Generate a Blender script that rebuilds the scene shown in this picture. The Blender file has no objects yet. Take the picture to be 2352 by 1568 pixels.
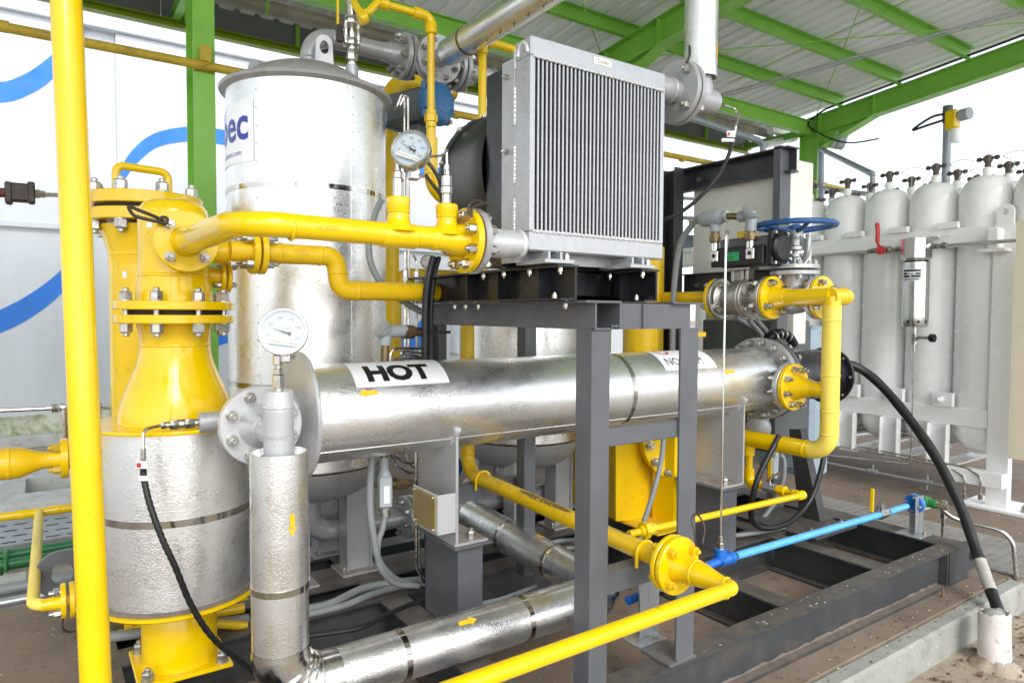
import bpy, bmesh, math, random
from mathutils import Vector, Matrix
random.seed(7)
sc = bpy.context.scene
col = sc.collection
# ------------------------------------------------------------------ camera, world, sun, exposure
FPX = 1568.0; EYE = 1.5
_a = math.radians(55.4); _p = math.atan(63 / FPX); _r = math.atan(.005)
F0 = Vector((math.cos(_a), math.sin(_a), 0)); R0 = Vector((math.sin(_a), -math.cos(_a), 0)); U0 = Vector((0, 0, 1))
FW = F0 * math.cos(_p) - U0 * math.sin(_p); UP = U0 * math.cos(_p) + F0 * math.sin(_p)
RT = R0 * math.cos(_r) + UP * math.sin(_r); UP = UP * math.cos(_r) - R0 * math.sin(_r)
CAM = Vector((0, 0, EYE))
cd = bpy.data.cameras.new('camera'); cam = bpy.data.objects.new('camera', cd); col.objects.link(cam)
cam.matrix_world = Matrix(((RT.x, UP.x, -FW.x, CAM.x), (RT.y, UP.y, -FW.y, CAM.y), (RT.z, UP.z, -FW.z, CAM.z), (0, 0, 0, 1)))
cd.sensor_width = 36; cd.lens = 36 * FPX / 2352; cd.clip_start = .05; cd.clip_end = 500
cd.dof.use_dof = True; cd.dof.focus_distance = 2.7; cd.dof.aperture_fstop = 5.0
sc.camera = cam
w = bpy.data.worlds.new('World'); sc.world = w; w.use_nodes = True
wn = w.node_tree; bg = wn.nodes['Background']
sky = wn.nodes.new('ShaderNodeTexSky'); sky.sky_type = 'NISHITA'; sky.sun_disc = False
SUN_EL, SUN_AZ = 38, 258      # azimuth of the sun, degrees counter-clockwise from +x
sky.sun_elevation = math.radians(SUN_EL); sky.sun_rotation = math.radians(90 - SUN_AZ)
sky.air_density = 1.0; sky.dust_density = 1.0; sky.ozone_density = 1.0
hs = wn.nodes.new('ShaderNodeHueSaturation'); hs.inputs['Saturation'].default_value = .30; hs.inputs['Value'].default_value = 1.0
wn.links.new(sky.outputs[0], hs.inputs['Color']); wn.links.new(hs.outputs[0], bg.inputs[0]); bg.inputs[1].default_value = .15
sd = bpy.data.lights.new('sun', 'SUN'); sd.energy = .8; sd.angle = math.radians(25); sd.color = (1, .98, .96)
so = bpy.data.objects.new('sun', sd); col.objects.link(so)
_d = Vector((math.cos(math.radians(SUN_AZ)) * math.cos(math.radians(SUN_EL)), math.sin(math.radians(SUN_AZ)) * math.cos(math.radians(SUN_EL)), math.sin(math.radians(SUN_EL))))
so.rotation_euler = _d.to_track_quat('Z', 'Y').to_euler(); so.location = (0, -6, 9)
sc.view_settings.view_transform = 'Standard'; sc.view_settings.look = 'None'; sc.view_settings.gamma = 1
sc.view_settings.exposure = 1.22
sc.cycles.use_denoising = True
sc.cycles.max_bounces = 10; sc.cycles.diffuse_bounces = 5; sc.cycles.glossy_bounces = 5

def P(px, py, x=None, y=None, z=None, d=None):
    """point of the place seen at (px,py) of a 2352 px wide frame, lying on the given plane"""
    r = FW + RT * ((px - 1176) / FPX) + UP * ((784 - py) / FPX)
    t = x / r.x if x is not None else y / r.y if y is not None else (z - EYE) / r.z if z is not None else d
    return CAM + r * t

# ------------------------------------------------------------------ materials
MATS = {}
def mat(name, color, rough=.5, metal=0., spec=.5, var=.0, vscale=6., bump=0., bscale=60., bdist=.002, dirt=0., dirtcol=(.12, .09, .06), coat=0.,
        dirtscale=9., dirtpow=(.52, .72), topdust=0., chips=None, emboss=False, stretch=None, alpha=None):
    m = bpy.data.materials.new(name); m.use_nodes = True; nt = m.node_tree; N = nt.nodes; L = nt.links
    b = N['Principled BSDF']; b.inputs['Roughness'].default_value = rough; b.inputs['Metallic'].default_value = metal
    b.inputs['Specular IOR Level'].default_value = spec; b.inputs['Coat Weight'].default_value = coat; b.inputs['Coat Roughness'].default_value = .08
    tc = N.new('ShaderNodeTexCoord'); src = tc.outputs['Object']
    if stretch:
        mp = N.new('ShaderNodeMapping'); mp.inputs['Scale'].default_value = stretch; L.new(src, mp.inputs[0]); src = mp.outputs[0]
    cur = None
    def noise(scale, detail=4., rough_=.6, dist=0.):
        n = N.new('ShaderNodeTexNoise'); n.inputs['Scale'].default_value = scale; n.inputs['Detail'].default_value = detail
        n.inputs['Roughness'].default_value = rough_; n.inputs['Distortion'].default_value = dist; L.new(src, n.inputs['Vector']); return n.outputs['Fac']
    def mixc(fac, a, bcol):
        x = N.new('ShaderNodeMix'); x.data_type = 'RGBA'
        for s, v in ((6, a), (7, bcol)):
            if hasattr(v, 'is_output'): L.new(v, x.inputs[s])
            else: x.inputs[s].default_value = (*v[:3], 1)
        if hasattr(fac, 'is_output'): L.new(fac, x.inputs[0])
        else: x.inputs[0].default_value = fac
        return x.outputs[2]
    def ramp(v, lo, hi, a=0., c=1.):
        r = N.new('ShaderNodeMapRange'); r.inputs[1].default_value = lo; r.inputs[2].default_value = hi; r.inputs[3].default_value = a; r.inputs[4].default_value = c
        L.new(v, r.inputs[0]); return r.outputs[0]
    c = tuple(color)
    cur = c
    if var:
        cur = mixc(ramp(noise(vscale), .3, .7), tuple(v * (1 - var) for v in c), tuple(min(1, v * (1 + var)) for v in c))
        rr = ramp(noise(vscale * 2.3, 3), .3, .7, max(.02, rough - .12 * (1 if rough > .15 else .3)), min(1, rough + .1)); L.new(rr, b.inputs['Roughness'])
    if dirt:
        f = ramp(noise(dirtscale, 6, .7, .3), dirtpow[0], dirtpow[1], 0, dirt); cur = mixc(f, cur, dirtcol)
    if chips:
        cs, ct, cc_ = chips; cur = mixc(ramp(noise(cs, 5, .65, .4), ct, ct + .015, 0, .9), cur, cc_)
    if topdust:
        g = N.new('ShaderNodeNewGeometry'); sx = N.new('ShaderNodeSeparateXYZ'); L.new(g.outputs['Normal'], sx.inputs[0])
        f1 = ramp(sx.outputs[2], .55, .98, 0, 1); f2 = ramp(noise(14, 5, .7), .35, .6, .25, 1)
        mu = N.new('ShaderNodeMath'); mu.operation = 'MULTIPLY'; L.new(f1, mu.inputs[0]); L.new(f2, mu.inputs[1])
        m2 = N.new('ShaderNodeMath'); m2.operation = 'MULTIPLY'; L.new(mu.outputs[0], m2.inputs[0]); m2.inputs[1].default_value = topdust
        cur = mixc(m2.outputs[0], cur, (.24, .19, .14))
    if hasattr(cur, 'is_output'): L.new(cur, b.inputs['Base Color'])
    else: b.inputs['Base Color'].default_value = (*c, 1)
    if bump or emboss:
        bp = N.new('ShaderNodeBump'); bp.inputs['Distance'].default_value = bdist
        if emboss:
            n1 = N.new('ShaderNodeTexNoise'); n1.inputs['Scale'].default_value = bscale; n1.inputs['Detail'].default_value = 1.5; n1.inputs['Distortion'].default_value = 1.6
            mp2 = N.new('ShaderNodeMapping'); mp2.inputs['Scale'].default_value = emboss; L.new(tc.outputs['Object'], mp2.inputs[0]); L.new(mp2.outputs[0], n1.inputs['Vector'])
            h = ramp(n1.outputs['Fac'], .44, .56)
            n3 = noise(3.5, 2); a3 = N.new('ShaderNodeMath'); a3.operation = 'MULTIPLY_ADD'; L.new(n3, a3.inputs[0]); a3.inputs[1].default_value = 1.6; L.new(h, a3.inputs[2])
            L.new(a3.outputs[0], bp.inputs['Height']); bp.inputs['Strength'].default_value = bump
        else:
            L.new(noise(bscale, 5, .6), bp.inputs['Height']); bp.inputs['Strength'].default_value = bump
        L.new(bp.outputs[0], b.inputs['Normal'])
    MATS[name] = m; return m

mat('yellow', (.80, .53, .0), .17, spec=.5, var=.04, vscale=5, dirt=.55, dirtscale=13, dirtpow=(.60, .78), dirtcol=(.40, .25, .01), chips=(26, .715, (.12, .08, .04)), coat=.12, bump=.22, bscale=28, bdist=.002)
mat('yellow_matt', (.78, .50, .004), .36, chips=(20, .71, (.12, .08, .04)), var=.07, vscale=5, dirt=.55, dirtscale=11, dirtpow=(.58, .78), dirtcol=(.28, .17, .03), bump=.15, bscale=60, topdust=.25)
mat('yellow_pale', (.86, .66, .10), .42, var=.08, vscale=4, dirt=.25, dirtscale=13, dirtpow=(.6, .8), dirtcol=(.6, .42, .05), stretch=(1, 1, .25))
mat('yellow_old', (.52, .36, .03), .5, var=.15, dirt=.5)
mat('foil', (.87, .87, .865), .29, .92, var=.02, vscale=2.5, bump=.30, bscale=95, bdist=.0009, emboss=(1, 1, 1.5), dirt=.12, dirtscale=3, dirtpow=(.5, .95), dirtcol=(.5, .47, .43))
mat('foil_pipe', (.84, .84, .83), .29, .92, var=.03, vscale=3, bump=.27, bscale=95, bdist=.0009, emboss=(1, 1, 1), dirt=.45, dirtscale=4, dirtpow=(.5, .9), dirtcol=(.42, .38, .33), topdust=.35)
mat('foil_smooth', (.76, .75, .73), .2, 1, var=.1, vscale=6, bump=.35, bscale=14, bdist=.004, dirt=.4, dirtscale=7, dirtcol=(.45, .4, .34))
mat('band', (.52, .49, .44), .16, 1, var=.1)
mat('silver_paint', (.45, .455, .47), .38, .35, var=.05, vscale=8, dirt=.3, dirtscale=10, dirtpow=(.6, .8), dirtcol=(.28, .25, .22), bump=.1, bscale=90)
mat('silver_dusty', (.42, .42, .43), .45, .3, var=.08, dirt=.6, dirtscale=7, dirtpow=(.45, .7), dirtcol=(.26, .21, .17), topdust=.85, bump=.15, bscale=40)
mat('silver_bright', (.56, .565, .58), .36, .35, var=.05, bump=.15, bscale=50, dirt=.25, dirtcol=(.35, .32, .29), topdust=.2)
mat('grey_paint', (.102, .106, .117), .44, var=.10, vscale=5, chips=(14, .735, (.30, .14, .05)), dirt=.35, dirtscale=9, dirtpow=(.62, .8), dirtcol=(.2, .17, .14), bump=.12, bscale=160, topdust=.3)
mat('skid_paint', (.045, .049, .053), .5, var=.15, vscale=4, dirt=.6, dirtscale=5, dirtpow=(.5, .75), dirtcol=(.12, .098, .075), bump=.2, bscale=80, topdust=.35)
mat('black_paint', (.010, .011, .014), .32, var=.1, dirt=.15, dirtscale=8, dirtcol=(.06, .06, .06), topdust=.12)
mat('dark_frame', (.035, .036, .04), .42, var=.1, dirt=.25, dirtcol=(.1, .09, .08), topdust=.3)
mat('black_rubber', (.012, .012, .013), .45, var=.15, bump=.2, bscale=30, dirt=.3, dirtcol=(.07, .06, .05))
mat('black_plastic', (.009, .0095, .011), .38, spec=.35)
mat('zinc', (.48, .47, .44), .34, .85, var=.1, vscale=30, dirt=.55, dirtscale=70, dirtpow=(.5, .7), dirtcol=(.16, .12, .08))
mat('valve_metal', (.42, .40, .37), .42, .8, var=.08, vscale=9, dirt=.25, dirtscale=12, dirtcol=(.30, .25, .19), bump=.12, bscale=80)
mat('stainless', (.58, .56, .53), .27, 1, var=.06, vscale=20, dirt=.15, dirtscale=30, dirtcol=(.28, .22, .16))
mat('stainless_bright', (.72, .72, .72), .14, 1, var=.05)
mat('brass_dull', (.22, .17, .09), .42, .8, var=.2, dirt=.4)
mat('galv', (.42, .44, .45), .4, .6, var=.15, vscale=25, dirt=.3, dirtcol=(.2, .17, .13))
mat('rusty', (.20, .115, .065), .75, var=.3, vscale=20, dirt=.6, dirtcol=(.08, .05, .035), bump=.3)
mat('gasket', (.03, .028, .026), .7)
mat('green_paint', (.24, .54, .07), .4, var=.08, vscale=3, dirt=.3, dirtscale=4, dirtpow=(.55, .8), dirtcol=(.10, .22, .03), bump=.08, bscale=100)
mat('green_olive', (.26, .36, .012), .42, var=.1, vscale=3)
mat('white_paint', (.86, .86, .85), .26, var=.01, vscale=5, dirt=.06, dirtscale=4, dirtpow=(.58, .85), dirtcol=(.55, .50, .42))
mat('white_wall', (.62, .65, .69), .8, var=.05, vscale=1.2, dirt=.4, dirtscale=1.5, dirtpow=(.5, .8), stretch=(1, 1, .35), dirtcol=(.44, .46, .47), bump=.1, bscale=20)
mat('moss_wall', (.62, .64, .52), .85, var=.15, vscale=2, dirt=.9, dirtscale=5, dirtpow=(.42, .6), dirtcol=(.22, .27, .10))
mat('cylinder_white', (.90, .90, .89), .24, var=.006, vscale=3, dirt=.10, dirtscale=3, dirtpow=(.64, .9), dirtcol=(.62, .57, .50))
mat('sticker_white', (.93, .94, .96), .25)
mat('cream_paint', (.80, .79, .73), .45, var=.03, vscale=3, dirt=.1)
mat('cream_warm', (.74, .66, .50), .5, var=.04)
mat('sheet_under', (.93, .93, .93), .45, .0, var=.08, vscale=1.2, dirt=.3, dirtscale=2.2, dirtpow=(.5, .8), dirtcol=(.62, .58, .52), stretch=(1, .15, 1))
mat('fascia', (.17, .175, .18), .6, var=.1, vscale=2)
mat('gutter', (.36, .31, .26), .5, .2, var=.3, vscale=3, dirt=.5, dirtcol=(.25, .18, .1))
mat('rail_grey', (.30, .34, .38), .45, .3, var=.08)
mat('blue_arc', (.03, .20, .68), .65, var=.10, vscale=2.5, bump=.05)
mat('blue_act', (.025, .14, .34), .35, var=.08, coat=.2)
mat('blue_wheel', (.022, .09, .28), .4, var=.15, dirt=.7, dirtscale=40, dirtpow=(.58, .7), dirtcol=(.10, .08, .07))
mat('blue_dark', (.01, .13, .52), .3, var=.06, coat=.3)
mat('blue_light', (.10, .42, .80), .3, var=.08, coat=.3, dirt=.15)
mat('green_pipe', (.02, .17, .055), .4, var=.1, dirt=.3)
mat('green_fit', (.03, .24, .06), .35, coat=.2)
mat('conduit', (.23, .25, .255), .45, var=.06, dirt=.3, dirtcol=(.2, .19, .15))
mat('box_blue', (.36, .45, .52), .35, .15, var=.05)
mat('box_grey', (.10, .12, .12), .5, var=.1, dirt=.3)
mat('jbox', (.33, .37, .39), .4, var=.05, bump=.1)
mat('red_handle', (.55, .012, .015), .3, coat=.3)
mat('maroon', (.12, .03, .02), .6, var=.2)
mat('valve_brown', (.13, .10, .085), .5, .3, var=.2)
mat('brown_dark', (.035, .022, .016), .5, var=.1)
mat('orange_sticker', (.90, .42, .005), .45)
mat('yellow_sticker', (.82, .46, .006), .45)
mat('paper', (.80, .82, .85), .4)
mat('paper_warm', (.74, .72, .64), .5)
mat('dial_face', (.60, .68, .74), .5)
mat('ink', (.008, .008, .01), .5)
mat('ink_soft', (.10, .11, .13), .5)
mat('ink_grey', (.22, .23, .24), .6)
mat('ink_blue', (.02, .05, .38), .35)
mat('ink_red', (.55, .02, .02), .5)
mat('plate_brass', (.46, .33, .10), .38, .6, var=.1, vscale=12)
mat('plate_green', (.02, .42, .12), .4)
mat('pvc', (.66, .61, .57), .65, var=.14, vscale=7, chips=(30, .70, (.10, .09, .08)), dirt=.75, dirtscale=22, dirtpow=(.58, .68), dirtcol=(.25, .22, .19), bump=.2)
mat('tape', (.42, .41, .36), .55, var=.1, dirt=.4, dirtcol=(.1, .09, .08))
mat('dark_fin', (.012, .012, .012), .6, .2)
mat('fin_white', (.44, .45, .465), .35, .4, var=.05, vscale=20)
mat('core_dark', (.008, .008, .008), .7)
mat('scuff', (.20, .13, .035), .7, var=.25, vscale=30)
mat('dust', (.16, .13, .105), .9, var=.2, vscale=20)
mat('bead_bright', (.70, .70, .70), .35, .4, bump=.5, bscale=160)
mat('chip_white', (.72, .72, .70), .6)
mat('leaf_litter', (.16, .10, .06), .8, var=.4, vscale=30)
mat('lamp_glass', (.72, .74, .78), .2)

def ground_mat(name, base, dark, light, scale, spots=True, bump=.3, rough=.85):
    m = bpy.data.materials.new(name); m.use_nodes = True; nt = m.node_tree; N = nt.nodes; L = nt.links; b = N['Principled BSDF']
    b.inputs['Roughness'].default_value = rough
    tc = N.new('ShaderNodeTexCoord')
    def noise(s, d=6, r=.65):
        n = N.new('ShaderNodeTexNoise'); n.inputs['Scale'].default_value = s; n.inputs['Detail'].default_value = d; n.inputs['Roughness'].default_value = r; L.new(tc.outputs['Object'], n.inputs['Vector']); return n.outputs['Fac']
    def mr(v, lo, hi, a=0, c=1):
        r = N.new('ShaderNodeMapRange'); r.inputs[1].default_value = lo; r.inputs[2].default_value = hi; r.inputs[3].default_value = a; r.inputs[4].default_value = c; L.new(v, r.inputs[0]); return r.outputs[0]
    def mixc(f, a, c):
        x = N.new('ShaderNodeMix'); x.data_type = 'RGBA'; L.new(f, x.inputs[0])
        for s, v in ((6, a), (7, c)):
            if hasattr(v, 'is_output'): L.new(v, x.inputs[s])
            else: x.inputs[s].default_value = (*v, 1)
        return x.outputs[2]
    c = mixc(mr(noise(scale), .3, .7), base, light); c = mixc(mr(noise(scale * 3.1), .5, .75, 0, .75), c, dark); c = mixc(mr(noise(scale * .9, 3), .52, .62, 0, .45), c, tuple(v * 1.12 + .02 for v in light)); c = mixc(mr(noise(scale * 7, 4), .62, .68, 0, .5), c, tuple(v * .6 for v in dark))
    if spots:
        v = N.new('ShaderNodeTexNoise'); v.inputs['Scale'].default_value = 34; v.inputs['Detail'].default_value = 2; L.new(tc.outputs['Object'], v.inputs['Vector'])
        c = mixc(mr(v.outputs['Fac'], .71, .735, 0, .75), c, (.62, .60, .56))
        c = mixc(mr(noise(60, 2), .70, .73, 0, .8), c, (.05, .035, .025))
    L.new(c, b.inputs['Base Color'])
    bp = N.new('ShaderNodeBump'); bp.inputs['Strength'].default_value = bump; bp.inputs['Distance'].default_value = .006; L.new(noise(scale * 12), bp.inputs['Height']); L.new(bp.outputs[0], b.inputs['Normal'])
    MATS[name] = m
ground_mat('plinth_top', (.185, .138, .104), (.115, .088, .068), (.235, .18, .138), 1.3)
ground_mat('plinth_edge', (.30, .30, .27), (.19, .18, .16), (.36, .37, .33), 2.5, spots=True)
ground_mat('soil', (.30, .25, .19), (.13, .10, .08), (.40, .34, .27), 3, spots=True, bump=1.)
ground_mat('concrete_pale', (.50, .50, .48), (.30, .29, .27), (.58, .58, .57), 2, spots=False)
ground_mat('yard_bounce', (.44, .435, .42), (.33, .32, .31), (.50, .495, .48), .8, spots=False, bump=.2)
ground_mat('paver', (.30, .27, .23), (.12, .10, .08), (.38, .34, .30), 5, spots=False, bump=.6)
ground_mat('tread_steel', (.23, .22, .205), (.15, .13, .11), (.28, .27, .25), 4, spots=False, bump=.1, rough=.55)

def glass_mat():
    m = bpy.data.materials.new('gauge_glass'); m.use_nodes = True; nt = m.node_tree; nt.nodes.remove(nt.nodes['Principled BSDF'])
    o = nt.nodes['Material Output']; t = nt.nodes.new('ShaderNodeBsdfTransparent'); g = nt.nodes.new('ShaderNodeBsdfGlossy'); g.inputs['Roughness'].default_value = .03
    f = nt.nodes.new('ShaderNodeFresnel'); f.inputs[0].default_value = 1.45; x = nt.nodes.new('ShaderNodeMixShader')
    nt.links.new(f.outputs[0], x.inputs[0]); nt.links.new(t.outputs[0], x.inputs[1]); nt.links.new(g.outputs[0], x.inputs[2]); nt.links.new(x.outputs[0], o.inputs[0]); MATS['gauge_glass'] = m
glass_mat()

# ------------------------------------------------------------------ geometry
def V(*a): return Vector(a[0]) if len(a) == 1 else Vector(a)
def frame(axis):
    a = V(axis).normalized(); h = Vector((0, 0, 1)) if abs(a.z) < .9 else Vector((1, 0, 0))
    u = h.cross(a).normalized(); v = a.cross(u); return a, u, v
class G:
    """collects faces of one mesh in world coordinates"""
    def __init__(s): s.v = []; s.f = []
    def add(s, vs, fs):
        n = len(s.v); s.v += [tuple(p) for p in vs]; s.f += [tuple(i + n for i in f) for f in fs]; return s
    def rings(s, rings, closed_caps=True):
        n = len(rings[0]); vs = [p for r in rings for p in r]; fs = []
        for k in range(len(rings) - 1):
            for i in range(n):
                j = (i + 1) % n; fs.append((k * n + i, k * n + j, (k + 1) * n + j, (k + 1) * n + i))
        if closed_caps: fs.append(tuple(range(n - 1, -1, -1))); fs.append(tuple((len(rings) - 1) * n + i for i in range(n)))
        return s.add(vs, fs)
    def lathe(s, o, axis, prof, seg=32, caps=True):
        a, u, v = frame(axis); o = V(o); rs = []
        for t, r in prof:
            r = max(r, 1e-5); rs.append([o + a * t + (u * math.cos(q) + v * math.sin(q)) * r for q in (2 * math.pi * i / seg for i in range(seg))])
        return s.rings(rs, caps)
    def cyl(s, a, b, r, r2=None, seg=24, ch=0.):
        a = V(a); b = V(b); L = (b - a).length; r2 = r if r2 is None else r2
        pr = [(0, r), (L, r2)] if not ch else [(0, r - ch), (ch, r), (L - ch, r2), (L, r2 - ch)]
        return s.lathe(a, b - a, pr, seg)
    def tube(s, pts, r, seg=16, caps=True):
        pts = [V(p) for p in pts]; n = len(pts); rr = r if isinstance(r, (list, tuple)) else [r] * n
        tg = []
        for i in range(n):
            d = (pts[min(i + 1, n - 1)] - pts[max(i - 1, 0)]); tg.append(d.normalized())
        a, u, v = frame(tg[0]); rs = []
        for i in range(n):
            if i:
                q = tg[i - 1].rotation_difference(tg[i]); u = q @ u
            u = (u - tg[i] * u.dot(tg[i])).normalized(); v = tg[i].cross(u)
            rs.append([pts[i] + (u * math.cos(t) + v * math.sin(t)) * rr[i] for t in (2 * math.pi * k / seg for k in range(seg))])
        return s.rings(rs, caps)
    def box(s, lo, hi, ch=.002):
        lo = V(lo); hi = V(hi)
        for i in range(3):
            if lo[i] > hi[i]: lo[i], hi[i] = hi[i], lo[i]
        c = (lo + hi) / 2; h = (hi - lo) / 2; return s.obox(c, h * 2, Matrix.Identity(3), ch)
    def obox(s, c, size, R=None, ch=.002):
        R = R or Matrix.Identity(3); c = V(c); h = V(size) / 2; ch = min(ch, min(h) * .45)
        if ch <= 0:
            vs = [c + R @ Vector((x * h.x, y * h.y, z * h.z)) for x in (-1, 1) for y in (-1, 1) for z in (-1, 1)]
            return s.add(vs, [(0, 1, 3, 2), (4, 6, 7, 5), (0, 4, 5, 1), (2, 3, 7, 6), (0, 2, 6, 4), (1, 5, 7, 3)])
        vs = []; idx = {}
        for x in (-1, 1):
            for y in (-1, 1):
                for z in (-1, 1):
                    for ax in range(3):
                        p = Vector((x * h.x, y * h.y, z * h.z))
                        for k, sg in enumerate((x, y, z)):
                            if k != ax: p[k] -= sg * ch
                        idx[(x, y, z, ax)] = len(vs); vs.append(c + R @ p)
        fs = []
        for ax in range(3):
            o = [k for k in range(3) if k != ax]
            for sg in (-1, 1):
                q = []
                for a_, b_ in ((-1, -1), (1, -1), (1, 1), (-1, 1)):
                    t = [0, 0, 0]; t[ax] = sg; t[o[0]] = a_; t[o[1]] = b_; q.append(idx[(*t, ax)])
                fs.append(tuple(q))
        for ax in range(3):      # edges along ax
            o = [k for k in range(3) if k != ax]
            for a_ in (-1, 1):
                for b_ in (-1, 1):
                    def key(sg, fa):
                        t = [0, 0, 0]; t[ax] = sg; t[o[0]] = a_; t[o[1]] = b_; return idx[(*t, fa)]
                    fs.append((key(-1, o[0]), key(-1, o[1]), key(1, o[1]), key(1, o[0])))
        for x in (-1, 1):
            for y in (-1, 1):
                for z in (-1, 1): fs.append(tuple(idx[(x, y, z, k)] for k in range(3)))
        return s.add(vs, fs)
    def beam(s, a, b, prof, up=(0, 0, 1)):
        """sweep a closed 2D outline (side, up) from a to b"""
        a = V(a); b = V(b); d = (b - a).normalized(); sd_ = d.cross(V(up)).normalized(); u = sd_.cross(d)
        return s.rings([[p + sd_ * x + u * y for x, y in prof] for p in (a, b)])
    def prism(s, poly, n):
        """extrude a 3D polygon by vector n"""
        poly = [V(p) for p in poly]; n = V(n); return s.rings([poly, [p + n for p in poly]])
    def plate_hole(s, outline, hole, n):
        """outline and hole with the same number of points"""
        k = len(outline); n = V(n); o = [V(p) for p in outline]; h = [V(p) for p in hole]
        vs = o + h + [p + n for p in o] + [p + n for p in h]; fs = []
        for i in range(k):
            j = (i + 1) % k
            fs += [(i, j, k + j, k + i), (2 * k + i, 3 * k + i, 3 * k + j, 2 * k + j), (i, 2 * k + i, 2 * k + j, j), (k + i, k + j, 3 * k + j, 3 * k + i)]
        return s.add(vs, fs)
def I_prof(h, w, tw=.008, tf=.011):
    w /= 2; t = tw / 2; return [(-w, 0), (w, 0), (w, tf), (t, tf), (t, h - tf), (w, h - tf), (w, h), (-w, h), (-w, h - tf), (-t, h - tf), (-t, tf), (-w, tf)]
def C_prof(h, w, t=.008, flip=1):   # channel, web at side 0, opening towards +w*flip
    return [(x * flip, y) for x, y in ((0, 0), (w, 0), (w, t), (t, t), (t, h - t), (w, h - t), (w, h), (0, h))]
def L_prof(a, b, t=.008, fx=1, fy=1): return [(x * fx, y * fy) for x, y in ((0, 0), (a, 0), (a, t), (t, t), (t, b), (0, b))]
def route(pts, br, n=8):
    """polyline with rounded corners"""
    pts = [V(p) for p in pts]; out = [pts[0]]
    for i in range(1, len(pts) - 1):
        p = pts[i]; d0 = (pts[i - 1] - p); d1 = (pts[i + 1] - p); l0 = d0.length; l1 = d1.length; d0.normalize(); d1.normalize()
        ang = d0.angle(d1)
        if ang > 3.05: out.append(p); continue
        rr = br[i - 1] if isinstance(br, (list, tuple)) else br
        t = min(rr / math.tan(ang / 2), l0 * .49, l1 * .49); r = t * math.tan(ang / 2)
        c = p + (d0 + d1).normalized() * (r / math.sin(ang / 2)); s0 = p + d0 * t - c; s1 = p + d1 * t - c; tot = s0.angle(s1); ax = s0.cross(s1).normalized()
        for k in range(n + 1): out.append(c + Matrix.Rotation(tot * k / n, 3, ax) @ s0)
    out.append(pts[-1]); return out
def smoothpath(pts, n=8):
    """Catmull-Rom through the points"""
    p = [V(q) for q in pts]; p = [p[0] * 2 - p[1]] + p + [p[-1] * 2 - p[-2]]; out = []
    for i in range(1, len(p) - 2):
        for k in range(n):
            t = k / n; out.append(.5 * ((2 * p[i]) + (p[i + 1] - p[i - 1]) * t + (2 * p[i - 1] - 5 * p[i] + 4 * p[i + 1] - p[i + 2]) * t * t + (3 * p[i] - p[i - 1] - 3 * p[i + 1] + p[i + 2]) * t ** 3))
    out.append(p[-2]); return out

def make_mesh(name, g, m, base=(0, 0, 0), ang=35):
    me = bpy.data.meshes.new(name); b = V(base); me.from_pydata([V(p) - b for p in g.v], [], g.f); me.update()
    bm = bmesh.new(); bm.from_mesh(me); bmesh.ops.recalc_face_normals(bm, faces=bm.faces); bm.to_mesh(me); bm.free()
    for p in me.polygons: p.use_smooth = True
    me.set_sharp_from_angle(angle=math.radians(ang)); me.materials.append(MATS[m]); return me
class Thing:
    def __init__(s, name, label, cat, base=(0, 0, 0), group=None, kind=None):
        s.e = bpy.data.objects.new(name, None); s.e.empty_display_size = .1; col.objects.link(s.e); s.b = V(base); s.e.location = s.b; s.e['label'] = label; s.e['category'] = cat
        if group: s.e['group'] = group
        if kind: s.e['kind'] = kind
    def part(s, name, g, m, parent=None, label=None, stuff=False, ang=35):
        o = bpy.data.objects.new(name, make_mesh(name, g, m, s.b, ang)); col.objects.link(o); o.parent = parent or s.e
        if label: o['label'] = label
        if stuff: o['kind'] = 'stuff'
        return o
    def inst(s, name, me, mw, parent=None):
        o = bpy.data.objects.new(name, me); col.objects.link(o); o.parent = parent or s.e
        o.matrix_basis = Matrix.Translation(-s.b) @ mw; return o
def single(name, g, m, label=None, cat=None, group=None, kind=None, ang=35, base=None):
    b = V(base) if base is not None else V((0, 0, 0)); o = bpy.data.objects.new(name, make_mesh(name, g, m, b, ang)); o.location = b; col.objects.link(o)
    if label: o['label'] = label
    if cat: o['category'] = cat
    if group: o['group'] = group
    if kind: o['kind'] = kind
    return o
def tree_copy(src, off, label):
    """a copy of a thing with copies of its parts and sub-parts"""
    r = src.copy(); col.objects.link(r); r.location = src.location + V(off); r['label'] = label
    def rec(a, b):
        for ch in list(a.children):
            c = ch.copy(); col.objects.link(c); c.parent = b; rec(ch, c)
    rec(src, r); return r
def mw(o, axis, spin=0.):
    a, u, v = frame(axis); m = Matrix(((u.x, v.x, a.x, o[0]), (u.y, v.y, a.y, o[1]), (u.z, v.z, a.z, o[2]), (0, 0, 0, 1))); return m @ Matrix.Rotation(spin, 4, 'Z')
BOLTS = {}
def bolt_mesh(s, m='zinc', stud=1.0, washer=True):
    """hex nut with stud end, standing on z=0; s = across flats"""
    k = (round(s, 4), m, stud, washer)
    if k in BOLTS: return BOLTS[k]
    g = G(); R = s / 2 / math.cos(math.pi / 6); h = s * .8; z0 = s * .1 if washer else 0
    if washer: g.lathe((0, 0, 0), (0, 0, 1), [(0, R * 1.08), (s * .1, R * 1.08)], 16)
    hexr = lambda r, z: [(r * math.cos(math.pi / 3 * i), r * math.sin(math.pi / 3 * i), z) for i in range(6)]
    g.rings([hexr(R, z0), hexr(R, z0 + h * .86), hexr(R * .88, z0 + h)])
    g.lathe((0, 0, z0 + h), (0, 0, 1), [(0, s * .3), (s * .28 * stud, s * .3), (s * .36 * stud, s * .24)], 12)
    me = make_mesh('bolt', g, m, ang=25); BOLTS[k] = me; return me
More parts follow.
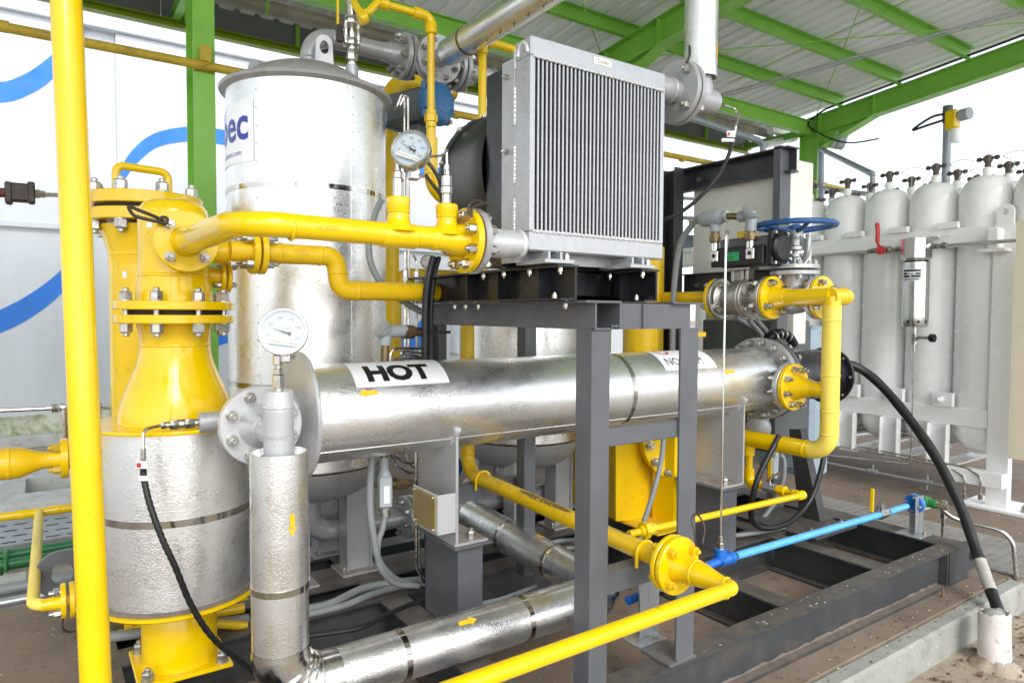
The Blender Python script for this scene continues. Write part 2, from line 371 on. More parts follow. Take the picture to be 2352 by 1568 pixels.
def ring_bolts(t, parent, c, axis, bcr, n, s, thick, m='zinc', start=0., both=True, stud=1.):
    """bolts round a flange whose two outer faces lie at c and c+axis*thick"""
    a, u, v = frame(axis); c = V(c)
    for i in range(n):
        q = start + 2 * math.pi * i / n; d = (u * math.cos(q) + v * math.sin(q)) * bcr
        t.inst('bolt', bolt_mesh(s, m, stud), mw(c + a * thick + d, a, random.random()), parent)
        if both: t.inst('bolt', bolt_mesh(s, m, stud), mw(c + d, -a, random.random()), parent)
def disc(c, axis, R, th, bore=0., ch=.003, seg=48):
    """flange plate from c along axis"""
    g = G(); g.lathe(c, axis, [(0, R - ch), (ch, R), (th - ch, R), (th, R - ch)], seg); return g
def weld(c, axis, r, wd=.006, seg=40):
    """lumpy weld bead round a pipe"""
    g = G(); a, u, v = frame(axis); c = V(c); rs = []
    ph = random.random() * 9
    for k, (t, h) in enumerate(((-1, -.0015), (-.6, .0018), (0, .003), (.6, .0018), (1, -.0015))):
        rs.append([c + a * (t * wd + .0008 * math.sin(9 * q + ph)) + (u * math.cos(q) + v * math.sin(q)) * (r + h + (.0008 * math.sin(13 * q + ph) if 0 < k < 4 else 0)) for q in (2 * math.pi * i / seg for i in range(seg))])
    g.rings(rs, False); return g
def band(c, axis, r, wd=.011, seg=64):
    g = G(); g.lathe(c, axis, [(-wd, r), (-wd, r + .0018), (wd, r + .0018), (wd, r)], seg, False); return g
FONT = None
def text_geo(s, size, bold=0., res=3, fn=None, maxlen=.03, align='LEFT'):
    """flat lettering -> mesh mapped by fn(x,y) -> world point"""
    c = bpy.data.curves.new('t', 'FONT'); c.body = s; c.size = size; c.offset = bold; c.resolution_u = res; c.align_x = align; c.fill_mode = 'FRONT'
    o = bpy.data.objects.new('t', c); col.objects.link(o); dg = bpy.context.evaluated_depsgraph_get(); dg.update()
    me = bpy.data.meshes.new_from_object(o.evaluated_get(dg)); bpy.data.objects.remove(o); bpy.data.curves.remove(c)
    bm = bmesh.new(); bm.from_mesh(me); bmesh.ops.triangulate(bm, faces=bm.faces)
    for _ in range(3):
        es = [e for e in bm.edges if e.calc_length() > maxlen]
        if not es: break
        bmesh.ops.subdivide_edges(bm, edges=es, cuts=1); bmesh.ops.triangulate(bm, faces=bm.faces)
    g = G(); bm.verts.ensure_lookup_table(); g.add([fn(v.co.x, v.co.y) for v in bm.verts], [tuple(v.index for v in f.verts) for f in bm.faces]); bm.free(); bpy.data.meshes.remove(me); return g
def patch(fn, x0, x1, y0, y1, nx=12, ny=12):
    g = G(); vs = [fn(x0 + (x1 - x0) * i / nx, y0 + (y1 - y0) * j / ny) for j in range(ny + 1) for i in range(nx + 1)]
    g.add(vs, [(j * (nx + 1) + i, j * (nx + 1) + i + 1, (j + 1) * (nx + 1) + i + 1, (j + 1) * (nx + 1) + i) for j in range(ny) for i in range(nx)]); return g
def arrow_poly(fn, L, wd, flip=1):
    """block arrow along +x * flip, centred"""
    pts = [(-L / 2, -wd * .25), (L * .12, -wd * .25), (L * .12, -wd * .5), (L / 2, 0), (L * .12, wd * .5), (L * .12, wd * .25), (-L / 2, wd * .25)]
    g = G(); g.add([fn(x * flip, y) for x, y in pts], [(0, 1, 5, 6), (2, 3, 4), (1, 2, 4, 5)]); return g
def cylmap(o, axis, r, up, lift=.0012):
    """map (x along axis, y round the surface from direction 'up') onto a cylinder"""
    a = V(axis).normalized(); o = V(o); up = V(up); up = (up - a * up.dot(a)).normalized(); sdv = a.cross(up)
    def fn(x, y, o=o, a=a):
        q = y / r; return o + a * x + (up * math.cos(q) + sdv * math.sin(q)) * (r + lift)
    return fn
def plane(o, ux, uy): o = V(o); ux = V(ux).normalized(); uy = V(uy).normalized(); return lambda x, y: o + ux * x + uy * y
X = Vector((1, 0, 0)); Y = Vector((0, 1, 0)); Z = Vector((0, 0, 1))
# ------------------------------------------------------------------ ground and floor slabs
g = G(); n = 60
def gz(x, y):
    return -.16
vs = []; xs = [-120, -40, -15, -6] + [-3 + i * .25 for i in range(57)] + [15, 25, 60, 150]; ys = [-60, -20, -6, -2] + [-.6 + i * .12 for i in range(20)] + [2.5, 4.3, 8, 14, 30, 80, 160]
for y in ys:
    for x in xs:
        h = 0
        if 2.9 < x < 7 and 0 < y < 1.44: h = random.uniform(-.012, .016)
        vs.append((x, y, -.16 + h))
nx = len(xs); g.add(vs, [(j * nx + i, j * nx + i + 1, (j + 1) * nx + i + 1, (j + 1) * nx + i) for j in range(len(ys) - 1) for i in range(nx - 1)])
ground = single('ground', g, 'soil', kind='structure', ang=180)
def slab(lo, hi, mt='plinth_top', name='floor_slab', kind='structure'):
    g = G(); g.box(lo, hi, .012); return single(name, g, mt, kind=kind, base=((lo[0] + hi[0]) / 2, (lo[1] + hi[1]) / 2, lo[2]))
slab((-3.2, 1.56, -.3), (4.55, 4.22, -.001))
slab((4.55, 1.55, -.3), (13, 9.0, -.001))
slab((2.6, 4.22, -.3), (4.55, 9.0, -.001))
slab((-3.2, 1.475, -.3), (4.55, 1.56, 0.0), 'plinth_edge', 'plinth_kerb')
for lo, hi in (((13.02, -40, -.3), (90, 60, -.004)), ((-60, -40, -.3), (13, -2.4, -.10)), ((-60, -2.38, -.3), (-3.25, 10.1, -.10))):  # unseen pale yard slabs, added to bounce light up under the roof
    slab(lo, hi, 'yard_bounce', 'yard_bounce_slab')
# anchor stub and litter on the plinth
p = P(2165, 1370, z=0)
g = G(); g.cyl(p, p + Z * .05, .006, seg=10); g.lathe(p, Z, [(0, .011), (.006, .011)], 6); single('anchor_stub', g, 'rusty', 'rusty threaded anchor stub on the brown plinth beside the skid beam', 'anchor bolt', base=p)
g = G()
for k in range(420):
    if k % 3: c = V(random.uniform(-.6, 4.4), random.uniform(1.5, 4.1), .0)
    else: c = V(random.uniform(1.2, 4.4), random.uniform(1.5, 1.66), .0)
    s = random.uniform(.002, .008); R = Matrix.Rotation(random.uniform(0, 6), 3, 'Z') @ Matrix.Rotation(random.uniform(-.5, .5), 3, 'X'); g.obox(c + Z * s * .3, (s * random.uniform(1, 2.4), s, .0015), R, 0)
for k in range(500):
    c = V(random.uniform(3.0, 5.4), random.uniform(.35, 1.46), -.152); s = random.uniform(.004, .016); R = Matrix.Rotation(random.uniform(0, 6), 3, 'Z') @ Matrix.Rotation(random.uniform(-.6, .6), 3, 'X'); g.obox(c, (s * 1.5, s, s * .5), R, 0)
single('leaf_litter', g, 'leaf_litter', kind='stuff')
g = G()
for k in range(90):
    c = V(random.uniform(1.6, 4.35), random.uniform(1.5, 1.64), .0006) if k % 2 else V(random.uniform(-.8, .1), random.uniform(2.3, 4.0), .0006)
    if random.random() < .4: c = V(random.uniform(1.9, 4.2), random.uniform(1.70, 1.78), .2012)
    s = random.uniform(.003, .011); n_ = 7; g.add([c + V(s * math.cos(t) * random.uniform(.4, 1), s * .6 * math.sin(t) * random.uniform(.4, 1), 0) for t in (6.28 * i / n_ for i in range(n_))], [tuple(range(n_))])
single('paint_spots', g, 'chip_white', kind='stuff')
# pavers left of the plinth
pm = {}
for k in range(4):
    gg = G(); gg.box((-.118, -.118, -.03), (.118, .118, random.uniform(-.002, .003)), .006); pm[k] = make_mesh('paver', gg, 'paver')
def pavers(x0, x1, y0, y1, z):
    nx = int((x1 - x0) / .25); ny = int((y1 - y0) / .25)
    for j in range(ny):
        for i in range(nx):
            o = bpy.data.objects.new('paver', pm[random.randrange(4)]); col.objects.link(o); o.parent = ground
            o.location = (x0 + .125 + i * .25 + (.12 if j % 2 else 0), y0 + .125 + j * .25, z + random.uniform(-.004, .004)); o.rotation_euler = (random.uniform(-.015, .015), random.uniform(-.015, .015), random.uniform(-.02, .02))
pavers(-1.1, 1.2, 4.3, 5.75, -.128); pavers(-1.3, 1.2, 8.25, 9.8, -.128)
# concrete kerb with an open trench, slotted drain cover
g = G(); g.box((-4, 6.62, -.3), (2.2, 6.98, -.02)); g.box((-4, 7.62, -.3), (2.2, 8.2, -.02)); g.box((-4, 6.98, -.3), (-.14, 7.62, -.02)); g.box((-4, 6.98, -.3), (2.2, 7.62, -.155), 0)
single('drain_kerb', g, 'concrete_pale', kind='structure')
t = Thing('drain_channel', 'slotted galvanised drain cover lying between pale kerb and pavers', 'drain cover', (-1, 6.2, -.15))
g = G(); g.box((-3, 5.84, -.152), (2.2, 6.6, -.135), 0)
for y_ in (5.80, 6.60): g.box((-3, y_, -.15), (2.2, y_ + .03, -.112))
t.part('cover', g, 'galv')
g = G()
for r_ in range(4):
    for k in range(34):
        x = -2.6 + k * .13 + (.06 if r_ % 2 else 0); g.box((x, 5.94 + r_ * .16, -.1345), (x + .085, 5.965 + r_ * .16, -.1335), 0)
t.part('slot', g, 'gasket', stuff=True)
# ------------------------------------------------------------------ boundary wall with painted arcs
W = Thing('boundary_wall', 'tall bluish white wall with blue painted arcs behind the plant', 'wall', (2, 10.3, -.16))
g = G(); g.box((-6, 10.3, -.16), (.50, 10.5, 5.16), .01); W.part('wall_panel', g, 'white_wall')
g = G(); g.box((.50, 10.38, -.16), (.86, 10.6, 5.22), .01); W.part('pilaster', g, 'white_wall')
g = G(); g.box((.86, 10.3, -.16), (9.2, 10.5, 5.10), .01); W.part('wall_panel', g, 'white_wall')
g = G(); g.box((-6, 10.24, 2.52), (.52, 10.3, 2.60), .01); g.box((2.0, 10.24, 2.52), (9.2, 10.3, 2.60), .01); W.part('ledge', g, 'white_wall')
g = G(); g.box((-6, 10.22, 5.1), (9.3, 10.62, 5.24), .01); W.part('coping', g, 'white_wall')
g = G(); g.box((-6, 10.12, -.16), (9.2, 10.3, -.02), .01); W.part('footing', g, 'concrete_pale')
g = G(); g.box((-6, 10.296, -.02), (9.2, 10.3, .22), 0); W.part('mossy_base', g, 'moss_wall')
def arc_strip(pts, y=10.294):
    g = G(); ps = smoothpath([(a, b, c) for a, b, c in pts], 8); vs = []
    for i, q in enumerate(ps):
        d = (ps[min(i + 1, len(ps) - 1)] - ps[max(i - 1, 0)]); nrm = V(-d.y, d.x, 0).normalized()
        for s in (-1, 1):
            vs.append(P(q.x + nrm.x * q.z * s / 2, q.y + nrm.y * q.z * s / 2, y=y))
    g.add(vs, [(2 * i, 2 * i + 1, 2 * i + 3, 2 * i + 2) for i in range(len(ps) - 1)]); return g
for a in ([(-160, 150, 50), (-90, 195, 50), (0, 212, 48), (60, 195, 47), (110, 162, 44), (150, 120, 34), (178, 80, 16), (193, 55, 5)],
          [(-150, 770, 46), (-60, 758, 48), (0, 738, 50), (60, 708, 48), (120, 665, 42), (165, 615, 30), (195, 560, 14), (205, 525, 3)],
          [(266, 444, 4), (280, 405, 18), (310, 360, 28), (355, 324, 32), (420, 309, 34), (480, 311, 34), (540, 322, 34), (600, 350, 34)],
          [(440, 800, 30), (520, 768, 38), (600, 740, 44), (700, 700, 44)],
          [(880, 840, 30), (930, 800, 44), (965, 768, 44), (1010, 722, 40), (1060, 690, 36)],
          [(930, 395, 24), (970, 392, 26), (1010, 400, 28), (1080, 420, 30)]):
    W.part('painted_arc', arc_strip(a), 'blue_arc')
# ------------------------------------------------------------------ the open shed
S = Thing('open_shed', 'open green steel shed with corrugated metal roof over the plant', 'shed', (1.09, 6, -.16))
COLX = [-3.17, 1.09, 5.35, 9.6]
rz = lambda y: 4.45 + .108 * (6 - y)       # top of rafters
YF = -2.2
for x in COLX:
    g = G(); prof = I_prof(.30, .16, .008, .011); prof = [(a, b - .15) for a, b in prof]
    # web runs along y
    g.rings([[V(x + a, 6 + b, z) for a, b in prof] for z in (-.16, rz(6) - .02)]); c = S.part('column', g, 'green_paint')
    S.part('base_plate', (lambda g: g.box((x - .16, 5.8, -.16), (x + .16, 6.2, -.135)))(G()), 'green_paint', c)
    g = G(); a = V(x, 6.15, rz(6.15)); b = V(x, YF, rz(YF)); pr = [(q[0], q[1] - .28) for q in I_prof(.28, .17, .008, .011)]; g.beam(a, b, pr); S.part('rafter', g, 'green_paint')
    g = G(); z0 = rz(5.85) - .28; g.prism([(x - .004, 5.85, z0), (x - .004, 5.85, z0 - .22), (x - .004, 5.05, rz(5.05) - .28)], (.008, 0, 0)); d = V(0, 5.05, rz(5.05) - .28) - V(0, 5.85, z0 - .22); R = Matrix.Rotation(math.atan2(d.z, d.y) , 3, 'X')
    g.obox(V(x, 5.45, (z0 - .22 + rz(5.05) - .28) / 2), (.17, d.length, .01), R, 0)
    g.box((x - .08, 5.04, rz(5.05) - .27), (x + .08, 5.05, rz(5.05) - .01), 0); g.box((x - .08, 5.84, z0), (x + .08, 5.85, rz(5.85) - .01), 0); S.part('haunch', g, 'green_paint')
for y in [5.54 - .82 * k for k in range(10)]:
    g = G(); g.beam((-3.4, y, rz(y) + .004), (9.62, y, rz(y) + .004), C_prof(.15, .06, .004)); S.part('purlin', g, 'green_paint')
g = G(); g.beam((-3.2, 5.98, 4.19), (9.52, 5.98, 4.19), I_prof(.20, .10)); S.part('eave_strut', g, 'green_paint')
g = G(); g.beam((-3.4, 7.2, 4.15), (9.7, 7.2, 4.15), C_prof(.075, .09, .006)); S.part('fascia_rail', g, 'green_olive')
for x in [-3.1 + 2.13 * k / 2 for k in range(13)]:
    g = G(); g.box((x, 7.17, 4.23), (x + .035, 7.215, 4.46), 0); S.part('fascia_post', g, 'green_paint')
for k in range(6):
    g = G(); g.box((-3.4 + k * 2.19, 7.23, 4.2), (-3.4 + k * 2.19 + 2.185, 7.25, 4.50), 0); S.part('fascia_panel', g, 'fascia')
for x in [COLX[0]] + COLX[1:]:
    g = G(); g.beam((x, 6.1, 4.22), (x, 7.2, 4.22), I_prof(.10, .07)); S.part('outrigger', g, 'green_paint')
g = G(); g.cyl((-3.4, 6.78, 4.40), (9.7, 6.78, 4.40), .065, seg=20); gt = S.part('gutter', g, 'gutter')
for k in range(16):
    g = G(); g.lathe((-3 + .8 * k, 6.78, 4.40), X, [(0, .067), (0, .07), (.03, .07), (.03, .067)], 20, False); S.part('strap', g, 'green_paint', gt)
# corrugated sheets, ribs running up the slope
for k in range(17):
    x0 = -3.5 + k * .78; g = G(); rows = []
    xs_ = []
    for r_ in range(4):
        b_ = x0 + r_ * .197
        xs_ += [(b_, .0), (b_ + .045, .0), (b_ + .062, .032), (b_ + .10, .032), (b_ + .117, .0)]
    xs_.append((x0 + .795, .0))
    seg = [7.62 - .82 * i for i in range(13)]
    vs = [(a, y, rz(y) + .157 + h + .0016 * (k % 2) + random.uniform(-.0015, .0015)) for y in seg for a, h in xs_]; nn = len(xs_)
    g.add(vs, [(j * nn + i, j * nn + i + 1, (j + 1) * nn + i + 1, (j + 1) * nn + i) for j in range(len(seg) - 1) for i in range(nn - 1)]); S.part('roof_sheet', g, 'sheet_under', ang=20)
# sag rods and cross bracing under the sheets
g = G()
for (xa, ya), (xb, yb) in (((5.4, 5.9), (9.5, 2.6)), ((5.4, 2.6), (9.5, 5.9)), ((5.4, 2.6), (9.5, -.6)), ((5.4, -.6), (9.5, 2.6)), ((1.2, 5.9), (5.3, 2.6)), ((1.2, 2.6), (5.3, 5.9))):
    g = G(); g.cyl((xa, ya, rz(ya) - .06), (xb, yb, rz(yb) - .06), .007, seg=8); S.part('brace_rod', g, 'green_paint')
for x in (7.5, 3.2):
    g = G(); g.cyl((x, 5.9, rz(5.9) + .08), (x, YF, rz(YF) + .08), .006, seg=8); S.part('sag_rod', g, 'green_paint')
g = G(); q = smoothpath([P(1640, 225, y=4.9), P(1760, 195, y=4.2), P(1900, 165, y=3.7), P(2050, 118, y=3.2), P(2200, 70, y=2.8), P(2352, 20, y=2.4), P(2600, -70, y=1.8)], 4)
g = G(); g.cyl(P(1640, 222, y=5.2), P(2500, -20, y=2.2), .014, seg=10); g.cyl(P(1640, 229, y=5.2), P(2500, -12, y=2.2), .008, seg=8)
single('cable_conduit', g, 'galv', 'thin grey conduit run crossing under the corrugated roof', 'conduit', base=P(1640, 222, y=5.2))
g = G(); yb = 9.38
g.tube([(9.46, 6 - .02 + (-.16) - 3.2, rz(2.6) + .02), (9.46, 5.7, rz(5.7) + .02), (9.46, 5.95, rz(5.95) - .06)] , .016, 8)
g.tube(smoothpath([(9.46, 5.95, rz(5.95) - .06), (9.44, 5.93, 4.28), (9.45, 5.6, 4.05), (9.6, 5.38, 3.97), (9.8, 5.1, 4.0)], 6), .012, 8)
single('floodlight_cable', g, 'black_rubber', 'black cable drooping from the green rafter to the floodlight', 'cable', base=(9.46, 5.7, 4.4))
# yellow pipe along the wall line, clamped to the column
t = Thing('wall_gas_pipe', 'long dull yellow pipe clamped across the green column', 'pipe', (1.09, 5.80, 3.49))
g = G(); a = P(-120, 38, y=5.80); b = P(1900, 430, y=5.80); b = V(10.2, 5.8, a.z + .03); g.cyl(a, b, .034, seg=16); t.part('pipe', g, 'yellow_old')
g = G(); g.box((1.05, 5.755, 3.44), (1.13, 5.845, 3.56), .004); g.tube(route([(1.055, 5.85, 3.42), (1.055, 5.75, 3.40), (1.125, 5.75, 3.44), (1.125, 5.85, 3.47)], .01), .007, 8); g.box((1.01, 5.82, 3.38), (1.16, 5.85, 3.42)); t.part('clamp', g, 'yellow_old')
for x in (-.2, 3.3, 6.5):
    g = G(); g.lathe((x, 5.8, a.z + .005), X, [(0, .036), (.005, .04), (.055, .04), (.06, .036)], 16); t.part('coupling', g, 'yellow_old')
# railings of the raised gangway beyond
R_ = Thing('gangway_railing', 'blue grey pipe railing and frame seen between cooler and cabinet', 'railing', (8, 7.6, 3))
def rail(name, pts, r, m='rail_grey', seg=10):
    g = G(); g.tube(route(pts, r * 2.5, 4) if len(pts) > 2 else pts, r, seg); return R_.part(name, g, m)
yy = 5.6
rail('top_rail', [P(1430, 218, y=yy), P(1752, 326, y=yy), P(1752, 420, y=yy)], .04)
rail('rail', [P(1500, 396, y=yy), P(1790, 458, y=yy)], .04)
rail('post', [P(1644, 428, y=yy), P(1644, 700, y=yy)], .03)
for yv, r in ((455, .022), (500, .025), (570, .022)): rail('rail', [P(1400, yv - 8, y=yy), P(1800, yv + 12, y=yy)], r)
g = G(); a = P(1500, 598, y=yy); b = P(1800, 630, y=yy); g.beam(a, V(b.x, a.y, a.z), C_prof(.32, .1, .01)); R_.part('fascia_beam', g, 'box_blue')
rail('post', [P(1552, 470, y=yy), P(1552, 900, y=yy)], .04)
R2 = Thing('cylinder_bay_railing', 'grey tube frame standing behind the white gas cylinders', 'railing', (9.5, 5.4, 2.5))
def rail2(name, pts, r):
    g = G(); g.tube(pts, r, 10); return R2.part(name, g, 'rail_grey')
xx = 9.2
rail2('post', [P(1886, 345, x=xx), P(1886, 700, x=xx)], .045)
rail2('top_rail', [P(1886, 343, x=xx), P(2004, 400, x=xx - 1.6)], .035); rail2('post', [P(2004, 398, x=xx - 1.6), P(2004, 700, x=xx - 1.6)], .03); rail2('rail', [P(1886, 432, x=xx), P(2060, 455, x=xx - 1.6)], .03)
rail2('rail', [P(1860, 418, x=xx), P(1886, 432, x=xx)], .03)
# white pipe lamp bracket behind the cabinet
t = Thing('tube_lamp', 'white tube lamp in a pale bracket beside the green column', 'lamp', P(1795, 318, y=6.6))
g = G(); g.cyl(P(1758, 333, y=6.5), P(1818, 318, y=6.5), .055, seg=16); t.part('tube', g, 'lamp_glass')
g = G(); g.box(P(1762, 306, y=6.6), P(1830, 298, y=6.5) , .003); t.part('bracket', g, 'white_paint')
g = G(); g.cyl(P(1812, 320, y=6.5), P(1826, 316, y=6.5), .06, seg=16); t.part('end_cap', g, 'rail_grey')
# floodlight
fl = P(1925, 322, x=9.7)
t = Thing('floodlight', 'small grey floodlight hanging under the green rafter at the open side', 'floodlight', fl)
g = G(); Rf = Matrix.Rotation(.35, 3, 'X') @ Matrix.Rotation(-.5, 3, 'Z'); g.obox(fl, (.17, .26, .26), Rf, .04); t.part('housing', g, 'jbox')
g = G(); g.obox(fl + Rf @ V(-.09, 0, 0), (.012, .22, .22), Rf, .02); t.part('lens', g, 'lamp_glass')
g = G(); g.tube(route([fl + V(0, .11, .02), fl + V(.02, .16, .2), fl + V(.02, .06, .22), fl + V(0, -.09, .06)], .03), .01, 8); t.part('bracket', g, 'rail_grey')
# ------------------------------------------------------------------ skid frame
K = Thing('skid_frame', 'dusty dark grey steel beam skid carrying the vessels and pipework', 'skid', (2, 2.9, 0))
ib = lambda x: [(q[0], q[1]) for q in I_prof(.2, x, .007, .010)]
def lbeam(y0, y1, x0, x1, name='beam', top=.2, off=0):
    g = G(); w_ = abs(y1 - y0); g.beam((x0, (y0 + y1) / 2, off), (x1, (y0 + y1) / 2, off), I_prof(top - off, w_, .007, .010)); return K.part(name, g, 'skid_paint')
def cbeam(x0, x1, y0, y1, top=.1985):
    g = G(); g.beam(((x0 + x1) / 2, y0, .0015), ((x0 + x1) / 2, y1, .0015), I_prof(top - .0015, x1 - x0, .007, .010)); return K.part('cross_beam', g, 'skid_paint')
lbeam(1.69, 1.79, .12, 4.36); lbeam(2.845, 2.985, .12, 2.7); lbeam(2.40, 2.56, 2.7, 4.36); lbeam(3.10, 3.36, .12, 4.36); lbeam(3.50, 3.63, .12, 4.36); lbeam(4.0, 4.1, .12, 4.36)
for x0, x1 in ((.122, .22), (1.24, 1.37), (2.70, 2.815), (3.505, 3.61)):
    cbeam(x0, x1, 1.795, 4.0 if x0 < 2.6 else 2.40)
    if x0 > 2.6: cbeam(x0, x1, 2.56, 4.0)
cbeam(4.20, 4.36, 1.795, 4.0)
g = G()
n_ = 90; vs = []
for i in range(n_ + 1):
    x = .14 + (4.08 - .14) * i / n_; vs += [(x, 1.692 + random.uniform(0, .004), .0108), (x, 1.734, .0108), (x, 1.7355, .0108 + random.uniform(.004, .016))]
g.add(vs, [(3 * i + k, 3 * i + 3 + k, 3 * i + 4 + k, 3 * i + 1 + k) for i in range(n_) for k in (0, 1)]); K.part('dust_strip', g, 'dust')
# stiffeners on the front beam and lifting lug at the end
g = G()
for x in (4.10,): g.box((x, 1.693, .011), (x + .012, 1.735, .189), 0)
g.box((4.13, 1.693, .011), (4.36, 1.74, .189), .002); K.part('stiffener', g, 'skid_paint')
def lug(cx, y, z, sx, ro=.1, ri=.045, th=.02, ax='y'):
    """rounded lug plate with a hole, growing in direction sx"""
    k = 24; out = []; hole = []
    for i in range(k):
        t_ = 2 * math.pi * i / k; hole.append(V(cx + ri * .75 * math.cos(t_), y, z + ri * math.sin(t_)))
        a_, b_ = math.cos(t_), math.sin(t_)
        if a_ * sx > 0: out.append(V(cx + ro * a_, y, z + ro * b_))
        else: out.append(V(cx + ro * max(-2.2, min(2.2, a_ * 2.0)), y, z + ro * max(-1, min(1, b_ * 1.25))))
    g = G(); g.plate_hole(out, hole, (0, th, 0)); return g
K.part('lifting_lug', lug(4.47, 1.72, .10, 1, .085, .04, .025), 'skid_paint')
lp = P(143, 1318, y=3.95); K.part('lifting_lug', lug(lp.x, 3.95, lp.z, -1, .115, .062, .03), 'grey_paint')
# ------------------------------------------------------------------ table frame under the cooler
T = Thing('cooler_stand', 'dark grey steel post and beam stand under the finned cooler', 'stand', (1.7, 2.2, .2))
def tp(name, lo, hi, ch=.003):
    g = G(); g.box(lo, hi, ch); return T.part(name, g, 'grey_paint')
tp('post', (1.492, 1.698, .2), (1.574, 1.782, 1.452))
pxa, pxb = P(1562, 860, y=1.70).x, P(1602, 860, y=1.70).x
g = G(); g.box((pxa, 1.698, .212), (pxb, 1.708, 1.452), .001); g.box((pxb - .008, 1.708, .212), (pxb, 1.76, 1.452), 0); T.part('post', g, 'grey_paint')
bx0, bx1 = 1.475, 1.585
p975 = P(990, 900, y=2.72)
g = G(); g.beam((p975.x, 2.72, .2), (p975.x, 2.72, 1.452), L_prof(.075, .075, .008, -1, 1), up=(1, 0, 0)); g.box((p975.x - .03, 2.70, .2), (p975.x + .04, 2.71, 1.452), 0); lp_ = T.part('post', g, 'dark_frame')
tp('post', (1.94, 2.70, .2), (2.01, 2.77, 1.452)); tp('post', (2.35, 2.70, .2), (2.42, 2.77, 1.452))
# channel running back from the front post, seen with its underside lip
g = G(); g.beam((1.492, 1.685, 1.45), (1.492, 2.82, 1.45), [(x, z) for x, z in ((0, .0), (.008, .0), (.008, .087), (.10, .087), (.10, .095), (-.045, .095), (-.045, .088), (0, .088))]); T.part('channel_beam', g, 'grey_paint')
g = G(); g.box((1.445, 1.675, 1.5375), (1.60, 2.83, 1.5455), .001); T.part('top_flange', g, 'grey_paint')
g = G(); g.box((1.600, 1.683, 1.452), (1.608, 1.80, 1.545), 0); T.part('end_plate', g, 'grey_paint')
g = G(); g.beam((1.608, 1.70, 1.45), (1.97, 1.70, 1.45), C_prof(.088, .06, .007, -1)); T.part('front_beam', g, 'grey_paint')
g = G(); g.box((1.72, 1.69, 1.452), (1.728, 1.76, 1.536)); T.part('stiffener', g, 'grey_paint')
g = G(); g.box((1.86, 1.68, 1.5385), (2.03, 2.6, 1.5455), .001); T.part('top_flange', g, 'grey_paint')
tp('brace', (1.574, 1.71, 1.050), (pxb - .009, 1.765, 1.113)); 
def bead(a, b, r=.0035):
    a = V(a); b = V(b); n = max(6, int((b - a).length / .004)); g = G(); g.tube([a + (b - a) * i / n for i in range(n + 1)], [r * (1 + .3 * math.sin(i * 1.9)) for i in range(n + 1)], 8); T.part('weld_bead', g, 'grey_paint')
for z_ in (1.050, 1.113): bead((1.5755, 1.708, z_), (1.5755, 1.762, z_))
bead((1.576, 1.709, 1.05), (1.576, 1.709, 1.113)); bead((pxb - .052, 1.7075, 1.05), (pxb - .052, 1.7075, 1.113)); bead((1.492, 1.697, 1.4505), (1.574, 1.697, 1.4505), .005); bead((1.574, 1.697, 1.46), (1.60, 1.684, 1.46), .005)
bead((pxa, 1.697, .214), (pxb, 1.697, .214), .005); bead((1.728, 1.692, 1.456), (1.728, 1.692, 1.536))
# lower channel with flat top carrying the return pipe
q0 = P(1400, 1290, y=1.70); zt = .612
g = G(); g.beam((1.574, 1.715, zt - .075), (pxb - .009, 1.715, zt - .075), C_prof(.075, .06, .006, -1)); T.part('lower_beam', g, 'grey_paint')
g = G(); g.box((pxa - .04, 1.692, .2003), (pxb + .012, 1.84, .212), .002); T.part('base_plate', g, 'grey_paint')
# back carrier beam for the return pipe (angle)
g = G(); g.beam((1.40, 2.80, .60), (2.05, 2.80, .60), C_prof(.075, .06, .006, -1)); T.part('rear_beam', g, 'grey_paint')
for px in (1049, 1067, 1083, 1243 + 0):
    pass
for i, (yy_) in enumerate((2.55, 2.46, 2.36, 1.80)):
    g = None; T.inst('bolt', bolt_mesh(.016), mw((1.462, yy_, 1.5372), (0, 0, -1)))
    T.inst('bolt', bolt_mesh(.014), mw((1.462, yy_, 1.5458), (0, 0, 1)))
# ------------------------------------------------------------------ exchanger supports
def pedestal(web_x, pl_x0, pl_x1, c0, c1, label, plate=False):
    t = Thing('exchanger_support', label, 'support', ((c0 + c1) / 2, 2.5, .2), 'supports under the insulated exchanger')
    g = G(); g.box((c0, 2.36, .2), (c1, 2.65, .558), .003); t.part('column', g, 'grey_paint')
    g = G(); g.box((min(pl_x0, pl_x1) - .01, 2.325, .558), (max(pl_x0, pl_x1) + .012, 2.67, .568), .002); t.part('cap_plate', g, 'grey_paint')
    g = G(); g.box((pl_x0, 2.338, .5683), (pl_x1, 2.66, .580), .002); pl = t.part('base_plate', g, 'silver_dusty')
    # web plate cut to the shell
    n_ = 16; w_ = .162; top = []
    for i in range(n_ + 1):
        yv = -w_ + 2 * w_ * i / n_; top.append(V(web_x, 2.5 + yv, 1.125 - math.sqrt(max(.187 ** 2 - yv ** 2, 0))))
    g = G(); g.prism([V(web_x, 2.5 - w_, .5805)] + top + [V(web_x, 2.5 + w_, .5805)], (.012, 0, 0)); t.part('saddle', g, 'silver_paint')
    e = V(web_x + .006, 2.335, 1.02)
    g = G(); g.tube(smoothpath([V(web_x + .006, 2.5 + .188 * math.sin(a_), 1.125 - .188 * math.cos(a_)) for a_ in (-1.12, -.9, -.6, -.3, 0, .3)], 4), [.013 + .002 * math.sin(k * 1.3) - .0003 * k for k in range(21)], 10); t.part('sealant', g, 'silver_bright')
    for yy_ in (2.38, 2.6): t.inst('bolt', bolt_mesh(.032), mw(((pl_x0 + pl_x1) / 2 + .02 * (1 if web_x < 2 else -1), yy_, .58), (0, 0, 1)))
    return t
s1 = pedestal(1.345, 1.343, 1.50, 1.37, 1.488, 'grey pedestal under the near end of the exchanger, with brass nameplate')
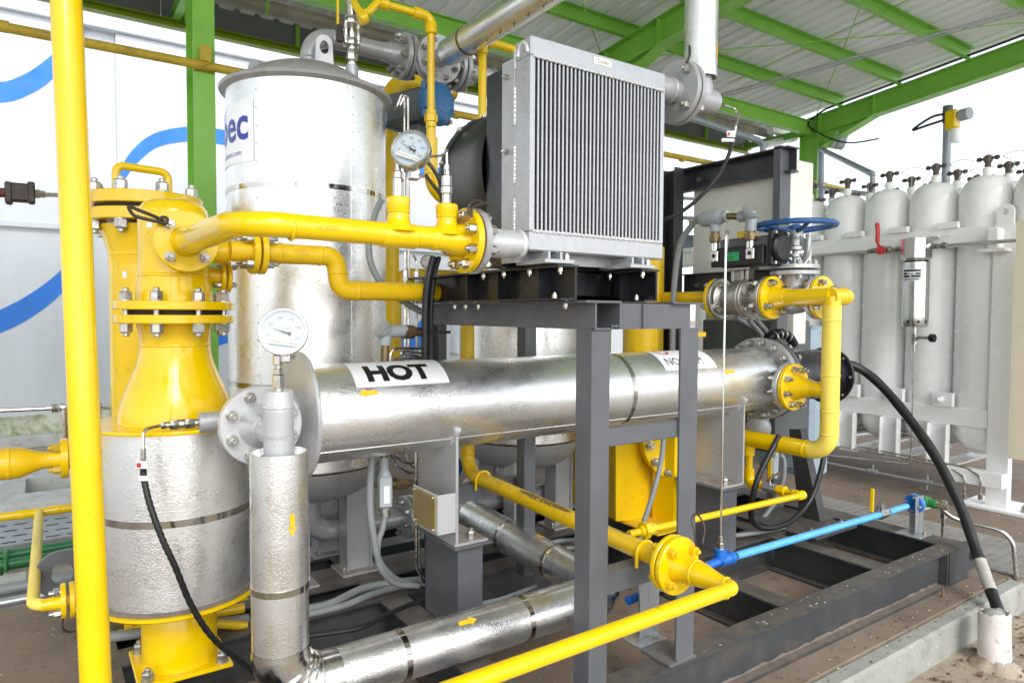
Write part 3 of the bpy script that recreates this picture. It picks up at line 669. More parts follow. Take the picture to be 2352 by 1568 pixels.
pedestal(3.155, 2.99, 3.168, 3.02, 3.14, 'grey pedestal under the far end of the exchanger')
# nameplate bracket
a = P(967, 1148, x=1.26); zb0, zb1 = .60, .755
g = G(); z0, z1 = .632, .79
np_y0, np_y1 = 2.335, 2.55
g.box((1.262, np_y0, z0), (1.268, np_y1, z1), .001); g.box((1.268, np_y0, z0), (1.343, np_y0 + .006, z1), .001); g.box((1.268, np_y0 + .006, z0), (1.30, np_y1, z0 + .006), .001); nb = s1.part('nameplate_bracket', g, 'silver_bright')
g = G(); g.box((1.259, np_y0 + .02, z0 + .008), (1.2618, np_y1 - .012, z1 - .008), 0); s1.part('nameplate', g, 'plate_brass', nb)
fnp = plane((1.2585, 2.53, .765), (0, -1, 0), (0, 0, 1))
g = text_geo('CERTIFIED BY', .018, fn=plane((1.2584, 2.50, .757), (0, -1, 0), (0, 0, 1)))
for k in range(7):
    yv = .742 - k * .014; g.add([fnp(.01 + .02 * (k % 2), yv - .765), fnp(.13 + .03 * math.sin(k * 2.1), yv - .765), fnp(.13 + .03 * math.sin(k * 2.1), yv - .7625), fnp(.01 + .02 * (k % 2), yv - .7625)], [(0, 1, 2, 3)])
s1.part('lettering', g, 'ink_grey', nb)
for yv in (np_y0 + .03, np_y1 - .02):
    for zv in (z0 + .015, z1 - .015): s1.inst('rivet', bolt_mesh(.007, 'stainless_bright', .3, False), mw((1.259, yv, zv), (-1, 0, 0)), nb)
def dist_ring_y(c, r): return c
# ------------------------------------------------------------------ front yellow vessel with foil jacket
VX, VY = .405, 2.76
t = Thing('separator_vessel', 'yellow vessel with swollen neck and foil jacketed body at the near left', 'vessel', (VX, VY, .2))
g = G(); g.box((VX - .155, VY - .155, .2003), (VX + .155, VY + .155, .216), .003); bp = t.part('base_plate', g, 'yellow')
for sx in (-1, 1):
    for sy in (-1, 1): t.inst('bolt', bolt_mesh(.036), mw((VX + sx * .122, VY + sy * .122, .216), (0, 0, 1)), bp)
g = G(); g.lathe((VX, VY, .216), Z, [(0, .128), (.22, .128), (.225, .125)], 56); t.part('skirt', g, 'yellow')
g = G(); g.lathe((VX, VY, .434), Z, [(0, .13), (.012, .2), (.03, .275), (.036, .282), (.046, .282), (.047, .24)], 64); t.part('bottom_ring', g, 'yellow')
g = G(); g.lathe((VX, VY, .4815), Z, [(0, .27), (.01, .268), (.012, .2)], 56); t.part('insulation_edge', g, 'dust')
g = G(); g.lathe((VX, VY, .485), Z, [(0, .256), (.30, .258), (.605, .256)], 80); jk = t.part('jacket', g, 'foil')
t.part('band', band((VX, VY, .79), Z, .2575, .0125), 'band', jk)
g = G(); g.lathe((VX, VY, 1.092), Z, [(0, .2), (0, .285), (.007, .288), (.013, .285), (.0135, .12)], 72); t.part('top_plate', g, 'yellow')
g = G(); g.lathe((VX, VY, 1.106), Z, [(0, .192), (.02, .19), (.06, .184), (.11, .168), (.16, .147), (.21, .128), (.25, .119), (.275, .1165), (.30, .117), (.33, .122), (.355, .128)], 72); t.part('neck', g, 'yellow')
t.part('weld_bead', weld((VX, VY, 1.108), Z, .192, .008), 'yellow'); t.part('weld_bead', weld((VX, VY, 1.382), Z, .1165, .008), 'yellow')
f1 = t.part('flange', disc((VX, VY, 1.461), Z, .200, .030, seg=72), 'yellow')
g = G(); g.lathe((VX, VY, 1.4915), Z, [(0, .155), (.017, .155)], 48); t.part('gasket', g, 'gasket')
f2 = t.part('flange', disc((VX, VY, 1.509), Z, .200, .030, seg=72), 'yellow')
ring_bolts(t, f2, (VX, VY, 1.461), Z, .17, 8, .037, .078, start=.30)
g = G()
for k in range(8):
    q = .30 + math.pi / 4 * k; a_, u_, v_ = frame(Z); c = V(VX, VY, 1.48) + (u_ * math.cos(q) + v_ * math.sin(q)) * .17; g.cyl(c, c + Z * .045, .0105, seg=12)
t.part('stud', g, 'zinc')
g = G(); g.lathe((VX, VY, 1.539), Z, [(0, .128), (.03, .127), (.06, .123), (.085, .118), (.10, .1175)], 56); t.part('hub', g, 'yellow')
t.part('weld_bead', weld((VX, VY, 1.632), Z, .118, .008), 'yellow')
g = G(); g.lathe((VX, VY, 1.638), Z, [(0, .1175), (.20, .1175), (.215, .1165), (.235, .112), (.25, .101), (.26, .085), (.267, .06), (.270, .03), (.2705, .0)], 64); t.part('shell', g, 'yellow')
g = G(); fnv = cylmap((VX, VY, 1.80), Z, .1175, (-.75, -.66, 0)); g.add([fnv(x, y) for x, y in ((-.006, -.012), (-.006, .012), (.012, .012), (.012, -.012))], [(0, 1, 2, 3)]); t.part('label_sticker', g, 'paper')
# nozzle towards the viewer with flange of the upper line
NZ = 1.745
g = G(); g.lathe((VX + .015, VY - .09, NZ), -Y, [(0, .05), (.07, .05)], 32); t.part('nozzle', g, 'yellow')
g = G(); g.lathe((VX + .1, VY - .05, 1.725), X, [(0, .042), (.07, .042)], 32); t.part('nozzle', g, 'yellow')
# side flanges of the lower outlet
# ------------------------------------------------------------------ upper gas line to cooler
ly = 1.83; lz = 1.725; r0 = .0335
U = Thing('upper_gas_line', 'thick glossy yellow line from front vessel to the cooler flange, carrying two tees', 'pipe', (VX, VY - .17, NZ))
fl_ = U.part('flange', disc((VX + .015, VY - .175, NZ), Y, .105, .020, seg=56), 'yellow')
ring_bolts(U, fl_, (VX + .015, VY - .175, NZ), Y, .078, 4, .030, .045, start=math.pi / 4, both=True, stud=1.5)
path = route([(VX + .015, VY - .175, NZ), (VX + .015, ly, lz + .006), (1.075, ly, lz)], .115, 12)
g = G(); g.tube(path, [.046 if i == 0 else r0 + .004 if i == 1 else r0 for i in range(len(path))], 32); U.part('pipe', g, 'yellow')
g = G(); g.lathe((VX + .015, VY - .175, NZ), -Y, [(0, .055), (.02, .048), (.045, .038), (.06, .0335)], 32); U.part('neck', g, 'yellow')
for x in (VX + .145, .91, 1.01):
    if x < .98 or x > 1: U.part('weld_bead', weld((x, ly, lz), X, r0, .005), 'yellow')
U.part('weld_bead', weld((VX + .015, VY - .24, NZ), Y, r0 + .001, .005), 'yellow')
ex = 1.075
g = G(); g.lathe((ex - .10, ly, lz), X, [(0, r0), (.03, .036), (.075, .048), (.10, .052)], 32); U.part('neck', g, 'yellow')
U.part('weld_bead', weld((ex - .098, ly, lz), X, r0, .005), 'yellow')
rf = .100
fA = U.part('flange', disc((ex, ly, lz), X, rf, .022, seg=64), 'yellow')
g = G(); g.lathe((ex + .0222, ly, lz), X, [(0, .085), (.006, .085)], 32); U.part('gasket', g, 'gasket')
ring_bolts(U, fA, (ex, ly, lz), X, .078, 8, .026, .052, 'stainless', start=math.pi / 8)
tees = []
for px_, zt_ in ((915, 1.835), (1026, 1.83)):
    q = P(px_, 540, y=ly); x = q.x; tees.append(x)
    g = G(); k = 10; prof = [(0.0, r0 + .026), (.018, r0 + .010), (.035, r0 + .001), (.05, r0 - .001), (.0505, r0 - .001)]
    g.lathe((x, ly, lz + .012), Z, [(0, r0 + .016), (.014, r0 + .008), (.028, r0 + .001), (.045, r0 - .003), (zt_ - lz - .012, r0 - .003)], 36); tb = U.part('tee_branch', g, 'yellow')
    U.part('weld_bead', weld((x, ly, lz + .068), Z, r0 - .003, .005), 'yellow', tb)
    g = G(); g.lathe((x, ly, lz + .07), Z, [(0, r0 - .003), (.01, r0), (.03, r0 + .001), (zt_ - lz - .075, r0 + .001), (zt_ - lz - .07, r0 - .002)], 36); U.part('socket', g, 'yellow', tb)
    U.part('tee_body', (lambda g: g.lathe((x - .055, ly, lz), X, [(0, r0), (.006, r0 + .002), (.104, r0 + .002), (.11, r0)], 36))(G()), 'yellow')
fn = cylmap((.47, ly, lz), X, r0, (0, -1, .25)); g = arrow_poly(lambda x, y: fn(x, -y), .075, .03, -1); gm = G(); q = P(745, 523, y=ly).x
fn2 = cylmap((q, ly, lz), X, r0, (0, -1, .12)); U.part('arrow_sticker', arrow_poly(fn2, .058, .020, -1), 'orange_sticker')
# black strap tied to the top-left bolt
c0 = V(VX - .06, VY - .19, NZ + .062)
g = G(); g.tube(smoothpath([c0, c0 + V(-.03, -.01, .012), c0 + V(-.075, 0, .03), c0 + V(-.10, .01, .040), c0 + V(-.085, .01, .012), c0 + V(-.04, 0, .0), c0 + V(0, -.01, -.008)], 6), .006, 8); g.tube([c0 + V(.012 * math.cos(q), -.012, .012 * math.sin(q)) for q in (6.4 * i / 12 for i in range(13))], .005, 8)
single('cable_tie', g, 'brown_dark', 'dark brown strap looped on a flange bolt of the near left vessel', 'strap', base=c0)
c0 = V(ex + .012, ly - .07, lz + .085)
g = G(); g.tube(smoothpath([c0 + V(-.04, -.012, -.02), c0 + V(-.035, -.01, .015), c0 + V(0, 0, .03), c0 + V(.035, .0, .018), c0 + V(.02, -.01, .022), c0 + V(-.03, -.02, .004), c0 + V(-.034, -.02, -.025)], 6), .004, 8)
single('cable_tie', g, 'brown_dark', 'thin dark strap looped over the flange at the cooler', 'strap', base=c0)
# ------------------------------------------------------------------ second line from the vessel, stepping down
y2 = 2.665
Q = Thing('stepped_gas_line', 'yellow pipe with S bend crossing in front of the tall foil tank', 'pipe', (VX + .17, y2, 1.72))
za = 1.727; zb_ = 1.592
xs_ = P(745, 590, y=y2).x; xe = P(800, 660, y=y2).x
pth = route([(VX + .17, y2, za), (xs_ + .045, y2, za), (xs_ + .062, y2, zb_), (2.05, y2, zb_)], [.05, .05], 10)
g = G(); g.tube(pth, .039, 28); Q.part('pipe', g, 'yellow_matt')
fx = P(582, 600, y=y2).x - .012
f_ = Q.part('flange', disc((fx, y2, za), X, .083, .022, seg=48), 'yellow'); Q.part('flange', disc((fx + .03, y2, za), X, .083, .022, seg=48), 'yellow')
g = G(); g.lathe((fx + .022, y2, za), X, [(0, .05), (.008, .05)], 24); Q.part('gasket', g, 'gasket')
ring_bolts(Q, f_, (fx, y2, za), X, .066, 4, .026, .052, start=math.pi / 4, stud=1.6)
for x in (xs_ - .02,): Q.part('weld_bead', weld((x, y2, za), X, .039), 'yellow_matt')
Q.part('weld_bead', weld((fx + .11, y2, za), X, .039), 'yellow_matt'); Q.part('weld_bead', weld((xe + .035, y2, zb_), X, .039), 'yellow_matt')
Q.part('weld_bead', weld((xs_ + .055, y2, (za + zb_) / 2), Z, .039), 'yellow_matt')
fnq = cylmap((P(687, 577, y=y2).x, y2, za), X, .039, (0, -1, .35)); Q.part('arrow_sticker', arrow_poly(fnq, .06, .020, 1), 'orange_sticker')
xu = P(1040, 665, y=y2).x
g = G(); g.tube([(xu, y2 - .047, 1.547)] + [(xu, y2 - .047 * math.cos(a_), zb_ + .047 * math.sin(a_)) for a_ in (math.pi * i / 12 for i in range(13))] + [(xu, y2 + .047, 1.547)], .007, 10); single('u_bolt', g, 'yellow', 'yellow U bolt holding the stepped pipe on the stand', 'clamp', base=(xu, y2, 1.547), group='U bolts over yellow pipes')
# small nozzle flange pair lower right of the vessel
t2 = Thing('side_nozzle', 'small yellow flanged nozzle on the right of the near left vessel', 'nozzle', (VX + .1, VY + .06, 1.64))
zz = 1.64; yy_ = VY + .06
g = G(); g.cyl((VX + .09, yy_, zz), (VX + .175, yy_, zz), .034, seg=24); t2.part('pipe', g, 'yellow')
f_ = t2.part('flange', disc((VX + .165, yy_, zz), X, .062, .016), 'yellow'); t2.part('flange', disc((VX + .187, yy_, zz), X, .062, .016), 'yellow'); ring_bolts(t2, f_, (VX + .165, yy_, zz), X, .048, 4, .018, .038, start=.8)
# ------------------------------------------------------------------ second vessel behind, with lid and handle
x_, y_ = .40, 3.5
t = Thing('filter_vessel', 'tall yellow vessel with bolted lid and handle behind the near left vessel', 'vessel', (x_, y_, .2))
g = G(); g.lathe((x_, y_, .2), Z, [(0, .152), (1.5, .152), (1.56, .154), (1.62, .17), (1.68, .19)], 56); t.part('shell', g, 'yellow')
t.part('weld_bead', weld((x_, y_, 1.755), Z, .153, .01), 'yellow')
f_ = t.part('flange', disc((x_, y_, 1.895), Z, .235, .05, seg=64), 'yellow'); t.part('lid', disc((x_, y_, 1.965), Z, .235, .052, seg=64), 'yellow')
g = G(); g.lathe((x_, y_, 1.945), Z, [(0, .20), (.02, .20)], 48); t.part('gasket', g, 'gasket')
ring_bolts(t, f_, (x_, y_, 1.895), Z, .205, 8, .046, .122, start=.2)
g = G(); g.tube(route([(x_ - .12, y_ - .05, 2.01), (x_ - .12, y_ - .05, 2.14), (x_ + .09, y_ - .02, 2.135), (x_ + .09, y_ - .02, 2.01)], .035), .017, 14); t.part('handle', g, 'yellow')
g = G(); fnv = cylmap((x_, y_, 1.66), Z, .152, (-.6, -.8, 0)); g.add([fnv(x, y) for x, y in ((-.012, -.02), (-.012, .0), (.015, .0), (.015, -.02))], [(0, 1, 2, 3)]); t.part('label_sticker', g, 'paper')
# ------------------------------------------------------------------ exchanger
EY, EZ, ER = 2.5, 1.125, .183
E_ = Thing('heat_exchanger', 'long foil jacketed exchanger marked HOT lying across the skid', 'heat exchanger', (2.1, EY, .9))
ex0 = .780; ex1 = 3.455
g = G(); g.lathe((ex0, EY, EZ), X, [(0, ER), (.6, ER + .001), (1.3, ER), (1.95, ER + .001), (ex1 - ex0, ER)], 96); jk = E_.part('jacket', g, 'foil')
for px in (1448,): q = P(px, 900, y=EY - ER * .8).x; E_.part('band', band((q, EY, EZ), X, ER + .0012, .011, 96), 'band', jk)
for a_ in (2.35,):
    g = G(); c_ = V(0, EY - (ER + .0008) * math.sin(a_), EZ + (ER + .0008) * math.cos(a_)); g.obox(c_ + X * (ex0 + ex1) / 2, (ex1 - ex0 - .02, .022, .0024), Matrix.Rotation(a_, 3, 'X'), .0008); E_.part('seam', g, 'foil', jk)
# end collar: a thin saucer on the near end
g = G(); g.lathe((ex0 - .095, EY, EZ), X, [(.058, .10), (.062, .13), (.075, .20), (.084, .229), (.092, .234), (.098, .231), (.0985, .17)], 72); E_.part('end_collar', g, 'silver_bright')
g = G(); g.cyl((.585, EY, EZ), (.76, EY, EZ), .105, seg=40, ch=.01); E_.part('channel_head', g, 'silver_bright')
g = G(); g.cyl((.43, EY - .02, EZ + .005), (.60, EY - .02, EZ + .005), .034, seg=28, ch=.002); E_.part('sensor_pocket', g, 'silver_paint')
E_.part('weld_bead', weld((.545, EY - .02, EZ + .005), X, .034, .011), 'silver_bright')
# far end: flange pair, black heater head
hx = 3.50
g = G(); g.lathe((ex1, EY, EZ), X, [(0, ER), (.03, ER - .02), (.05, ER - .03)], 72); E_.part('jacket_end', g, 'foil_smooth')
ff = E_.part('flange', disc((hx, EY, EZ), X, .243, .04, seg=80), 'silver_paint')
g = G(); g.lathe((hx + .0402, EY, EZ), X, [(0, .235), (.006, .235)], 48); E_.part('gasket', g, 'gasket')
E_.part('backing_flange', disc((hx + .047, EY, EZ), X, .243, .035, seg=80), 'grey_paint')
E_.part('insulating_ring', disc((hx + .083, EY, EZ), X, .232, .03, seg=64), 'black_paint')
ring_bolts(E_, ff, (hx, EY, EZ), X, .215, 16, .036, .115, start=.15)
g = G(); g.lathe((hx + .113, EY, EZ), X, [(0, .15), (.03, .158), (.5, .158), (.55, .15)], 64); E_.part('heater_head', g, 'black_paint')
g = G(); g.cyl((hx + .22, EY - .04, EZ + .14), (hx + .22, EY - .04, EZ + .19), .034, seg=20); E_.part('cable_boss', g, 'black_paint')
dsk = E_.part('end_cover', disc((4.22, EY, EZ - .015), X, .185, .02, seg=64), 'black_paint')
for k in range(8):
    q = k * math.pi / 4; E_.inst('bolt', bolt_mesh(.014, 'zinc', .3), mw((4.22, EY + .165 * math.cos(q), EZ - .015 + .165 * math.sin(q)), (-1, 0, 0)), dsk)
g = G(); g.lathe((hx + .663, EY, EZ - .012), X, [(0, .15), (.07, .15)], 48); E_.part('terminal_box', g, 'black_paint')
g = G(); q0 = V(3.72, EY - .05, EZ + .21)
g.tube(smoothpath([q0 + V(-.18, .02, .03), q0 + V(-.1, .0, .06), q0 + V(0, 0, .04), q0 + V(.06, 0, -.01)], 6), .028, 14); E_.part('cable_gland', g, 'black_plastic')
for k in range(4):
    g = G(); c = q0 + V(-.15 + k * .045, .0, .035 + .018 * math.sin(k)); g.lathe(c, (1, 0, .25 - k * .2), [(0, .03), (0, .034), (.01, .034), (.01, .03)], 16, False); E_.part('gland_ring', g, 'stainless')
# HOT sticker and the other one
def sticker(t, x0, x1, a0, a1, name, lab, R=ER + .0012):
    fn = cylmap((0, EY, EZ), X, R, (0, 0, 1), .0006)
    # angle measured from the top towards the viewer: y negative direction
    f = lambda x, a: V(x, EY - (R + .0008) * math.sin(a), EZ + (R + .0008) * math.cos(a))
    return t.part(name, patch(f, x0, x1, a0, a1, 8, 16), 'paper', label=lab), f
def ang_at(px, py, x=None):
    """point on the exchanger shell under a pixel -> (x, angle from top)"""
    r = P(px, py, d=1.0) - CAM; R = ER + .0012
    A = r.y ** 2 + r.z ** 2; B = 2 * (r.y * (CAM.y - EY) + r.z * (CAM.z - EZ)); Cc = (CAM.y - EY) ** 2 + (CAM.z - EZ) ** 2 - R * R
    D = B * B - 4 * A * Cc
    tt = -B / (2 * A) if D < 0 else (-B - math.sqrt(D)) / (2 * A); p = CAM + r * tt; return p.x, math.atan2(-(p.y - EY), p.z - EZ)
xa, aa = ang_at(819, 891); xb, ab = ang_at(1033, 878); abot = (aa + ab) / 2
s_, f_hot = sticker(E_, xa, xb, -.35, abot, 'warning_sticker', 'white sticker with bold black HOT')
f2 = lambda x, a: V(x, EY - (ER + .0026) * math.sin(a), EZ + (ER + .0026) * math.cos(a))
wT = xb - xa; hT = abot
x1_, a1_ = ang_at(868, 873)
def hotmap(x, y): return f2(xa + wT * .14 + x, abot - .027 / ER - y * 1.0 / ER)
g = text_geo('HOT', .118, bold=.0062, fn=hotmap, maxlen=.02)
wtext = max(v[0] for v in g.v) - min(v[0] for v in g.v); k_ = wT * .70 / wtext
def hotmap(x, y): return f2(xa + wT * .13 + x * k_, abot - .028 / ER - y / ER)
g = text_geo('HOT', .118, bold=.0062, fn=hotmap, maxlen=.02); E_.part('lettering', g, 'ink', s_)
g = patch(lambda x, a: V(x, EY - (ER + .0024) * math.sin(a), EZ + (ER + .0024) * math.cos(a)), xa + .02, xb - .09, -.18, .02, 8, 6); E_.part('red_strip', g, 'ink_red', s_)
xn0, an0 = ang_at(1536, 850); xn1, an1 = ang_at(1648, 845); an = (an0 + an1) / 2; xn0 = ang_at(1527, 845)[0]
s2_, _ = sticker(E_, xn0, xn1, -.35, an, 'warning_sticker', 'white sticker reading NO STEP! below a red ring')
def nomap(x, y): return f2(xn0 + .035 + x, an - .026 / ER - y / ER)
g = text_geo('NO STEP!', .085, bold=-.0004, fn=nomap, maxlen=.02); wtext = max(v[0] for v in g.v) - min(v[0] for v in g.v); k2 = (xn1 - xn0 - .06) / wtext
def nomap(x, y): return f2(xn0 + .03 + x * k2, an - .03 / ER - y / ER)
E_.part('lettering', text_geo('NO STEP!', .07, bold=.0005, fn=nomap, maxlen=.02), 'ink', s2_)
g = G(); n_ = 32; cx, ca = xn0 + .09, .16
g.add([f2(cx + rr_ * math.cos(q), ca - rr_ * math.sin(q) / ER) for rr_ in (.034, .044) for q in (6.2832 * i / n_ for i in range(n_))], [(i, (i + 1) % n_, n_ + (i + 1) % n_, n_ + i) for i in range(n_)]); g.add([f2(cx + d_, ca - e_ / ER) for d_, e_ in ((-.028, .02), (-.022, .026), (.028, -.02), (.022, -.026))], [(0, 1, 2, 3)]); E_.part('red_ring', g, 'ink_red', s2_)
xx_, aa_ = ang_at(846, 902); g = arrow_poly(lambda x, y: f2(xx_ + x, aa_ - y / ER), .072, .034, -1); E_.part('arrow_sticker', g, 'yellow_sticker')
xx_, aa_ = ang_at(1674, 853); g = arrow_poly(lambda x, y: f2(xx_ + x, aa_ - y / ER), .09, .034, -1); E_.part('arrow_sticker', g, 'yellow_sticker')
# side nozzle of the far end (towards the viewer)
nx_ = 3.42
g = G(); g.cyl((nx_, 2.36, EZ - .02), (nx_, 2.262, EZ - .02), .05, seg=32); E_.part('side_nozzle', g, 'silver_paint')
E_.part('weld_bead', weld((nx_, 2.318, EZ - .02), Y, .052, .012), 'silver_dusty')
f_ = E_.part('nozzle_flange', disc((nx_, 2.262, EZ - .02), -Y, .13, .028, seg=64), 'silver_paint')
# ------------------------------------------------------------------ nozzle tee at the near end, drop pipe, lower line
JT = Thing('hot_drop_line', 'foil jacketed pipe dropping from the exchanger tee and running low along the skid', 'pipe', (.59, 2.1, .33))
tx, ty = .590, 2.105
zc = 1.13
fx_, fy_ = .592, 2.30
g = G(); g.cyl((fx_, 2.40, zc), (fx_, fy_ + .026, zc), .055, seg=32); JT.part('nozzle', g, 'silver_bright')
JT.part('flange', disc((fx_, fy_ + .026, zc), Y * 1, .130, .02, seg=72), 'silver_bright')
fl_ = JT.part('flange', disc((fx_, fy_, zc), Y, .131, .024, seg=72), 'silver_bright')
ring_bolts(JT, fl_, (fx_, fy_, zc), Y, .103, 8, .030, .046, 'zinc', start=math.pi / 8, both=True, stud=1.2)
g = G(); g.lathe((fx_, fy_, zc), -Y, [(0, .075), (.012, .066), (.03, .056), (.05, .047), (.07, .044)], 48); JT.part('hub', g, 'silver_bright')
JT.part('weld_bead', weld((fx_, fy_ - .068, zc), Y, .044, .006), 'silver_bright')
g = G(); g.cyl((fx_, fy_ - .06, zc), (tx, ty, zc), .0445, seg=36); g.lathe((tx, ty, .985), Z, [(0, .0445), (.215, .0445), (.222, .046), (.229, .0445), (.278, .0435), (.28, .041)], 48); tee = JT.part('tee', g, 'silver_bright')
JT.part('weld_bead', weld((tx, ty, 1.215), Z, .0445, .007), 'silver_bright')
fnt = cylmap((tx, ty, 1.118), Z, .0445, (-.05, -1, 0)); 
g = text_geo('PANAS!', .021, bold=-.0004, fn=lambda x, y: fnt(y, -x + 0) if False else V(tx, ty, 1.118) + Z * y + (V(-.28, -.96, 0).normalized() * math.cos((x - .042) / .0445) + V(.96, -.28, 0).normalized() * math.sin((x - .042) / .0445)) * .0452, maxlen=.008); JT.part('lettering', g, 'ink_grey', tee)
g = G(); rj = .0845; q_ = P(632, 1050, y=2.02).z
pth = route([(tx, ty, q_ - .002), (tx, ty, .33), (1.935, ty, .335), (1.935, 2.98, .335)], [.13, .10], 14)
i0 = 1
g.lathe((tx, ty, q_ - .02), -Z, [(0, rj - .01), (-.02, rj), (0, rj + .001), (.25, rj), (.50, rj + .001)], 64); 
g = G(); g.rings([[V(tx + rr_ * math.cos(q), ty + rr_ * math.sin(q), z_) for q in (6.2832 * i / 64 for i in range(64))] for z_, rr_ in ((q_ - .06, rj - .02), (q_ - .02, rj - .006), (q_ + .0, rj - .003), (q_ + .0, rj), (q_ - .3, rj + .0008), (.47, rj))], False); jk = JT.part('jacket', g, 'foil_pipe')
g = G(); g.lathe((tx, ty, q_ - .03), Z, [(0, .02), (0, rj - .006), (.008, rj - .012), (.012, .046)], 40); JT.part('insulation', g, 'dust')
JT.part('band', band((tx, ty, .665), Z, rj + .0008, .010), 'band', jk)
fnj = lambda x, y: V(tx, ty, .87) + Z * (-x) + (V(.02, -1, 0) * math.cos(y / rj) + V(1, .02, 0) * math.sin(y / rj)) * (rj + .0016)
JT.part('arrow_sticker', arrow_poly(lambda x, y: fnj(x, y + .012), .066, .030), 'yellow_sticker', jk)
# elbow with gathered seams
els = []
cc = V(tx + .13, ty, .46); n_ = 28
ps = [V(tx, ty, .475), V(tx, ty, .465)] + [cc + V(-.13 * math.cos(a_), 0, -.13 * math.sin(a_)) for a_ in (math.pi / 2 * i / n_ for i in range(n_ + 1))] + [V(cc.x + .05, ty, .33)]
rr_ = [rj + .0015] * 2 + [rj + .002 + (.0055 if i in (9, 10, 14, 19, 20, 24) else 0) for i in range(n_ + 1)] + [rj + .001]
g = G(); g.tube(ps, rr_, 56, False); JT.part('elbow_jacket', g, 'foil_smooth')
g = G(); xs0 = cc.x + .03; g.rings([[V(x, ty + (rj) * math.cos(q), .33 + rj * math.sin(q)) for q in (6.2832 * i / 64 for i in range(64))] for x in (xs0, 1.1, 1.5, 1.86)], False); j2 = JT.part('jacket', g, 'foil_pipe')
for px, py in ((935, 1470), (1217, 1410)):
    q = P(px, py, y=ty - rj * .7).x; JT.part('band', band((q, ty, .33), X, rj + .0012, .010), 'band', j2)
q = P(1070, 1432, y=ty - .03).x; JT.part('arrow_sticker', arrow_poly(lambda x, y: V(q + x, ty - (rj + .0015) * math.sin(.55 - y / rj), .33 + (rj + .0015) * math.cos(.55 - y / rj)), .075, .034, 1), 'yellow_sticker', j2)
cc = V(1.86, ty + .08, .33)
ps = [V(1.85, ty, .33)] + [V(1.86 + .08 * math.sin(a_), ty + .08 - .08 * math.cos(a_), .33) for a_ in (math.pi / 2 * i / 16 for i in range(17))] + [V(1.94, ty + .09, .33)]
g = G(); g.tube(ps, [rj + .002 + (.004 if i in (4, 8, 12) else 0) for i in range(19)], 56, False); JT.part('elbow_jacket', g, 'foil_smooth')
g = G(); g.rings([[V(1.94 + rj * math.cos(q), y, .33 + .05 * (y - 2.1) + rj * math.sin(q)) for q in (6.2832 * i / 64 for i in range(64))] for y in (2.18, 2.6, 2.98, 3.2)], False); j3 = JT.part('jacket', g, 'foil_pipe')
for y in (2.45, 2.83): JT.part('band', band((1.94, y, .33 + .05 * (y - 2.1)), Y, rj + .0014, .009), 'band', j3)
g = arrow_poly(lambda x, y: V(1.94 - (rj + .0015) * math.sin(-.1 - y / rj), 2.58 - x, .354 + (rj + .0015) * math.cos(-.1 - y / rj)), .08, .034, 1); JT.part('arrow_sticker', g, 'orange_sticker', j3)
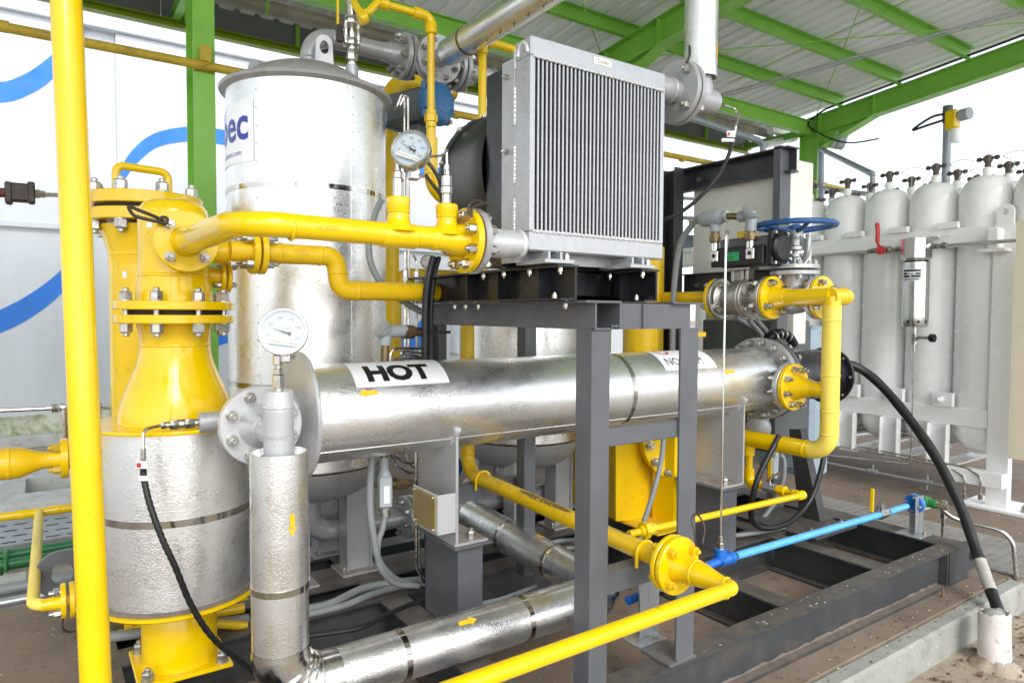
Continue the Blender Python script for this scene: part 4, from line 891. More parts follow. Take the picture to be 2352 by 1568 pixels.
# ------------------------------------------------------------------ dial thermometers
def gauge(name_lab, c, face, R, stem, needle=-.0, tilt=0):
    """c centre of the face, face = direction it looks, stem = list of (z0,z1,r,kind) below"""
    t = Thing('dial_thermometer', name_lab, 'gauge', (stem[-1][3], stem[-1][4], stem[-1][0]), 'dial thermometers'); face = V(face).normalized()
    r_ = Z.cross(face).normalized() ; u_ = face.cross(r_); Rt = Matrix.Rotation(tilt, 3, face); r_ = Rt @ r_; u_ = Rt @ u_
    pl = lambda x, y, d=0: c + r_ * x + u_ * y + face * d
    g = G(); g.lathe(c - face * .03, face, [(0, R * .90), (.003, R * .96), (.022, R * .97), (.026, R * 1.0), (.034, R * 1.0), (.037, R * .97), (.037, R * .89), (.028, R * .885)], 64, False); g.lathe(c - face * .0305, face, [(0, 0), (0, R * .92)], 40, False); bz = t.part('bezel', g, 'stainless')
    g = G(); g.lathe(c - face * .003, face, [(0, R * .89), (.001, R * .89)], 56); fc = t.part('dial', g, 'dial_face')
    g = G(); n_ = 61
    for i in range(n_):
        a_ = math.radians(222 - 264 * i / (n_ - 1)); l_ = .12 if i % 10 == 0 else .065; w_ = .006 if i % 10 == 0 else .0035
        d_ = V(math.cos(a_), math.sin(a_), 0); e_ = V(-d_.y, d_.x, 0)
        g.add([pl(*(d_ * R * q + e_ * R * w_ * s)[:2], .0006 - .002) for q, s in ((.84, -1), (.84, 1), (.84 - l_, 1), (.84 - l_, -1))], [(0, 1, 2, 3)])
    for i, s in enumerate(('0', '50', '100', '150', '200', '250')):
        a_ = math.radians(199 - 43.6 * i); x0, y0 = R * .60 * math.cos(a_), R * .60 * math.sin(a_) - R * .06
        gg = text_geo(s, R * .19, fn=lambda x, y: pl(x0 + x, y0 + y, -.0013), align='CENTER', maxlen=1); g.add(gg.v, gg.f)
    gg = text_geo('°C', R * .17, fn=lambda x, y: pl(-R * .02 + x, R * .22 + y, -.0013), align='CENTER', maxlen=1); g.add(gg.v, gg.f)
    gg = text_geo('WSS -401', R * .11, fn=lambda x, y: pl(x, R * .12 + y, -.0013), align='CENTER', maxlen=1); g.add(gg.v, gg.f)
    t.part('scale', g, 'ink_soft', fc)
    g = G(); a_ = math.radians(168); d_ = V(math.cos(a_), math.sin(a_), 0); e_ = V(-d_.y, d_.x, 0)
    q_ = [d_ * R * .74, e_ * R * .02, d_ * -R * .16 + e_ * R * .035, d_ * -R * .34 + e_ * R * .085, d_ * -R * .30, d_ * -R * .34 - e_ * R * .085, d_ * -R * .16 - e_ * R * .035, e_ * -R * .02]
    g.prism([pl(v.x, v.y, .004) for v in q_], face * .0012); nd = t.part('needle', g, 'ink')
    g = G(); g.cyl(pl(0, 0, 0), pl(0, 0, .009), R * .055, seg=16); t.part('hub', g, 'brass_dull')
    g = G(); cx = pl; g.add([cx(x * R, y * R, .0085 + .0015) for x, y in ((-.52, -.36), (.66, -.36), (.66, -.56), (-.52, -.56))], [(0, 1, 2, 3)]); tg = t.part('name_label', g, 'paper_warm')
    t.part('lettering', text_geo('Temperature gauge', R * .145, fn=lambda x, y: pl(-R * .50 + x, -R * .49 + y, .0106), maxlen=1), 'ink_soft', tg)
    g = G(); g.lathe(c + face * .0065, face, [(0, R * .895), (.0012, R * .895)], 48); t.part('glass', g, 'gauge_glass')
    g = G(); g.obox(c - face * .035 - Z * R * .98, (.03, .03, .035), Matrix.Identity(3), .004); g.cyl(c - face * .035 - Z * R * .95 - r_ * .03, c - face * .035 - Z * R * .95 + r_ * .03, .006, seg=10); t.part('joint', g, 'stainless')
    for z0, z1, r, x, y, k in stem:
        g = G()
        if k == 'hex': g.lathe((x, y, z0), Z, [(0, r * .9), (.002, r), (z1 - z0 - .002, r), (z1 - z0, r * .9)], 6); t.part('hex_fitting', g, 'stainless', ang=25)
        else: g.cyl((x, y, z0), (x, y, z1), r, seg=16); t.part('stem', g, 'stainless')
    return t
gc = P(649, 762, y=2.055); dep = (gc - CAM).dot(FW); R_ = 55.5 * dep / FPX
zt = 1.265
gauge('round temperature gauge above the silver tee with handwritten lettering', V(gc.x + .004, 2.06, gc.z), (-.36, -.90, .18), R_, [(gc.z - R_ - .03, gc.z - R_ - .0, .016, tx, ty, 'hex'), (gc.z - R_ - .07, gc.z - R_ - .03, .009, tx, ty, 'c'), (zt + .048, zt + .066, .0135, tx, ty, 'hex'), (zt + .008, zt + .048, .0185, tx, ty, 'hex'), (zt - .002, zt + .012, .014, tx, ty, 'c')], tilt=-.12)
gc = P(940, 344, y=1.80); dep = (gc - CAM).dot(FW); R_ = 46 * dep / FPX
x1 = tees[0]; zt = 1.832
gauge('round temperature gauge on the left tee of the upper yellow line', V(gc.x, 1.79, gc.z), (-.62, -.70, .22), R_, [(zt + .115, zt + .14, .013, x1, ly, 'hex'), (zt + .08, zt + .115, .008, x1, ly, 'c'), (zt + .058, zt + .078, .0125, x1, ly, 'hex'), (zt + .005, zt + .058, .0155, x1, ly, 'hex'), (zt - .002, zt + .01, .012, x1, ly, 'c')], tilt=-.35)
# probe in the second tee
x1 = tees[1]; t = Thing('temperature_probe', 'stainless probe fitting with black lead in the right tee by the cooler', 'probe', (x1, ly, zt))
for a_, b_, r, k in ((0, .03, .014, 'h'), (.03, .052, .017, 'h'), (.052, .085, .0155, 'h'), (.085, .10, .009, 'c'), (.10, .118, .009, 'h')):
    g = G(); g.lathe((x1, ly, zt + a_), Z, [(0, r * .92), (.002, r), (b_ - a_ - .002, r), (b_ - a_, r * .92)], 6 if k == 'h' else 16); t.part('hex_fitting' if k == 'h' else 'stem', g, 'stainless', ang=25)
g = G(); g.tube(smoothpath([(x1, ly, zt + .118), (x1, ly, zt + .15), (x1 + .006, ly + .01, zt + .165), (x1 - .004, ly + .03, zt + .15), (x1 - .05, ly + .08, zt + .15)], 6), .004, 8); t.part('lead', g, 'stainless')
g = G(); g.tube(smoothpath([(x1 - .05, ly + .08, zt + .155), (x1 - .02, ly + .06, zt + .12), (x1 + .015, ly + .05, zt + .06), (x1 + .035, ly + .05, zt + .02), (x1 + .02, ly + .06, zt + .03), (x1 - .02, ly + .1, zt + .1)], 6), .006, 8); t.part('cable', g, 'brown_dark')
# ------------------------------------------------------------------ tall jacketed tanks
def tank(x, y, label, top=2.56, R=.380, full=True):
    t = Thing('adsorber_tank', label, 'tank', (x, y, .2), 'tall foil jacketed tanks')
    zb = .765
    g = G(); g.lathe((x, y, zb), Z, [(0, R), (.7, R), (1.2, R + .001), (top - zb, R)], 128, False); jk = t.part('jacket', g, 'foil')
    for z_ in (1.165, 2.075): t.part('band', band((x, y, z_), Z, R + .0015, .011, 128), 'band', jk)
    for s_ in (-.62, .55, 2.4):
        a_ = math.atan2(-y, -x) + s_; g = G(); c_ = V(x + (R + .0008) * math.cos(a_), y + (R + .0008) * math.sin(a_), 0); g.obox(c_ + Z * (zb + top) / 2, (.0022, .022, top - zb - .03), Matrix.Rotation(a_, 3, 'Z'), .0008); sm = t.part('seam', g, 'foil', jk)
        g = G()
        for k in range(22): g.cyl(c_ + Z * (zb + .05 + k * .08), c_ + Z * (zb + .05 + k * .08) + V(math.cos(a_), math.sin(a_), 0) * .003, .004, seg=8)
        t.part('rivet_row', g, 'band', stuff=True)
    g = G(); g.lathe((x, y, top - .012), Z, [(0, R), (.012, R + .028), (.024, R + .033), (.03, R + .028), (.036, .30)], 96, False); t.part('top_rim', g, 'silver_dusty')
    g = G(); prof = [(0, R - .06)] + [(.165 * math.sin(a_), (R - .05) * math.cos(a_) ** 1.0 if a_ < 1.57 else 0) for a_ in (math.pi / 2 * i / 12 for i in range(1, 13))]; g.lathe((x, y, top), Z, prof, 72); t.part('top_dome', g, 'silver_dusty')
    g = G(); g.lathe((x, y, zb - .004), -Z, [(-.002, R - .004), (0, R - .004), (.012, R - .02), (.013, R - .03)], 96); t.part('insulation_edge', g, 'rusty')
    g = G(); prof = [(.002 + .19 * math.sin(a_), (R - .02) * math.cos(a_) ** .8) for a_ in (math.pi / 2 * i / 12 for i in range(0, 12))] + [(.192, .04), (.35, .04)]; g.lathe((x, y, zb - .012), -Z, prof, 72); t.part('bottom_dish', g, 'grey_paint' if False else 'silver_paint')
    for k in range(4):
        a_ = math.pi / 2 * k + .16 - .05; cx, cy = x + .235 * math.cos(a_ + math.pi / 4), y + .235 * math.sin(a_ + math.pi / 4)
        g = G(); Rl = Matrix.Rotation(math.pi / 4 * 0 + .1, 3, 'Z')
        for sx in (-1, 1): g.obox((cx + sx * .062, cy, .46), (.008, .11, .50), None, .001)
        g.obox((cx, cy + .05, .46), (.124, .008, .50), None, .001); g.obox((cx, cy - .05 + .02, .46), (.116, .008, .50), None, .001); lg = t.part('leg', g, 'silver_paint')
        g = G(); g.obox((cx, cy, .206), (.20, .18, .012), None, .002); t.part('foot_plate', g, 'silver_dusty', lg)
        t.inst('bolt', bolt_mesh(.022), mw((cx - .075, cy - .04, .212), (0, 0, 1)), lg)
    return t
TA = tank(1.115, 3.42, 'large foil tank with blue lettering behind the HOT exchanger')
R = .3812
# sticker with the maker's lettering on the left side of the tank
az0 = math.atan2(P(531, 300, y=3.35).y - 3.42, P(531, 300, y=3.35).x - 1.115)
view = math.atan2(-3.42, -1.115)       # direction from tank towards the camera
def onT(s, z, lift=.0016):             # s metres round the shell from the line facing the camera, positive to the right
    a_ = view + s / R; return V(1.115 + (R + lift) * math.cos(a_), 3.42 + (R + lift) * math.sin(a_), z)
sR = R * math.asin(-(706 - 597) / 179); 
st = TA.part('maker_sticker', patch(lambda s, z: onT(s, z), sR - .38, sR, 2.18, 2.46, 16, 4), 'sticker_white')
TA.part('lettering', text_geo('xebec', .215, bold=.004, fn=lambda x, y: onT(sR - .047 + x * .92 - .455, 2.285 + y, .003), maxlen=.02), 'ink_blue', st)
g = text_geo('www.xebecinc.com', .034, fn=lambda x, y: onT(sR - .045 + x - .30, 2.215 + y, .003), maxlen=.02); TA.part('lettering', g, 'ink_blue', st)
# lifting eye and nozzles on the dome
lx, ly_ = P(743, 130, y=3.30).x, 3.30
def eye(c, w_, h_, n):
    u_ = V(n).cross(Z).normalized(); k = 24; out = []; hole = []
    for i in range(k):
        a_ = 6.2832 * i / k; s, q = math.cos(a_), math.sin(a_); hole.append(V(c) + u_ * (w_ * .28 * s) + Z * (h_ * .62 + h_ * .16 * q))
        if q >= 0: out.append(V(c) + u_ * (w_ * .5 * s) + Z * (h_ * .72 + w_ * .5 * q))
        else: out.append(V(c) + u_ * (w_ * (.5 + .12 * -q) * max(-1, min(1, s * 1.6))) + Z * (h_ * .72 + h_ * .72 * max(-1, q * 1.4)))
    g = G(); g.plate_hole(out, hole, V(n) * .03); return g
TA.part('lifting_eye', eye((lx, ly_, 2.655), .078, .20, V(-.2, -1, 0).normalized()), 'silver_paint'); TA.part('weld_bead', weld((lx, ly_, 2.675), Z, .055, .012), 'silver_paint')
ox = P(620, 160, y=3.30).x; TA.part('lifting_eye', eye((ox - .02, 3.42, 2.58), .10, .1, V(-1, -.3, 0).normalized()), 'silver_paint')
g = G(); g.lathe((1.115, 3.42, 2.665), Z, [(0, .17), (.012, .165), (.024, .12), (.03, .07)], 48); TA.part('reinforcing_pad', g, 'silver_dusty')
TB = tank(2.43, 3.42, 'foil tank behind the cooler stand, third from the left pedestal')
TB.e['label'] = 'foil tank standing behind the cooler stand and the dark cable post'
TC = tree_copy(TB.e, (.75, 1.45, 0), 'far foil tank partly seen under the exchanger between grey legs')
TD = tree_copy(TB.e, (-.55, 1.55, 0), 'far foil tank glimpsed low behind the cable conduits')
# ------------------------------------------------------------------ finned cooler with fan shroud
cx0, cx1, cy0, cz0, cz1 = 1.295, 1.908, 1.78, 1.705, 2.385
cD = .088
Cc = Thing('finned_cooler', 'aluminium finned cooler block with white vertical tubes on the stand', 'cooler', ((cx0 + cx1) / 2, cy0, cz0))
g = G(); g.box((cx0, cy0, cz1 - .062), (cx1, cy0 + cD, cz1), .004); th = Cc.part('top_header', g, 'fin_white')
g = G(); g.box((cx0, cy0, cz0), (cx1, cy0 + cD, cz0 + .062), .004); bh = Cc.part('bottom_header', g, 'fin_white')
for x in (cx0, cx1 - .014):
    g = G(); g.box((x, cy0 + .001, cz0 + .0625), (x + .014, cy0 + cD, cz1 - .0625), .002); Cc.part('side_plate', g, 'fin_white')
for z_ in (cz1 - .064, cz0 + .062):
    g = G(); ps = [V(cx0 + .01 + (cx1 - cx0 - .02) * i / 90, cy0 - .001, z_ + .0012 * math.sin(i * 1.7)) for i in range(91)]; g.tube(ps, [.0055 + .0014 * math.sin(i * 2.4) for i in range(91)], 8); Cc.part('weld_bead', g, 'bead_bright')
for x in (cx0,):
    for za, zb in ((1.77, 1.88), (1.93, 2.05), (2.12, 2.24), (2.30, 2.36)):
        g = G(); ps = [V(x - .001, cy0 + cD - .002, za + (zb - za) * i / 30) for i in range(31)]; g.tube(ps, [.0048 + .0012 * math.sin(i * 2.3) for i in range(31)], 8); Cc.part('weld_bead', g, 'bead_bright')
g = G(); g.box((cx0 + .014, cy0 + .02, cz0 + .062), (cx1 - .014, cy0 + cD - .004, cz1 - .062), 0); Cc.part('core', g, 'core_dark')
nt = 34; x0 = cx0 + .016; w_ = (cx1 - cx0 - .032) / nt
gb = G(); gb.box((-.0034, -.013, 0), (.0034, .013, cz1 - cz0 - .13), .0008); bm_ = make_mesh('tube', gb, 'fin_white')
for k in range(nt + 1):
    Cc.inst('tube', bm_, Matrix.Translation((x0 + w_ * k, cy0 + .0145, cz0 + .065)))
g = G(); H_ = cz1 - cz0 - .128; nf = 120
for k in range(nt):
    xa = x0 + w_ * k + .0036; xb = x0 + w_ * (k + 1) - .0036
    for j in range(nf):
        z_ = cz0 + .064 + H_ * j / nf; dz = H_ / nf
        g.add([(xa, cy0 + .004, z_), (xb, cy0 + .004, z_ + dz * .35), (xb, cy0 + .019, z_ + dz * .6), (xa, cy0 + .019, z_ + dz * .25)], [(0, 1, 2, 3)])
Cc.part('fin', g, 'dark_fin', stuff=True)
g = G(); g.tube([V(cx0 - .001, cy0 + .043 - .026 * math.cos(a_), cz1 - .05 + .038 * math.sin(a_)) for a_ in (math.pi * i / 14 for i in range(15))], .0055, 8); Cc.part('lug_weld', g, 'bead_bright', th)
g = G(); g.box((1.56, cy0 - .0012, cz1 - .035), (1.64, cy0 - .0002, cz1 - .012), 0); tg = Cc.part('name_label', g, 'paper_warm', th)
Cc.part('lettering', text_geo('Cooler', .018, fn=lambda x, y: V(1.575 + x, cy0 - .0016, cz1 - .029 + y), maxlen=1), 'ink_soft', tg)
# inlet stub of the bottom header (towards the yellow line)
g = G(); g.cyl((1.100, 1.83, 1.725), (1.235, 1.83, 1.725), .046, seg=36); g.cyl((1.235, 1.83, 1.725), (1.30, 1.83, 1.728), .046, .04, seg=36); Cc.part('inlet_stub', g, 'silver_bright')
fi = Cc.part('inlet_flange', disc((1.1035, 1.83, 1.725), X, .101, .022, seg=56), 'silver_dusty'); Cc.part('weld_bead', weld((1.288, 1.83, 1.727), X, .044, .009), 'bead_bright')
# outlet stub of the top header
oz = 2.352
g = G(); g.cyl((1.90, 1.83, oz), (2.01, 1.83, oz), .046, seg=36); Cc.part('outlet_stub', g, 'silver_dusty'); Cc.part('weld_bead', weld((1.985, 1.83, oz), X, .047, .008), 'silver_dusty')
# mounting feet
for fx0 in (1.36, 1.735):
    g = G(); z0 = 1.664
    g.box((fx0 - .035, 1.735, z0), (fx0 + .085, 1.90, z0 + .014), .002); g.box((fx0 - .005, 1.76, z0 + .0145), (fx0 + .005, 1.89, cz0 - .001), .001); g.box((fx0 + .045, 1.76, z0 + .0145), (fx0 + .055, 1.89, cz0 - .001), .001); ft = Cc.part('foot', g, 'fin_white')
    Cc.inst('bolt', bolt_mesh(.018, 'stainless'), mw((fx0 + .07, 1.757, z0 + .014), (0, 0, 1)), ft)
# side flanges, shroud box and fan ring
g = G(); g.box((cx0 - .001, cy0 + cD + .0005, 1.67), (cx0 + .006, cy0 + cD + .075, 2.34), .001); g.box((cx0 + .006, cy0 + cD + .0005, 1.67), (cx1, cy0 + cD + .004, 2.345), 0); sf = Cc.part('side_flange', g, 'silver_paint')
for z_ in (1.735, 2.04, 2.285): Cc.inst('bolt', bolt_mesh(.016, 'stainless', 1.6), mw((cx0 - .001, cy0 + cD + .04, z_), (-1, 0, 0)), sf)
g = G(); g.box((cx0 + .004, 1.944, 1.66), (cx1, 2.05, 2.33), .004); sb = Cc.part('shroud_box', g, 'black_paint')
g = G(); g.lathe((1.60, 2.05, 2.02), Y, [(0, .318), (.01, .32), (.10, .31), (.22, .292), (.30, .285), (.34, .288), (.342, .297), (.36, .297), (.361, .27)], 72, False); Cc.part('fan_shroud', g, 'black_plastic')
g = G(); g.lathe((1.60, 2.395, 2.02), Y, [(0, .285), (.0, .06), (.01, .06), (.01, .285)], 32, False); Cc.part('fan_plate', g, 'black_plastic')
for a_ in (1.9, 2.35, 2.9, 3.5):
    Cc.inst('bolt', bolt_mesh(.016, 'stainless', 1.), mw((1.60 + .30 * math.cos(a_), 2.40, 2.02 + .30 * math.sin(a_)), (0, -1, 0)))
g = G(); g.cyl((1.60, 2.30, 2.02), (1.60, 2.58, 2.02), .08, seg=28); Cc.part('fan_motor', g, 'black_plastic')
g = G()
for a_ in (0, 2.1, 4.2): g.obox((1.60 + .17 * math.cos(a_), 2.40, 2.02 + .17 * math.sin(a_)), (.26, .02, .03), Matrix.Rotation(-a_, 3, 'Y'), 0)
Cc.part('motor_bracket', g, 'black_plastic')
# black carrier channels
def carrier(xw, label):
    t = Thing('carrier_channel', label, 'channel', (xw, 1.72, 1.546), 'black channels carrying the cooler'); y0 = 1.722; y1 = 2.80
    g = G(); g.box((xw - .004, y0, 1.5465), (xw + .004, y1, 1.652), 0); g.box((xw - .062, y0, 1.5465), (xw - .0045, y1, 1.5525), 0); g.box((xw - .075, y0 - .003, 1.6525), (xw + .01, y1, 1.661), .001); t.part('channel', g, 'black_paint')
    for y in (y0 + .13, y0 + .38, y0 + .60): 
        g = G(); g.box((xw - .055, y, 1.553), (xw - .0045, y + .006, 1.652), 0); t.part('stiffener', g, 'black_paint')
    for y in (y0 + .03, y0 + .20, y0 + .36, y0 + .50):
        t.inst('bolt', bolt_mesh(.016, 'stainless', 1.4), mw((xw - .04, y, 1.652), (0, 0, -1)))
    t.inst('bolt', bolt_mesh(.016, 'stainless'), mw((xw - .04, y0 + .06, 1.553), (0, 0, 1)))
    return t
carrier(1.44, 'left black channel under the cooler, lying on the stand'); carrier(1.815, 'right black channel under the cooler, beside the yellow pipe')
g = G(); g.box((1.45, 1.95, 1.57), (1.80, 1.96, 1.65), 0); g.box((1.45, 2.15, 1.5465), (2.2, 2.16, 1.665), 0); single('shroud_skirt', g, 'black_paint', 'black skirt plate between the carrier channels below the fan shroud', 'plate', base=(1.6, 1.95, 1.57))
# ------------------------------------------------------------------ cooler outlet tee and jacketed riser, overhead line
O_ = Thing('overhead_line', 'dusty foil jacketed pipe overhead from the valve to the cooler outlet', 'pipe', (2.19, 1.83, 2.35))
fA = O_.part('flange', disc((2.01, 1.83, oz), X, .118, .021, seg=64), 'silver_dusty'); O_.part('flange', disc((2.040, 1.83, oz), X, .118, .021, seg=64), 'silver_dusty')
g = G(); g.lathe((2.031, 1.83, oz), X, [(0, .09), (.009, .09)], 40); O_.part('gasket', g, 'gasket')
ring_bolts(O_, fA, (2.01, 1.83, oz), X, .093, 4, .030, .051, 'zinc', start=math.pi / 4)
vx = P(1610, 100, y=1.83).x; rv = .064
g = G(); g.lathe((2.06, 1.83, oz), X, [(0, .055), (.03, .048), (vx - 2.06 + .06, .0455), (vx - 2.06 + .085, .040), (vx - 2.06 + .088, .03)], 36); g.lathe((vx, 1.83, oz), Z, [(0, .046), (.045, .05), (.06, .046), (.14, .042)], 36); O_.part('tee', g, 'silver_paint')
zt_ = P(1612, 182, y=1.83).z
zo = 2.86
g = G(); g.rings([[V(vx + r * math.cos(q), 1.83 + r * math.sin(q), z_) for q in (6.2832 * i / 48 for i in range(48))] for z_, r in ((zt_ + .05, rv - .01), (zt_, rv - .004), (zt_, rv), (2.55, rv), (zo - .11, rv))], False); jk = O_.part('jacket', g, 'foil')
g = G(); g.lathe((vx, 1.83, zt_ + .003), Z, [(0, .04), (0, rv - .004), (.004, rv - .005)], 32); O_.part('insulation', g, 'dust')
O_.part('arrow_sticker', arrow_poly(lambda x, y: V(vx, 1.83, P(1640, 118, y=1.78).z) + Z * (-x) + (V(-.25, -1, 0).normalized() * math.cos((y + .042) / rv) + V(1, -.25, 0).normalized() * math.sin((y + .042) / rv)) * (rv + .001), .065, .022), 'orange_sticker', jk)
ox_ = 1.78
pth = [V(vx, 1.83, zo - .115)] + [V(vx - .11 + .11 * math.cos(a_), 1.83, zo - .11 + .11 * math.sin(a_)) for a_ in (math.pi / 2 * i / 14 for i in range(15))] + [V(vx - .12, 1.83, zo)]
g = G(); g.tube(pth, [rv + .001 + (.004 if i in (4, 8, 12) else 0) for i in range(len(pth))], 40, False); O_.part('elbow_jacket', g, 'foil_smooth')
g = G(); g.tube([(vx - .11, 1.83, zo), (ox_ + .1, 1.83, zo)], rv, 40, False); O_.part('jacket', g, 'foil_pipe')
pth = [V(ox_ + .1, 1.83, zo)] + [V(ox_ + .1 - .1 * math.sin(a_), 1.93 - .1 * math.cos(a_), zo) for a_ in (math.pi / 2 * i / 14 for i in range(15))]
g = G(); g.tube(pth, [rv + .001 + (.004 if i in (4, 8, 12) else 0) for i in range(len(pth))], 40, False); O_.part('elbow_jacket', g, 'foil_smooth')
ye = P(1010, 112, x=ox_).y
g = G(); g.rings([[V(ox_ + (rv + .004) * math.cos(q), y, zo + (rv + .004) * math.sin(q)) for q in (6.2832 * i / 48 for i in range(48))] for y in (1.93, 2.5, ye - .1)], False); jk = O_.part('jacket', g, 'foil_pipe')
g = G(); g.lathe((ox_, ye - .1, zo), Y, [(0, rv + .004), (.001, .05)], 32); O_.part('insulation_end', g, 'dust')
for px in (1075,): O_.part('band', band((ox_, P(px, 80, x=ox_).y, zo), Y, rv + .0055, .006), 'brass_dull', jk)
rv_me = bolt_mesh(.007, 'brown_dark', .3, False)
for k in range(9): O_.inst('rivet', rv_me, mw((ox_ - .02, 2.0 + .11 * k, zo - rv - .004), (0, 0, -1)), jk)
g = G(); g.cyl((ox_, ye - .12, zo), (ox_, 3.29, zo), .047, seg=32); O_.part('pipe', g, 'silver_paint')
# ------------------------------------------------------------------ valve train on top of the first tank (silver painted)
A_ = Thing('tank_outlet_valves', 'silver painted elbow, pipe and flanged valves above the tall tanks', 'valve', (1.115, 3.42, 2.66))
az = 2.885; xr = P(711, 100, y=3.42).x
pth = route([(xr, 3.42, 2.62), (xr, 3.42, az), (1.60, 3.42, az)], .11, 12); g = G(); g.tube(pth, .045, 32); A_.part('pipe', g, 'silver_paint')
A_.part('weld_bead', weld((xr, 3.42, az - .12), Z, .045), 'silver_paint'); A_.part('weld_bead', weld((xr + .115, 3.42, az), X, .045), 'silver_paint')
xf = P(930, 115, y=3.42).x
def fpair(t, x, y, z, ax, R_, n, m='silver_paint', s=.034, gap=.008, th=.026, st=.2):
    ax = V(ax); c = V(x, y, z); a = t.part('flange', disc(c - ax * (th + gap / 2), ax, R_, th, seg=56), m); t.part('flange', disc(c + ax * gap / 2, ax, R_, th, seg=56), m)
    g = G(); g.lathe(c - ax * gap / 2, ax, [(0, R_ * .8), (gap, R_ * .8)], 40); t.part('gasket', g, 'gasket'); ring_bolts(t, a, c - ax * (th + gap / 2), ax, R_ * .8, n, s, th * 2 + gap, start=st); return a
fpair(A_, xf, 3.42, az, X, .122, 8, s=.030)
g = G(); g.lathe((xf - .14, 3.42, az), X, [(0, .045), (.06, .055), (.11, .068)], 32); A_.part('neck', g, 'silver_paint')
g = G(); g.lathe((xf + .03, 3.42, az), X, [(0, .085), (.05, .07), (.10, .09), (.17, .10), (.24, .09), (.29, .07), (.34, .085)], 40); A_.part('valve_body', g, 'silver_paint')
fpair(A_, P(1052, 140, y=3.42).x, 3.42, az, X, .122, 8, s=.030)
f_ = A_.part('flange', disc((ox_, 3.27, zo), Y, .128, .026, seg=56), 'silver_paint'); ring_bolts(A_, f_, (ox_, 3.27, zo), Y, .102, 8, .030, .026, start=.4); A_.part('flange', disc((ox_, 3.31, zo), Y, .128, .026, seg=56), 'silver_paint')
g = G(); g.cyl((ox_, 3.33, zo), (ox_, 3.42, zo), .055, seg=28); A_.part('branch', g, 'silver_paint')
g = G(); g.cyl((xf + .36, 3.42, az), (3.2, 3.42, az), .045, seg=28); A_.part('pipe', g, 'silver_paint')
for x in (P(1130, 150, y=3.42).x,): A_.part('weld_bead', weld((x, 3.42, az), X, .053), 'silver_paint')
g = G(); vy = 3.42; g.cyl((xf + .17, vy, az - .09), (xf + .17, vy, az - .26), .028, seg=20); g.box((xf + .12, vy - .05, az - .22), (xf + .22, vy + .05, az - .2)); A_.part('stem', g, 'black_plastic')
# blue ended actuator
ac = P(952, 250, y=3.42); D_ = V(.34, -.94, .0).normalized()
t = Thing('valve_actuator', 'black pneumatic actuator with blue octagonal end cap under the grey valve', 'actuator', ac)
a_, u_, v_ = frame(D_)
Ra = Matrix((u_, v_, a_)).transposed()
g = G(); g.obox(ac, (.16, .17, .30), Ra, .02); g.obox(ac - Z * .12, (.08, .05, .14), Ra, .005); t.part('body', g, 'box_grey')
g = G(); rg = []
for d_, s in ((.125, .104), (.138, .118), (.18, .118), (.20, .106), (.212, .086)):
    rg.append([ac + D_ * d_ + (u_ * math.cos(q) + v_ * math.sin(q)) * s for q in (6.2832 * (i + .5) / 8 for i in range(8))])
g.rings(rg); ec = t.part('end_cap', g, 'blue_act')
g = G(); g.obox(ac + D_ * .155, (.21, .19, .03), Ra, .02); t.part('cap_flange', g, 'blue_act'); g = G(); g.obox(ac - D_ * .165, (.16, .18, .05), Ra, .03); t.part('end_cap', g, 'blue_act')
for sx in (-1, 1):
    for sy in (-1, 1): t.inst('bolt', bolt_mesh(.022, 'stainless', .3), mw(ac + D_ * .171 + u_ * .09 * sx + v_ * .08 * sy, D_))
g = G(); g.lathe(ac + D_ * .2125, D_, [(0, .06), (.003, .06), (.004, .05)], 8); t.part('embossed_plate', g, 'blue_act', ec)
g = G(); pt = P(925, 262, y=3.25)
for k in (0, 1):
    g = G(); o = V(.02 * k, 0, 0); g.tube(route([P(912, 240, y=3.3) + o + V(0, 0, .0), P(905, 262 - 8 * k, y=3.26) + o, P(921, 218, y=3.25) + o, P(929, 222, y=3.25) + o, P(932, 640, y=3.25) + o * .9], .02, 5), .0065, 8); t.part('air_tube', g, 'stainless')
# stainless valve riser standing on tank one, with yellow union and line
vr = P(808, 100, y=3.22); vrx = vr.x; vry = 3.22
Vt = Thing('vent_valve', 'slim stainless ball valve with yellow lever on the dome of the tall tank', 'valve', (vrx, vry, 2.62))
segs = [(2.58, 2.70, .030, 'silver_paint', 0), (2.70, 2.725, .021, 'stainless', 0), (2.725, 2.775, .028, 'stainless', 6), (2.775, 2.80, .018, 'stainless', 0), (2.80, 2.83, .026, 'stainless', 6), (2.83, 2.90, .022, 'stainless', 0), (2.90, 2.93, .028, 'stainless', 6), (2.93, 3.14, .032, 'stainless', 0), (3.14, 3.3, .022, 'stainless', 0)]
for z0, z1, r, m, s in segs:
    g = G(); g.lathe((vrx, vry, z0), Z, [(0, r * .95), (.003, r), (z1 - z0 - .003, r), (z1 - z0, r * .95)], s or 20); Vt.part('hex_nut' if s else 'barrel', g, m, ang=25)
for a_ in range(4):
    q = a_ * math.pi / 2 + .5; g = G(); g.cyl((vrx + .042 * math.cos(q), vry + .042 * math.sin(q), 2.795), (vrx + .042 * math.cos(q), vry + .042 * math.sin(q), 2.90), .008, seg=10); g.cyl((vrx + .042 * math.cos(q), vry + .042 * math.sin(q), 2.81), (vrx + .042 * math.cos(q), vry + .042 * math.sin(q), 2.83), .012, seg=6); g.cyl((vrx + .042 * math.cos(q), vry + .042 * math.sin(q), 2.865), (vrx + .042 * math.cos(q), vry + .042 * math.sin(q), 2.885), .012, seg=6); Vt.part('body_bolt', g, 'stainless')
g = G(); g.box((vrx - .075, vry - .01, 2.88), (vrx - .066, vry + .01, 3.03), .002); Vt.part('lever', g, 'yellow'); g = G(); g.box((vrx - .075, vry - .012, 2.80), (vrx - .045, vry + .012, 2.88), .004); Vt.part('lever_mount', g, 'brown_dark')
